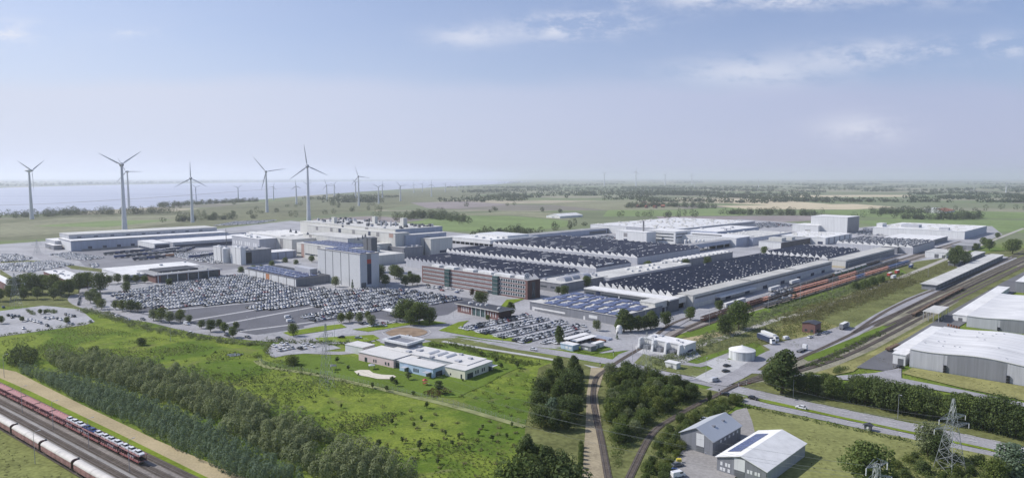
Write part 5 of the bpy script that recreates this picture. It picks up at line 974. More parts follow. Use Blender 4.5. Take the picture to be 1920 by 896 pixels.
for k, (B, C, lab) in enumerate((((1064,645.5),(1108,634),'left white roofed bike shelter beside visitor cars'),((1081,649),(1119,637.5),'right white roofed bike shelter next to the left one'))):
    R = Rect(B, (0,0), C, lw=5); t = thing('bike_shelter', lab, 'shelter', R.base()); box_on(t, R, 0, R.lu, 0, 5, 2.6, 2.9, r_white, 'roof'); box_on(t, R, .5, R.lu-.5, 4.4, 4.7, 0, 2.6, w_dark, 'back_wall')
    for q in range(5): box_on(t, R, R.lu*(q+.3)/5, R.lu*(q+.3)/5+.2, .3, .5, 0, 2.6, m_steel, 'post')
for k, (B, A, m_, lab) in enumerate((((1140,639),(1108,632),w_blue,'pale steel bundle stack nearer the white silo'),((1128,643),(1098,636),M('rusty_steel', (.22,.10,.06), .85, .2, .6),'rusty brown steel stack beside bike shelters'))):
    R = Rect(B, A, (0,0), lu=5); t = thing('steel_stack', lab, 'stack', R.base())
    for q in range(4): box_on(t, R, .3+q*1.15, 1.2+q*1.15, 0, R.lw, .05, .9+.3*(q % 2), m_, 'beam')
g_ = P(1161, 625); t = thing('lime_silo', 'white upright silo tank by the works entrance', 'silo', g_); mb = MB(); mb.lathe((*g_[:2],0), [(1.9,0),(1.9,4.2),(1.3,5.2),(.3,5.6),(.02,5.65)], 18); mb.build('shell', r_white, t, g_); mb = MB(); mb.box((g_[0]-1.2,g_[1]-1.6,1),(.7,.3,2)); mb.build('door', w_mid, t, g_)
# -- right-hand warehouses (wavy roofs)
def wavy(name, label, R, h, amp, nw, bays, root=None):
    root = thing(name, label, 'warehouse', R.base()); n = 24*nw; prof = [(R.lw*k/n, h+amp*(.5-.5*math.cos(2*math.pi*(k/n)*nw+.9))) for k in range(n+1)]
    mb = MB(); mb.extrude(R, ([(0,0)]+prof+[(R.lw,0)])[::-1], 0, R.lu, 0, 0); mb.build('wall', w_light, root, R.base())
    mb = MB(); mb.extrude(R, [(a, z+.08) for a, z in prof][::-1]+[(a, z+.45) for a, z in prof], -.4, R.lu+.4, 0, 0); mb.build('roof', r_sheet, root, R.base()); return root, prof
Rw = Rect((1705,687.5),(0,0),(0,0), ang=46); Rw.o = Rw.o + Rw.w*(-150); Rw.lw = 150; Rw.lu = 74
t, prof = wavy('wavy_warehouse', 'nearest grey warehouse with wavy white roof at the right edge', Rw, 9.3, 1.6, 3, 0)
def on_wave(prof, j):
    return float(np.interp(j, [p_[0] for p_ in prof], [p_[1] for p_ in prof]))
bays = [(0, 15.5, w_light), (17, 42, w_mid), (43.5, 58, w_light), (59.5, 86, w_mid), (87.5, 104, w_light), (106, 130, w_mid)]
for (a, b_, m_) in bays:
    mb = MB(); n_ = 10; js = [150-a-(b_-a)*k/n_ for k in range(n_+1)]
    for k in range(n_): j0, j1 = js[k+1], js[k]; mb.add([Rw.pt(-.12,j0,.3),Rw.pt(-.12,j1,.3),Rw.pt(-.12,j1,on_wave(prof,j1)-.5),Rw.pt(-.12,j0,on_wave(prof,j0)-.5)], [(3,2,1,0)])
    mb.build('facade_bay', m_, t, Rw.base())
for a in (16.2, 42.8, 58.8, 86.8, 105):
    mb = MB()
    for z in (0.2, 1.6, 3.0): mb.rbox(Rw, -1.0, -.15, 150-a-.6, 150-a+.6, z, z+1.1)
    mb.build('escape_stair', m_black, t, Rw.base())
r_ = random.Random(4); mb = MB()
for _ in range(70):
    i, j = r_.uniform(3, 70), r_.uniform(20, 148); z = on_wave(prof, j); mb.rbox(Rw, i-.35, i+.35, j-.35, j+.35, z+.3, z+.9)
mb.build('roof_hatches', w_light, t, Rw.base()); mb = MB()
for i in (24, 50):
    for k in range(len(prof)-1): mb.add([Rw.pt(i,prof[k][0],prof[k][1]+.47),Rw.pt(i+.5,prof[k][0],prof[k][1]+.47),Rw.pt(i+.5,prof[k+1][0],prof[k+1][1]+.47),Rw.pt(i,prof[k+1][0],prof[k+1][1]+.47)], [(0,1,2,3)])
mb.build('roof_seam', w_band, t, Rw.base())
R = Rect((1697,686),(1678,679),(1709,680)); t = hall('warehouse_annex', 'small white annex with dark gate at the corner of the near warehouse', R, 5.6, w_white, r_white); part_panels(t, R, 'gate', w_dark, [('L', .15, .6, 0, 3.6)])
R = Rect((1702,672),(1690,668),(1788,628)); R.lw = 7; t = hall('lean_to', 'low white lean-to along the near warehouse rail side', R, 3.6, w_white, r_white); part_panels(t, R, 'door', w_dark, [('L', .3, .6, 0, 2.5)])
Rw = Rect((1812,612.5),(0,0),(0,0), ang=46); Rw.o = Rw.o + Rw.w*(-140); Rw.lw = 140; Rw.lu = 122
t, prof = wavy('wavy_warehouse', 'second grey warehouse with wavy white roof, behind the near one', Rw, 7.2, 1.3, 3, 0)
for (a, b_, m_) in ((0, 17, w_light), (18.5, 46, w_mid), (47.5, 62, w_light)):
    mb = MB(); n_ = 8; js = [140-a-(b_-a)*k/n_ for k in range(n_+1)]
    for k in range(n_): j0, j1 = js[k+1], js[k]; mb.add([Rw.pt(-.12,j0,.3),Rw.pt(-.12,j1,.3),Rw.pt(-.12,j1,on_wave(prof,j1)-.5),Rw.pt(-.12,j0,on_wave(prof,j0)-.5)], [(3,2,1,0)])
    mb.build('facade_bay', m_, t, Rw.base())
for a in (17.8, 46.8): mb = MB(); [mb.rbox(Rw, -.9, -.15, 140-a-.6, 140-a+.6, z, z+1.0) for z in (.2,1.5)]; mb.build('escape_stair', m_black, t, Rw.base())
R = Rect((1812,604),(1792,597),(1893,548)); t = hall('lean_to', 'long white lean-to beside the second warehouse', R, 4.2, w_white, r_white); part_panels(t, R, 'door', w_dark, [('L', .3, .6, 0, 2.6)])
R = Rect((1950,552),(1912,541),(2030,522)); t = hall('warehouse_block', 'pale warehouse block cut by the right edge', R, 9, w_mid, r_white); part_panels(t, R, 'gate', w_dark, [('L', .3, .6, 0, 4)])
# rail canopy
zc = 7.0; pc = [P(1761,587,zc)[:2], P(1779.5,575,zc)[:2], P(1751,572,zc)[:2], P(1730,582.5,zc)[:2]]; t = thing('rail_canopy', 'flat cream canopy roof on posts over the railway tracks', 'canopy', (*pc[0],0)); mb = MB(); mb.prism(pc, zc-.5, zc, bottom=True); mb.build('roof', r_cream, t, (*pc[0],0))
cx = sum(pc)/4
for k in range(4):
    for f in (0, .33, .66):
        q = pc[k]*(1-f)+pc[(k+1) % 4]*f; q = cx+(q-cx)*.93; mb = MB(); mb.tube((*q,0),(*q,zc-.5),.22,None,6); mb.build('post', m_steel, t, (*pc[0],0))
# rail yard sheds
R = Rect((1754,545),(1746,541),(1906,487)); R.lw = 11; t = hall('platform_shed', 'long narrow white roofed loading shed beside the tracks', R, 4.8, w_mid, r_cream, over=1.2); part_panels(t, R, 'bay', w_dark, [('F', k/22+.008, k/22+.04, .3, 4.2) for k in range(22)])
R = Rect((1797,500),(1784,496),(1852,480)); t = hall('platform_shed', 'shorter white roofed loading shed left of the long one', R, 5, w_mid, r_cream, over=1); part_panels(t, R, 'bay', w_dark, [('F', k/10+.01, k/10+.08, .3, 4) for k in range(10)])
R = Rect((1774,485),(1744,479),(1788,479)); t = hall('depot', 'small cream depot building at the head of the sidings', R, 7, w_white, r_cream); part_panels(t, R, 'gate', w_dark, [('L', .35, .55, 0, 5), ('L', .05, .2, 0, 4)])
R = Rect((1822,470),(1795,464),(1836,464)); t = hall('depot', 'grey roofed low depot among roadside trees', R, 6, w_mid, r_grey); part_panels(t, R, 'gate', w_dark, [('L', .3, .6, 0, 4)])
# -- near workshops, bottom right
R = Rect((1336,856),(1274,838),(1383,823)); t = gable_hall('workshop_shed', 'grey workshop shed with pale metal gabled roof by the yard', R, 5.6, 3.4, w_mid, M('metal_roof', (.50,.52,.54), .45, .06, .1, metal=.2)); part_panels(t, R, 'white_bay', w_white, [('L', .26, .50, 2.6, 7.2)]); part_panels(t, R, 'gate', w_dark, [('L', .27, .49, 0, 2.5)], .1); part_panels(t, R, 'window', m_frame, [('F', a, a+.05, 3.6, 4.6) for a in (.25,.4,.55,.7,.85)])
for (i, j) in ((.35,.28),(.7,.3)): box_on(t, R, R.lu*i, R.lu*i+1.2, R.lw*j, R.lw*j+1.0, 7.4, 8.4, w_mid, 'roof_vent')
R = Rect((1437,884),(1341,858),(1509,831), z=5); t = gable_hall('solar_workshop', 'white roofed workshop with a strip of solar panels on its roof', R, 5, 2.6, w_mid, r_white); c = R.lw/2; mb = MB()
mb2 = MB(); s_ = 2.6/c
for a in range(8):
    for b_ in range(2):
        i0 = 5+a*(R.lu-10)/8; i1 = i0+(R.lu-10)/8-.12; j0 = R.lw-1.2-(b_+1)*2.35; j1 = j0+2.28; zf = lambda j: 5+(R.lw-j)*s_+.42
        mb2.add([R.pt(i0,j0,zf(j0)),R.pt(i1,j0,zf(j0)),R.pt(i1,j1,zf(j1)),R.pt(i0,j1,zf(j1))], [(0,1,2,3)])
mb2.build('solar_array', m_solar, t, R.base()); part_panels(t, R, 'white_bay', w_white, [('L', .42, .64, 2.6, 6.6)]); part_panels(t, R, 'gate', w_dark, [('L', .43, .63, 0, 2.5)], .1); part_panels(t, R, 'window', m_frame, [('L', a, a+.045, 2.6, 3.8) for a in (.12,.18,.27,.33,.72,.78,.88)]+[('L', a, a+.05, .8, 1.9) for a in (.72,.88,.82)])
part_panels(t, R, 'side_cladding', w_light, [('F', .01, .99, .1, 4.6)], .06)
R = Rect((1632,810),(1620,807),(1636,808)); t = gable_hall('garden_hut', 'small black hut with a white door on the lawn by the hedge', R, 2.4, .5, w_dark, r_dark); part_panels(t, R, 'door', w_white, [('L', .3,.62,0,2.1)])
# -- countryside
R = Rect((1772,400),(1752,396.5),(1785,397)); t = gable_hall('farmhouse', 'red roofed farmhouse alone on the plain at right', R, 4.5, 7, w_white, r_red, cat='farmhouse'); part_panels(t, R, 'window', m_glass, [('F', .2,.3,1,2.6), ('F', .6,.7,1,2.6)])
R = Rect((1752,396),(1738,394.5),(1758,394)); t = gable_hall('barn', 'white barn just left of the red roofed farmhouse', R, 5, 3, w_white, r_white, cat='barn'); part_panels(t, R, 'gate', w_dark, [('L', .4,.6,0,4)])
for k, (x, y) in enumerate(((1196,389),(1204,386.5),(1212,390),(1220,387),(1228,390),(1236,386),(1243,389),(1208,383.5),(1225,383))):
    g_ = P(x, y); t = thing('village_house', 'tiny red roofed house in the village among trees', 'house', g_, 'houses of the distant village'); mb = MB(); a = random.uniform(0, 3); c_, s_ = math.cos(a), math.sin(a); f = lambda u, v: (g_[0]+c_*u-s_*v, g_[1]+s_*u+c_*v)
    mb.prism([f(-6,-5), f(6,-5), f(6,5), f(-6,5)], 0, 5); mb.build('wall', w_white if k % 2 else m_brick, t, g_); mb = MB(); vs = [(*f(-6.6,-5.6),4.9),(*f(6.6,-5.6),4.9),(*f(6.6,5.6),4.9),(*f(-6.6,5.6),4.9),(*f(-6.6,0),10),(*f(6.6,0),10)]; mb.add(vs, [(0,1,5,4),(2,3,4,5),(0,4,3),(1,2,5)]); mb.build('roof', r_red, t, g_)
R = Rect((1050,409.5),(1003,409),(1066,405)); R.lw = 45; R.lu = 90; t = gable_hall('greenhouse', 'long bright white greenhouse tent in the fields', R, 5, 5, r_white, r_white, cat='greenhouse'); part_panels(t, R, 'gate', w_light, [('L', .4,.6,0,4)])
# ---------------------------------------------------------------- wind turbines
m_turb = M('turbine_white', (.60,.61,.62), .5, .04, .1); m_blade = M('turbine_blade', (.42,.43,.46), .5, .05, .3); m_rotor = M('nacelle_grey', (.32,.33,.36), .5, .05, .3)
def turbine(x, y, hx, hy, bl, angs, label, yaw=0.0, big=False, group='wind turbines'):
    g_ = P(x, y); d = g_[1]/math.cos(PITCH); h = max(30, HT(x, y, hy)); L_ = bl*d/FPX; s = max(.8, h/130)
    t = thing('wind_turbine', label, 'wind turbine', g_, group); t.rotation_euler = (0,0,math.atan2(-g_[0], g_[1])*-1*0 + math.atan2(g_[0], g_[1])*-1 + math.radians(yaw))
    mb = MB(); tk = 1.5 if bl < 16 else 1.0; mb.lathe((0,0,0), [(h*.040*tk,0),(h*.034*tk,h*.15),(h*.025*tk,h*.5),(h*.0165*tk,h*.97)], 16); mb.build('tower', m_turb, t, smooth=False)
    n = h*.038
    mb = MB(); pr = [(.15,-1.5),(.75,-1.1),(1.0,-.3),(.95,.5),(.6,1.4),(.2,2.0)]; vs = []
    for (r, yy_) in pr:
        for k in range(12): a = 2*math.pi*k/12; vs.append((r*n*.9*math.cos(a), yy_*n*1.2, h+r*n*.9*math.sin(a)))
    mb.add(vs, [(q*12+k, q*12+(k+1) % 12, (q+1)*12+(k+1) % 12, (q+1)*12+k) for q in range(5) for k in range(12)]+[tuple(range(12))[::-1], tuple(range(60,72))]); mb.build('nacelle', m_turb if not big else m_rotor, t)
    mb = MB(); hub = np.array((0,-1.5*n*1.2,h)); mb.tube(hub+np.array((0,.5*n,0)), hub-np.array((0,.7*n,0)), n*.55, n*.2, 12); mb.build('rotor_hub', m_rotor, t)
    for a in angs:
        a = math.radians(a); ax = np.array((math.cos(a), 0, math.sin(a))); ch = np.array((-math.sin(a), 0, math.cos(a))); dp = np.array((0,1,0)); mb = MB(); vs = []; st = [(0,.16),(.08,.17),(.2,.30),(.45,.22),(.8,.13),(1.0,.03)]
        for (u, c) in st:
            c = c*n*2.1*(1.5 if bl < 16 else 1); tw = .5*(1-u); cd = ch*math.cos(tw)+dp*math.sin(tw); nd = -ch*math.sin(tw)+dp*math.cos(tw); o = hub+ax*L_*u
            vs += [o-cd*c*.35, o+nd*c*.18, o+cd*c*.65, o-nd*c*.18]
        mb.add(vs, [(q*4+k, q*4+(k+1) % 4, q*4+4+(k+1) % 4, q*4+4+k) for q in range(5) for k in range(4)]+[(0,1,2,3)[::-1], (20,21,22,23)]); mb.build('blade', m_blade, t)
    return t
def A3(a): return (a, a+120, a+240)
turbine(60,411,54,320,38,A3(152),'leftmost wind turbine, rotor turned sideways, before the estuary', yaw=50)
turbine(234,431,228,309,41,(150,37,268),'big wind turbine in a V pose directly over the white logistics hall', big=True)
turbine(242,392,235,322,30,(118,0,228),'wind turbine half hidden right behind the big V posed one', yaw=-25)
turbine(361,417,360,334.5,33,A3(90),'wind turbine with one blade straight up, left of centre turbines', big=True)
turbine(501,398,501,322,36,(128,9,255),'thick towered wind turbine left of the tallest centre one')
turbine(579,414,579,312,41,(97,217,335),'tallest slim wind turbine right behind the stepped factory', big=True)
turbine(673,386,673,331,22,(107,352,230),'wind turbine standing alone right of the tallest one', big=True)
for (x, y, hy, b, a) in ((368,380,351,11,20),(447,379,352,10,35),(513,375,350,9,70),(556,383,349,12,95),(613,376,347,13,110),(577,376,346,10,25),(627,371,346,10,50),(667,372,342,9,10),(710,382,351,13,30),(717,371,347,9,80),(751,377,349,13,10),(809,369,346,10,85),(835,360,345,8,45),(857,358,346,8,15),(792,360,345,8,60),(776,362,346,8,100)):
    turbine(x, y, x, hy, b, A3(a), 'small hazy wind turbine in the distant park along the estuary', group='small turbines along the estuary')
turbine(1886,361,1886,343.5,8.5,(150,30,270),'white wind turbine on the plain at far right'); turbine(1826,358,1826,347.5,6,A3(50),'smaller white wind turbine left of the far right one')
for (x, y, hy, b, a) in ((1422,353,340,6,90),(1302,352,341,6,20),(1192,349,322,8,75),(1133,349,325,6,30),(1247,347,328,5,50),(1297,346,328,5,90)): turbine(x, y, x, hy, b, A3(a), 'faint wind turbine far away on the hazy horizon', group='faint horizon turbines')
# ---------------------------------------------------------------- lattice pylons and wires
m_lat = M('lattice_steel', (.36,.38,.38), .5, .1, .8, metal=.4)
def pylon(base, h, w, label, ang, arms, r=.11, topw=.5):
    t = thing('power_pylon', label, 'pylon', base, 'power pylons'); mb = MB(); n = max(5, int(h/3.2)); ca, sa = math.cos(ang), math.sin(ang)
    def q(x, y, z): return (ca*x-sa*y, sa*x+ca*y, z)
    zw = lambda z: w*.5*(1-z/h)**1.15 + topw*.5
    zs = [h*(1-(1-k/n)**1.12) for k in range(n+1)]
    for k in range(n):
        a, b_ = zw(zs[k]), zw(zs[k+1]); c0 = [q(-a,-a,zs[k]),q(a,-a,zs[k]),q(a,a,zs[k]),q(-a,a,zs[k])]; c1 = [q(-b_,-b_,zs[k+1]),q(b_,-b_,zs[k+1]),q(b_,b_,zs[k+1]),q(-b_,b_,zs[k+1])]
        for i in range(4):
            j = (i+1) % 4; mb.tube(c0[i], c1[i], r*1.25, None, 4, cap=False); mb.tube(c0[i], c1[j], r*.7, None, 3, cap=False); mb.tube(c0[j], c1[i], r*.7, None, 3, cap=False); mb.tube(c1[i], c1[j], r*.7, None, 3, cap=False)
    mb.build('lattice_mast', m_lat, t); tips = []
    for (z, L_) in arms:
        mb = MB(); a = zw(z)
        for s in (-1, 1):
            tip = q(s*L_, 0, z+.2); tips.append(np.array(tip)+np.array(base)-np.array((0,0,1.6)))
            for y in (-a, a): mb.tube(q(s*a,y,z), tip, r*.8, None, 4, cap=False); mb.tube(q(s*a,y,z+1.5), tip, r*.7, None, 4, cap=False)
            for k in range(1, 5):
                f = k/5; u = a+(L_-a)*f; mb.tube(q(s*u,-a*(1-f),z), q(s*u,a*(1-f),z), r*.5, None, 3, cap=False); mb.tube(q(s*u,-a*(1-f),z), q(s*u,0,z+1.5*(1-f)), r*.5, None, 3, cap=False); mb.tube(q(s*(a+(L_-a)*(k-1)/5),-a*(1-(k-1)/5),z), q(s*u,a*(1-f),z), r*.5, None, 3, cap=False)
        mb.build('cross_arm', m_lat, t)
        for s in (-1, 1): mb = MB(); mb.tube(q(s*L_,0,z+.1), q(s*L_,0,z-1.6), .13, .1, 5); mb.build('insulator', m_frame, t)
    return tips
b1 = P(1780,884); h1 = HT(1780,884,747); s1 = pylon(b1, h1, 6.5, 'near lattice pylon among bushes at bottom right', .35, ((h1*.74,6.2),(h1*.62,8.2)), .09)
b2 = np.array((83.0, 150.0, 0)); h2 = next(z for z in np.arange(45, 10, -.1) if proj((83.0, 150.0, z))[1] > 869); s2 = pylon(b2, h2, 5.5, 'lattice pylon top cut by the bottom edge near large tree', .45, ((h2-.4,3.6),(h2-4.2,5.4)), .09, topw=.9)
b3 = P(613,728); h3 = HT(613,728,606); s3 = pylon(b3, h3, 5, 'grey lattice pylon standing in the meadow before the nursery', 1.2, ((h3*.82,5.5),(h3*.68,7.5)), .055)
b4 = P(1211,708); h4 = HT(1211,708,622); s4 = pylon(b4, h4, 5, 'thin lattice pylon before the white finned building', .6, ((h4*.84,5),(h4*.68,6.5)), .05)
b5 = P(30,578); h5 = HT(30,578,512); s5 = pylon(b5, h5, 6, 'lattice pylon in front of the dark wood at left', 1.2, ((h5*.82,5.5),(h5*.68,7.5)), .06)
b6 = P(70,478); h6 = HT(70,478,450); s6 = pylon(b6, h6, 6, 'far lattice pylon left of the logistics hall', 1.2, ((h6*.82,5.5),(h6*.68,7.5)), .07)
m_wire = M('power_wire', (.30,.31,.33), .5, 0, metal=.5)
def wires(A_, B_, label, sag=4.0):
    mb = MB()
    for a, b_ in zip(A_, B_):
        prev = None
        for k in range(17):
            f = k/16; p_ = a*(1-f)+b_*f; p_[2] -= sag*4*f*(1-f)
            if prev is not None: mb.tube(prev, p_, .028, None, 3, cap=False)
            prev = p_.copy()
    tag(mb.build('power_line', m_wire), label, 'power line')
wires(s5, s3, 'thin power wires from the dark wood pylon to the meadow pylon'); wires(s3, s2, 'thin power wires over the woods to the cut off pylon', 7); wires(s4, s1, 'thin power wires from thin pylon to near bottom right pylon', 6); wires(s6, s5, 'thin power wires crossing the far left car storage', 6)
# ---------------------------------------------------------------- cars
CARC = {'white':(.74,.74,.74), 'silver':(.52,.53,.55), 'grey':(.14,.145,.155), 'black':(.018,.018,.022), 'blue':(.035,.07,.20), 'red':(.24,.03,.03)}
m_car = {k: M(k+'_car_paint', v, .28, 0, spec=.5) for k, v in CARC.items()}; m_tyre = M('tyre_rubber', (.018,.018,.018), .9, 0); m_cglass = M('car_glass', (.02,.025,.03), .1, 0, spec=.6); m_rim = M('wheel_rim', (.4,.4,.42), .35, 0, metal=.6); m_lamp = M('lamp_lens', (.7,.7,.68), .15, 0)
BODY = [(-2.2,.45),(-2.25,.75),(-2.1,.98),(-1.3,1.0),(.85,.97),(1.9,.80),(2.2,.62),(2.22,.35),(-2.1,.30)]
def car_arrays():
    """compact car: body shell, greenhouse, dark underside; quads only"""
    v, f, m = [], [], []
    def ring(pts): n = len(v); v.extend(pts); return n
    a = ring([(x, -.86, z) for x, z in ((-2.2,.28),(2.2,.28),(2.2,.66),(.95,.95),(-1.5,.98),(-2.2,.86))]); b = ring([(x, .86, z) for x, z in ((-2.2,.28),(2.2,.28),(2.2,.66),(.95,.95),(-1.5,.98),(-2.2,.86))])
    for k in range(6): f.append((a+(k+1) % 6, a+k, b+k, b+(k+1) % 6)); m.append(0)
    f += [(a,a+1,a+2,a+5),(a+5,a+2,a+3,a+4),(b+5,b+2,b+1,b),(b+4,b+3,b+2,b+5)]; m += [0]*4
    g1 = ring([(-1.95,-.80,.95),(1.0,-.80,.93),(.25,-.62,1.44),(-1.35,-.62,1.46)]); g2 = ring([(-1.95,.80,.95),(1.0,.80,.93),(.25,.62,1.44),(-1.35,.62,1.46)])
    f += [(g1,g1+1,g1+2,g1+3),(g2+3,g2+2,g2+1,g2),(g1+1,g2+1,g2+2,g1+2),(g2,g1,g1+3,g2+3)]; m += [1]*4; f.append((g1+3,g1+2,g2+2,g2+3)); m.append(0)
    for x in (-1.35, 1.35):
        for y in (-.9, .9):
            w_ = ring([(x-.32,y,.02),(x+.32,y,.02),(x+.34,y,.45),(x-.34,y,.45)]); f.append((w_,w_+1,w_+2,w_+3) if y < 0 else (w_+3,w_+2,w_+1,w_)); m.append(2)
    return np.array(v, float), f, m
CV, CF, CM = car_arrays(); CMESH = {}
def car_mesh(c):
    if c not in CMESH:
        me = bpy.data.meshes.new('parked_car'); me.from_pydata([tuple(p) for p in CV], [], CF)
        for mm in (m_car[c], m_cglass, m_tyre): me.materials.append(mm)
        me.polygons.foreach_set('material_index', CM); CMESH[c] = me
    return CMESH[c]
def big_car(kind, color, loc, rz, label, cat='car', group=None, s=1.0):
    """car built in parts: body, cabin, windows, four wheels, lamps"""
    van = kind == 'van'; t = thing('car' if not van else 'van', label, cat, (loc[0], loc[1], loc[2] if len(loc) > 2 else 0), group, rz); t.scale = (s,s,s); pm = m_car[color]
    pr = [(-2.2,.35),(-2.28,.7),(-2.15,1.0),(-1.2,1.02),(.95,.98),(1.85,.84),(2.25,.66),(2.27,.35)] if not van else [(-2.5,.35),(-2.5,1.95),(-2.3,2.1),(1.2,2.1),(1.9,1.25),(2.5,1.05),(2.55,.35)]
    mb = MB(); n = len(pr); mb.add([(x,-.88,z) for x,z in pr]+[(x,.88,z) for x,z in pr], [(k,(k+1) % n,n+(k+1) % n,n+k)[::-1] for k in range(n)]+[tuple(range(n)), tuple(range(n,2*n))[::-1]]); mb.build('body', pm, t)
    if not van:
        g_ = [(-1.95,.99),(1.05,.97),(.3,1.42),(-1.3,1.45)]; mb = MB(); mb.add([(x,-.8+.16*(z > 1.2),z) for x,z in g_]+[(x,.8-.16*(z > 1.2),z) for x,z in g_], [(0,1,2,3),(7,6,5,4),(1,5,6,2),(4,0,3,7)]); mb.build('windows', m_cglass, t)
        mb = MB(); mb.add([(-1.34,-.63,1.45),(.32,-.63,1.42),(.32,.63,1.42),(-1.34,.63,1.45),(-1.25,-.55,1.5),(.2,-.55,1.48),(.2,.55,1.48),(-1.25,.55,1.5)], [(0,1,5,4),(1,2,6,5),(2,3,7,6),(3,0,4,7),(4,5,6,7)]); mb.build('car_roof', pm, t)
    else:
        mb = MB(); mb.add([(1.28,-.78,2.05),(1.9,-.8,1.3),(1.9,.8,1.3),(1.28,.78,2.05)], [(0,1,2,3)]); vs = [tuple(np.array(p_)+np.array((.05,0,.04))) for p_ in mb.v]; mb.v = vs; mb.build('windscreen', m_cglass, t)
        for y in (-.9,.9): mb = MB(); mb.box((.85,y,1.6),(1.2,.03,.5)); mb.build('side_window', m_cglass, t)
    for x in (-1.4,1.4):
        for y in (-.8,.8):
            mb = MB(); mb.tube((x,y-.11,.33),(x,y+.11,.33),.33,None,14); w_ = mb.build('wheel', m_tyre, t); mb = MB(); mb.tube((x,y-.125,.33),(x,y+.125,.33),.19,None,10); mb.build('rim', m_rim, w_)
    for y in (-.6,.6): mb = MB(); mb.box((2.24 if not van else 2.52,y,.68),(.08,.36,.14)); mb.build('headlight', m_lamp, t)
    return t
def heading(p1, p2): a, b_ = P(*p1), P(*p2); return math.atan2(b_[1]-a[1], b_[0]-a[0])
RDH = heading((1400,740),(1560,775))
def gp(x, y): q = P(x, y); return (q[0], q[1], .36)
big_car('car', 'black', gp(1412,749), RDH, 'black car driving right past the level crossing'); big_car('car', 'white', gp(1502,767), RDH+math.pi, 'white car alone on the dual carriageway near the clipped hedge')
big_car('car', 'white', gp(1000,657), heading((940,648),(1060,667)), 'white car passing the visitor car park on the main road'); big_car('car', 'white', gp(766,633), .2, 'white car turning at the roundabout')
big_car('car', 'black', gp(640,634), math.pi-.1, 'black car approaching the roundabout from the left'); big_car('car', 'silver', gp(672,635), .0, 'silver car leaving the roundabout to the left'); big_car('car', 'black', gp(1360,742), RDH+math.pi, 'dark car waiting by the shrubs before the level crossing')
for (x, y, c, k, l) in ((1271,895,'white','van','white van at the bottom of the workshop yard'),(1262,886,'blue','car','blue car behind the white van in the workshop yard'),(1270,875,'grey','car','grey car third in the workshop yard row'),(1335,790,'black','car','black car beside the hedge above the workshop shed'),(1320,789,'white','car','white car beside the hedge above the workshop shed'),(1688,690,'black','car','black car parked before the white warehouse annex')):
    big_car(k, c, gp(x, y), .4, l, k)
for (x, y, c, l) in ((465,634,'grey','grey car on the main road below the small street trees'),(523,636,'black','black car on the main road near the light sapling'),(426,631,'black','black car leaving the main road by leafy street trees'),(358,626,'white','white car driving along the reed ditch'),(268,600,'grey','grey car on the road beside the parked row'),(178,577,'silver','silver car at the junction below the left car park')):
    big_car('car', c, gp(x, y), heading((300,602),(430,628)), l)
big_car('van', 'white', gp(350,609), heading((300,602),(430,628)), 'white van parked at the kerb of the big car park', 'van')
big_car('van', 'white', gp(540,597), GRID, 'upper white van standing on the empty parking lanes', 'van'); big_car('van', 'white', gp(544,604), GRID, 'lower white van standing on the empty parking lanes', 'van')
big_car('van', 'white', gp(1474,637), .6, 'small white van alone on the truck yard', 'van'); big_car('car', 'grey', gp(1533,629), .6, 'grey car beside the brick hut'); big_car('car', 'white', gp(1547,626), .6, 'white car right of the brick hut'); big_car('car', 'white', gp(1519,634), .6, 'white car before the brick hut')
big_car('car', 'black', gp(1363,688), .5, 'black car on the pale basin paving, upper one'); big_car('car', 'black', gp(1361,698), .5, 'black car on the pale basin paving, lower one'); big_car('van', 'silver', gp(1340,716), .5, 'silver van by the level crossing hut', 'van')
lots = []
uu, ww = axes()
def rows(name, poly, pitch=2.55, pat=(0, 5.2, 11.2), period=16.4, fill=.95, colors='mix', seed=1, cross=False, off=0.0):
    r = random.Random(seed); w = [P(*p)[:2] for p in poly]; U = [float(np.dot(p, uu)) for p in w]; V = [float(np.dot(p, ww)) for p in w]
    v0 = math.floor(min(V)/period)*period+off
    while v0 < max(V):
        for o in pat[:2]:
            u0 = min(U)
            while u0 < max(U):
                if r.random() < fill:
                    p_ = uu*(u0+r.uniform(-.15,.15))+ww*(v0+o+r.uniform(-.2,.2))
                    if inpoly(p_[0], p_[1], w):
                        c = r.choices(list(CARC), (38,28,10,17,5,2))[0] if colors == 'mix' else r.choices(('white','silver','grey','black'), (70,12,9,9))[0]
                        lots.append((p_[0], p_[1], math.atan2(ww[1], ww[0])+(math.pi if r.random() < .5 else 0)+r.uniform(-.03,.03), c, name))
                u0 += pitch
        v0 += period
rows('big car park', [(207,556),(225,548),(300,535),(400,521),(470,514),(560,545),(600,540),(640,546),(700,540),(760,543),(845,556),(872,562),(830,570),(780,574),(740,577),(700,588),(640,600),(575,604),(560,596),(610,584),(590,575),(480,584),(462,578),(500,563),(470,566),(380,575),(270,582),(235,572)], seed=1, period=15.2)
rows('visitor car park', [(853,617),(880,606),(905,602),(935,598),(1005,595),(1040,601),(1112,616),(1100,625),(1075,634),(1040,646),(985,645),(940,636)], seed=2, fill=.97)
rows('nursery car park', [(505,656),(520,646),(580,645),(600,648),(560,657),(530,662)], seed=3, fill=.6)
rows('office forecourt', [(660,612),(690,605),(752,604),(740,610),(700,615)], seed=4, fill=.6); rows('gatehouse side', [(955,596),(985,588),(1010,594),(985,600)], seed=5, fill=.7); rows('office front', [(790,534),(840,540),(880,548),(870,552),(800,542)], seed=6, fill=.5)
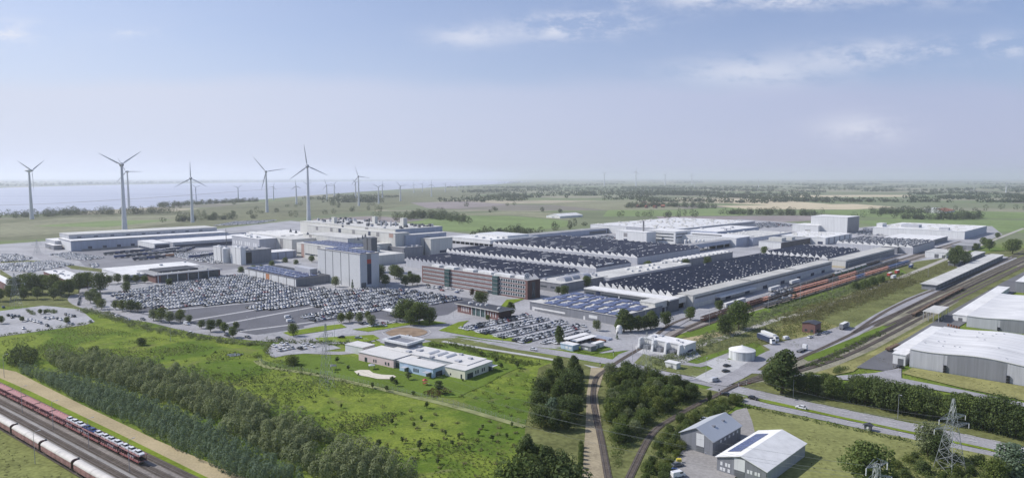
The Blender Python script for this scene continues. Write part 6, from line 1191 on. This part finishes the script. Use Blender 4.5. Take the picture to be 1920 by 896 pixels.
for i, pl in enumerate(([(0,478),(30,477),(60,484),(45,490),(0,492)],[(0,497),(100,489),(140,497),(60,511),(0,507)],[(92,478),(130,474),(195,484),(160,489),(120,486)],[(400,424),(440,416),(520,413),(480,420)],[(165,497),(180,494),(190,501),(175,503)],[(300,478),(420,472),(470,490),(400,495)])):
    rows('far vehicle storage', pl, colors='new', seed=20+i, period=12.5, fill=.9)
for i, pl in enumerate(([(1370,424),(1440,417),(1500,424),(1420,428)],[(1605,441),(1620,428),(1665,432),(1660,441)],[(1090,446),(1140,442),(1160,447),(1120,451)])): rows('plant yard', pl, colors='mix', seed=40+i, fill=.8)
for (x, y) in ((60,130),(85,130),(110,135),(140,138),(165,160),(205,165),(235,165),(260,175),(285,180),(305,187),(335,148),(365,155),(395,148),(430,155),(455,162),(515,185),(540,195),(355,208),(175,228),(495,125),(515,128),(535,135),(555,137),(675,175),(25,70),(90,145)):
    q = P(x/4, 560+y/4); lots.append((q[0], q[1], GRID+math.pi/2+math.pi*random.choice((0,1))+random.uniform(-.06,.06), random.choices(list(CARC), (36,26,12,20,5,1))[0], 'lower left car park'))
for k in range(9):
    q = P(212+k*3.6, 591+k*1.25); lots.append((q[0], q[1], heading((230,588),(300,602)), random.choice(('white','black','grey','silver')), 'main road kerb'))
for k in range(9):
    q = P(147+k*.6-(k > 5)*k*.2+ (8 if k > 6 else 0), 572-k*2.6); lots.append((q[0], q[1], heading((148,572),(146,555)), random.choice(('black','grey','silver')), 'curved road kerb'))
lots.sort(key=lambda c: c[0]**2+c[1]**2+1e4)
NEAR = 268
for i, (x, y, rz, c, nm) in enumerate(lots[:NEAR]):
    o = bpy.data.objects.new('parked_car', car_mesh(c)); COL.objects.link(o); o.location = (x, y, .36); o.rotation_euler = (0,0,rz); s_ = random.uniform(.93,1.05); o.scale = (s_, s_, s_*random.uniform(.97,1.12))
    tag(o, f'{c} car parked in the rows of the {nm}' if nm.endswith('park') else f'{c} car parked by the {nm}', 'car', f'{c} cars at the {nm}')
rest = lots[NEAR:]; n = len(CV); allv = np.zeros((len(rest)*n, 3)); qs = []; mi = []; CFa = np.array(CF); CMa = np.array(CM); keys = list(CARC)
for k, (x, y, rz, c, nm) in enumerate(rest):
    a, b_ = math.cos(rz), math.sin(rz); allv[k*n:(k+1)*n] = np.column_stack([x+a*CV[:,0]-b_*CV[:,1], y+b_*CV[:,0]+a*CV[:,1], CV[:,2]+.36]); qs.append(CFa+k*n); mi.append(np.where(CMa == 0, keys.index(c), CMa+len(keys)-1))
tag(npmesh('parked_cars', allv, np.concatenate(qs), [m_car[k] for k in keys]+[m_cglass, m_tyre], np.concatenate(mi)), 'mass of parked cars filling the far rows of the big car park and storage yards', 'cars', kind='stuff')
print('cars', len(lots))
# ---------------------------------------------------------------- trucks and trailers
def truck(loc, rz, body, label, cab=True, L_=13.0, name='truck', cat='truck', group=None, flat=False):
    t = thing(name, label, cat, (loc[0], loc[1], .38), group, rz); mb = MB(); mb.box((0,0,1.05),(L_,2.3,.3)); mb.build('chassis', w_dark, t)
    if not flat: mb = MB(); mb.box((0,0,2.6),(L_,2.5,2.7)); mb.build('cargo_box', body, t); mb = MB(); mb.box((0,0,3.99),(L_-.1,2.4,.06)); mb.build('box_roof', r_white if body is not w_navy else w_light, t)
    if cab:
        x = L_/2+1.3; mb = MB(); pr = [(-1.1,.6),(-1.1,3.3),(.6,3.3),(1.1,2.2),(1.2,.6)]; mb.add([(x+a,-1.2,z) for a,z in pr]+[(x+a,1.2,z) for a,z in pr], [(k,(k+1) % 5,5+(k+1) % 5,5+k)[::-1] for k in range(5)]+[tuple(range(5)),tuple(range(5,10))[::-1]]); c_ = mb.build('cab', m_car['white'], t)
        mb = MB(); mb.add([(x+.72,-1.05,3.1),(x+1.12,-1.05,2.25),(x+1.12,1.05,2.25),(x+.72,1.05,3.1)], [(0,1,2,3)]); mb.build('windscreen', m_cglass, c_)
    for a in (-L_*.38, -L_*.28, L_*.3)+((L_/2+1.6,) if cab else ()):
        for y in (-1.0,1.0): mb = MB(); mb.tube((a,y-.15,.5),(a,y+.15,.5),.5,None,12); mb.build('wheel', m_tyre, t)
    return t
truck(gp(1434,641), heading((1420,634),(1448,645)), w_navy, 'dark blue curtain trailer truck on the yard, front one of the pair'); truck(gp(1441,636), heading((1420,634),(1448,645)), w_white, 'white truck parked behind the dark blue trailer truck')
truck(gp(1582,617), heading((1560,630),(1600,610)), w_mid, 'grey box trailer truck at the end of the truck yard', L_=11); truck(gp(1502,660), heading((1485,668),(1515,655)), w_mid, 'flatbed truck with white cab beside the track', flat=True, L_=8)
for (x, y, l, b_) in ((1385,571,'long white trailer parked along the railside hall, near one',r_white),(1370,576,'white trailer docked left of the long white trailer',r_white),(1452,546,'white trailer parked further along the railside hall',w_white),(1490,533,'white van trailer farthest along the railside hall',w_white)):
    truck(gp(x, y), GRID, b_, l, cab=False, name='trailer', cat='trailer', L_=20 if 'long' in l else 13)
r_ = random.Random(9); m_curt = [w_navy, M('blue_curtain', (.05,.08,.20), .6, .1, .5), w_dark, w_mid]
for (x0, y0, x1, y1, n, ang) in ((205,478,300,470,10,.3),(225,484,330,474,10,.3),(260,488,310,484,5,.3),(295,474,335,468,6,.3),(340,474,362,466,4,.3),(365,484,405,478,5,.3)):
    for k in range(n):
        f = k/n; truck(gp(x0+(x1-x0)*f, y0+(y1-y0)*f), GRID+.15*r_.uniform(-1,1), r_.choice(m_curt), 'dark curtain trailer parked in the left truck yard', cab=False, name='trailer', cat='trailer', group='dark trailers in the left truck yard')
truck(gp(316,482), GRID, w_orange, 'orange trailer among dark ones in the left truck yard', cab=False, name='trailer', cat='trailer')
for (x, y, c, l) in ((1668,519,w_red,'red container truck on the siding yard'),(1682,514,w_red,'red container on the siding yard, right one'),(1708,503,m_curt[1],'blue container beside the siding head'),(1675,524,w_white,'white container in front of red ones on the siding yard')): truck(gp(x, y), GRID, c, l, cab=False, name='trailer', cat='trailer', L_=10)
# ---------------------------------------------------------------- trains
m_wred = M('wagon_red', (.30,.105,.10), .7, .18, .8, obj=True); m_wdeck = M('wagon_deck_pink', (.42,.22,.21), .8, .15, .6, obj=True); m_worg = M('wagon_orange', (.22,.075,.05), .7, .15, .6, obj=True); m_wodeck = M('wagon_deck_orange', (.56,.30,.22), .8, .12, .5, obj=True)
m_wbrown = M('wagon_brown', (.085,.05,.04), .8, .2, .6, obj=True); m_cover = M('hood_cream', (.62,.585,.53), .75, .1, .4, obj=True); m_side = M('hood_side_stained', (.30,.165,.15), .8, .35, .35, obj=True, stretch=(1,1,2.5))
def wagon_wheels(t, L_):
    for s in (-1, 1):
        mb = MB(); mb.box((s*(L_/2-2.6),0,.72),(2.6,2.0,.35)); b_ = mb.build('bogie', w_dark, t)
        for a in (-.9,.9): mb = MB(); mb.tube((s*(L_/2-2.6)+a,-.85,.46),(s*(L_/2-2.6)+a,.85,.46),.46,None,10); mb.build('wheelset', m_rail, b_)
def carrier(L_, fm, dm, label, group):
    t = thing('car_carrier_wagon', label, 'rail wagon', (0,0,0), group)
    for z, nm in ((1.15,'lower_deck'),(3.05,'upper_deck')): mb = MB(); mb.box((0,0,z),(L_-.5,2.7,.16)); [mb.box((0,y,z+.24),(L_-.5,.1,.32)) for y in (-1.32,1.32)]; mb.build(nm, dm, t)
    mb = MB()
    for k in range(9):
        x = -(L_-1)/2+(L_-1)*k/8
        for y in (-1.36,1.36):
            mb.tube((x,y,1.1),(x,y,3.1),.09,None,4)
            if k < 8 and k % 2 == 0: mb.tube((x,y,1.15),(x+(L_-1)/8,y,3.05),.06,None,4)
    for y in (-1.4,1.4): mb.box((0,y,1.02),(L_-.5,.12,.4))
    mb.build('side_frame', fm, t); wagon_wheels(t, L_); return t
def hooded(L_, label, group, side=None):
    t = thing('covered_wagon', label, 'rail wagon', (0,0,0), group); mb = MB(); mb.box((0,0,1.1),(L_-.4,2.6,.25)); mb.build('chassis', m_wbrown, t)
    for s in (-1, 1):
        h_ = (L_-1.6)/4; c0 = s*(L_-1.2)/4; pr = [(-1.45,1.2),(-1.45,3.2)]+[(1.45*math.cos(a), 3.2+1.0*math.sin(a)) for a in np.linspace(math.pi, 0, 9)][1:-1]+[(1.45,3.2),(1.45,1.2)]
        mb = MB(); n = len(pr); vs = [(c0-h_,y,z) for y,z in pr]+[(c0+h_,y,z) for y,z in pr]; fs = [(k,(k+1) % n,n+(k+1) % n,n+k) for k in range(n)]; mb.add(vs, fs+[tuple(range(n))[::-1],tuple(range(n,2*n))]); hd = mb.build('sliding_hood', side or m_side, t)
        pr2 = [(y*1.02,z+.04) for y,z in pr[1:-1]]; mb = MB(); n = len(pr2); mb.add([(c0-h_-.05,y,z) for y,z in pr2]+[(c0+h_+.05,y,z) for y,z in pr2], [(k,k+1,n+k+1,n+k) for k in range(n-1)]); mb.build('hood_roof', m_cover, hd)
        mb = MB(); mb.box((s*(L_/2-.35),0,2.4),(.12,2.6,2.6)); mb.build('end_wall', m_wbrown, t)
    mb = MB(); mb.box((L_/2-.5,1.0,4.0),(.5,.5,.7)); mb.build('hood_gear', w_dark, t); wagon_wheels(t, L_); return t
def place_along(Lp, proto, s0, gap_len, n, labels=None, group=None, z=.64, used=False, hook=None):
    Lp = np.array(Lp)[:, :2]; seg = np.linalg.norm(np.diff(Lp, axis=0), axis=1); cum = np.concatenate([[0], np.cumsum(seg)]); out = []
    at = lambda s: np.array([np.interp(s, cum, Lp[:,0]), np.interp(s, cum, Lp[:,1])])
    for k in range(n):
        s = s0+k*gap_len
        if s > cum[-1]-2 or s < 2: continue
        a, b_ = at(s-3), at(s+3); c = at(s); rz = math.atan2(b_[1]-a[1], b_[0]-a[0])
        if k == 0 and not used: o = proto; o.location = (*c, z); o.rotation_euler = (0,0,rz)
        else: o = dup(proto, (*c, z), rz)
        if labels: o['label'] = labels(k) if callable(labels) else labels
        if group: o['group'] = group
        if hook: hook(k, c, rz)
        out.append(o)
    return out
def arc_of(Lp, px, py):
    Lp = np.array(Lp)[:, :2]; seg = np.linalg.norm(np.diff(Lp, axis=0), axis=1); cum = np.concatenate([[0], np.cumsum(seg)]); q = P(px, py)[:2]; return float(cum[np.argmin(np.linalg.norm(Lp-q, axis=1))])
LW = 15.6; sE = arc_of(L_car, 272, 875)
pr_ = carrier(LW-.8, m_wred, m_wdeck, 'dull red car carrier wagon running empty on the lower left track', 'empty red car carriers')
def load(k, c, rz):
    """new cars riding on both decks of one wagon: they rest on it, so they stay things of their own"""
    d = np.array((math.cos(rz), math.sin(rz)))
    for deck, z in ((0, 1.72), (1, 3.62)):
        for q in range(3 if deck == 0 else 3):
            x, y = c+d*((q-1)*4.85); col = ('blue' if (k == 2 and q < 2) else random.choice(('white','white','white','silver'))) if deck else random.choice(('grey','white','black'))
            o = bpy.data.objects.new('loaded_car', car_mesh(col)); COL.objects.link(o); o.location = (x, y, z-.02); o.rotation_euler = (0,0,rz)
            tag(o, f'new {col} car riding on the {"upper" if deck else "lower"} deck of the car train', 'car', f'{col} cars on the {"upper" if deck else "lower"} deck of the car train')
place_along(L_car, pr_, sE-LW/2, -LW, 4, 'dull red car carrier wagon loaded with new cars, at the train end', 'loaded red car carriers', hook=load)
place_along(L_car, pr_, sE-LW/2-4*LW, -LW, 10, 'dull red car carrier wagon running empty on the lower left track', 'empty red car carriers', used=True)
hw = hooded(27, 'red and cream covered wagon with sliding hoods at the bottom left', 'covered wagons at the bottom left'); s0 = arc_of(L_cov, 60, 835)
place_along(L_cov, hw, s0-27.8*4, 27.8, 11, 'red and cream covered wagon with sliding hoods at the bottom left', 'covered wagons at the bottom left')
La = line_px([(1330,602),(1400,577),(1500,546),(1589,520.5),(1680,491),(1735,473)], 4); Lb = line_px([(1290,621),(1400,586),(1440,576),(1560,539),(1632,516),(1717,490)], 4)
ow = carrier(25.2, m_worg, m_wodeck, 'orange car carrier wagon standing in the long siding train', 'orange car carriers in the sidings')
lab_o = 'orange car carrier wagon standing in the long siding train'
def load2(k, c, rz):
    if k % 5 in (1, 3): return
    d = np.array((math.cos(rz), math.sin(rz)))
    for q in range(5):
        if random.random() < .85:
            x, y = c+d*((q-2)*4.9); col = random.choice(('white','white','silver','black')); o = bpy.data.objects.new('loaded_car', car_mesh(col)); COL.objects.link(o); o.location = (x, y, 3.62); o.rotation_euler = (0,0,rz); tag(o, f'new {col} car on an orange carrier wagon in the sidings', 'car', f'{col} cars on the siding trains')
dk = carrier(25.2, m_wbrown, w_dark, 'dark empty car carrier wagon in the siding trains', 'dark carriers in the sidings'); bl = carrier(25.2, w_navy, M('wagon_deck_blue', (.12,.17,.30), .7, .15, .5, obj=True), 'blue car carrier wagon towards the far end of the sidings', 'blue carriers in the sidings')
def consist(Lp, s0, seq):
    first = set()
    for q, ch in enumerate(seq):
        pr, lab, gr = {'o': (ow, lab_o, 'orange car carriers in the sidings'), 'd': (dk, 'dark empty car carrier wagon in the siding trains', 'dark carriers in the sidings'), 'b': (bl, 'blue car carrier wagon towards the far end of the sidings', 'blue carriers in the sidings'), 'c': (dk, 'dark empty car carrier wagon in the siding trains', 'dark carriers in the sidings')}[ch]
        
        place_along(Lp, pr, s0+26*q, 26, 1, lab, gr, used=pr.name in DONE, hook=(lambda k, c, rz: load2(0, c, rz)) if ch == 'c' else None); DONE.add(pr.name)
DONE = set(); Lc = line_px([(1330,598),(1400,573),(1560,519),(1720,470)], 4)
consist(La, arc_of(La, 1405,575.5), 'ooccooodoodddddd'); consist(Lb, arc_of(Lb, 1445,574.5), 'dcoooooobooobbb'); consist(Lc, arc_of(Lc, 1470,550), 'cdddddcddddd')
for o_ in bpy.data.objects:
    if o_.name.startswith('car_carrier_wagon') and 'empty' in (o_.get('label') or '') and 'dark' in o_['label']: o_['label'] = 'dark framed car carrier wagon in the siding trains'
rw = carrier(25.2, m_wred, m_wbrown, 'dark red car carrier wagon at the near end of the sidings', 'dark red carriers at the siding end')
L5_ = line_px([(1290,612),(1310,606.5),(1400,576.5),(1430,567)], 4); place_along(L5_, rw, arc_of(L5_, 1330,600), 26, 4, 'dark red car carrier wagon at the near end of the sidings', 'dark red carriers at the siding end')
gw = hooded(20, 'green covered wagon in the middle of the siding trains', 'green wagons', M('wagon_green', (.10,.20,.11), .7, .15, .5)); Lg = line_px([(1560,522),(1593,512),(1640,497),(1700,478)], 4); place_along(Lg, gw, 14, 21, 5, 'green sided covered wagon in the far siding', 'green wagons in the far siding')
fw = thing('flat_wagon', 'brown low flat wagon in the row by the rail canopy', 'rail wagon', (0,0,0), 'brown flat wagons'); mb = MB(); mb.box((0,0,1.15),(17,2.6,.35)); mb.build('deck', m_wbrown, fw); mb = MB(); [mb.box((x,y,1.7),(.12,.12,.9)) for x in (-8,-4,0,4,8) for y in (-1.25,1.25)]; mb.build('stanchion', m_wbrown, fw); mb = MB(); mb.box((0,0,1.6),(15,2.0,.6)); mb.build('load', M('brown_load', (.16,.11,.075), .9, .2, .5, obj=True), fw); wagon_wheels(fw, 17)
Lf = line_px([(1712,594),(1757,568.5),(1800,546),(1880,508),(1910,494)], 4); place_along(Lf, fw, 8, 18.5, 9, 'brown low flat wagon in the row by the rail canopy', 'brown flat wagons by the canopy')
o = dup(fw, (*P(1674,656)[:2], .64), heading((1660,662),(1690,649)), label='single low flat wagon on the grass side track near warehouse', group='flat wagon alone')
# ---------------------------------------------------------------- lamps, masts, fence, small things
def lamp(p, h, label, rz, group):
    t = thing('street_lamp', label, 'street lamp', (p[0], p[1], 0), group, rz); mb = MB(); mb.tube((0,0,0),(0,0,h),.11,.06,6); mb.tube((0,0,h),(1.4,0,h+.25),.05,None,5); mb.build('pole', m_steel, t); mb = MB(); mb.box((1.6,0,h+.22),(.8,.3,.14)); mb.build('lamp_head', w_light, t); return t
L = offset_line(line_px(rd_up, 2), 7.0); acc = 0; k = 0
lab_l = 'slim grey street lamp along the main road verge'; g_l = 'street lamps along the main road'; proto_l = None
for i in range(1, len(L)):
    acc += np.linalg.norm(L[i]-L[i-1])
    if acc > 42:
        acc = 0; proto_l = lamp(L[i], 10.5, lab_l, math.atan2(-1, 0), g_l) if proto_l is None else dup(proto_l, (*L[i], 0), -math.pi/2) and proto_l
L = offset_line(line_px(rd_left, 2), 8.0); acc = 0
for i in range(1, len(L)):
    acc += np.linalg.norm(L[i]-L[i-1])
    if acc > 60: acc = 0; dup(proto_l, (*L[i], 0), random.uniform(0,6), label='slim grey street lamp along the curved left road', group='street lamps along the curved left road')
for (x, y) in ((100,806),(167,842),(243,886),(42,775),(66,870),(8,708),(-30,720)):
    t = dup(proto_l, (*P(x, y)[:2], 0), .8, 1.1, label='tall lighting mast between the lower left tracks', group='lighting masts in the lower left rail yard'); t.name = 'lighting_mast'; t['category'] = 'mast'
for (x, y) in ((1395,598),(1440,583),(1500,566),(1560,547),(1620,528),(1680,510),(1500,560),(1210,613),(1330,612),(1740,520),(1650,500),(1590,518)):
    t = dup(proto_l, (*P(x, y)[:2], 0), .8, 1.25, label='tall lighting mast beside the siding trains', group='lighting masts in the sidings'); t.name = 'lighting_mast'; t['category'] = 'mast'
for (x, y) in ((1300,578),(806,600),(760,608),(850,596),(320,640),(620,560),(480,600),(700,575),(560,590)):
    t = dup(proto_l, (*P(x, y)[:2], 0), random.uniform(0,6), 1.0, label='slim lamp post inside the plant car parks', group='lamp posts in the plant car parks')
mb = MB(); q = P(425,470); h_ = HT(425,470,429); mb.tube((*q[:2],0),(*q[:2],h_),.7,.35,8); tag(mb.build('radio_mast', w_dark, None, q), 'thin dark mast rising behind the white silos', 'mast')
L = line_px([(484,674),(505,685),(560,694),(620,705),(700,723),(780,742),(850,758),(930,781),(985,795)], 3.0)
t = thing('wire_fence', 'long wire fence between meadow and nursery garden', 'fence', (*L[0][:2],0)); mb = MB(); o3 = (*L[0][:2],0)
for i, q in enumerate(L):
    mb.tube((*q,0),(*q,1.9),.06,None,4)
mb.build('posts', m_steel, t, o3); mb = MB()
for i in range(len(L)-1):
    for z in (.2,.75,1.3,1.85): mb.tube((*L[i],z),(*L[i+1],z),.025,None,3,cap=False)
    mb.tube((*L[i],.2),(*L[i+1],1.85),.015,None,3,cap=False); mb.tube((*L[i],1.85),(*L[i+1],.2),.015,None,3,cap=False)
mb.build('wire_mesh', m_steel, t, o3)
q = P(797,722); t = thing('play_tower', 'small red play tower on the nursery lawn', 'playground', q, rz=.5)
for x in (-.8,.8):
    for y in (-.8,.8): mb = MB(); mb.tube((x,y,0),(x,y,2.6),.09,None,5); mb.build('post', w_red, t)
mb = MB(); mb.add([(-1.1,-1.1,2.5),(1.1,-1.1,2.5),(1.1,1.1,2.5),(-1.1,1.1,2.5),(0,0,3.5)], [(0,1,4),(1,2,4),(2,3,4),(3,0,4)]); mb.build('roof', w_red, t); mb = MB(); mb.box((0,0,1.2),(1.7,1.7,.1)); mb.build('platform', w_red, t); mb = MB(); mb.add([(.8,-.3,1.25),(.8,.3,1.25),(2.8,.3,.1),(2.8,-.3,.1)], [(0,1,2,3)]); mb.build('slide', m_frame, t)
for (x, y, l) in ((697,692,'pale sun shade frame at the sand play area'),(625,693,'dark garden shelter on the nursery lawn')):
    q = P(x, y); t = thing('garden_shelter', l, 'shelter', q, rz=.3); mb = MB(); mb.add([(-1.6,-1.6,2.3),(1.6,-1.6,2.3),(1.6,1.6,2.3),(-1.6,1.6,2.3),(0,0,3.0)], [(0,1,4),(1,2,4),(2,3,4),(3,0,4)]); mb.build('canopy', w_light if x > 650 else w_dark, t)
    for a in (-1.4,1.4):
        for b_ in (-1.4,1.4): mb = MB(); mb.tube((a,b_,0),(a,b_,2.35),.07,None,5); mb.build('post', w_dark, t)
r_ = random.Random(2)
for k in range(12):
    q = P(r_.uniform(1318,1336), r_.uniform(843,852)); t = thing('pallet_stack', 'pile of pale pallets and boxes before the workshop gate', 'pallets', (*q[:2], .2), 'pallets before the workshop gate', r_.uniform(0,3)); hh = r_.uniform(.4,1.3)
    mb = MB(); mb.box((0,0,.08),(1.2,.9,.14)); mb.build('pallet', M('pallet_wood', (.34,.26,.17), .9, .2, .8), t); mb = MB(); mb.box((0,0,.15+hh/2),(1.1,.85,hh)); mb.build('goods', r_.choice((M('carton', (.42,.36,.28), .9, .1, .6), w_light, w_mid)), t)
for k, (x, y) in enumerate(((1783,613),(1788,614.5),(1793,615.5),(1798,617),(1778,612))):
    q = P(x, y); t = thing('steel_drum', 'rusty drum in the short row behind the near warehouse', 'drum', (*q[:2], .25), 'drums behind the near warehouse'); mb = MB(); mb.tube((0,0,0),(0,0,1.6),.6,None,10); mb.build('drum', MATS['rusty_steel'], t); mb = MB(); mb.tube((0,0,1.6),(0,0,1.75),.3,None,8); mb.build('lid', w_dark, t)
for (x, y) in ((1348,741),(1400,722),(1385,727),(1150,668),(1125,690)):
    q = P(x, y); t = thing('crossing_barrier', 'red and white level crossing signal post', 'signal', q, 'level crossing signals'); mb = MB(); mb.tube((0,0,0),(0,0,3),.08,None,5); mb.build('post', m_frame, t); mb = MB(); mb.box((0,-.1,2.7),(.6,.12,.8)); mb.build('signal_head', w_dark, t); mb = MB(); mb.box((.9,0,1.1),(1.8,.12,.14)); mb.build('barrier_arm', w_red, t)
q = P(1273,868); mb = MB(); mb.box((0,0,1.0),(1.6,1.2,1.4)); t = thing('skip_tank', 'yellow tank standing at the yard hedge', 'tank', q); mb.build('tank', M('yellow_paint', (.55,.45,.05), .5, .1), t); mb = MB(); [mb.box((x,y,.15),(.12,.12,.3)) for x in (-.6,.6) for y in (-.4,.4)]; mb.build('feet', w_dark, t)
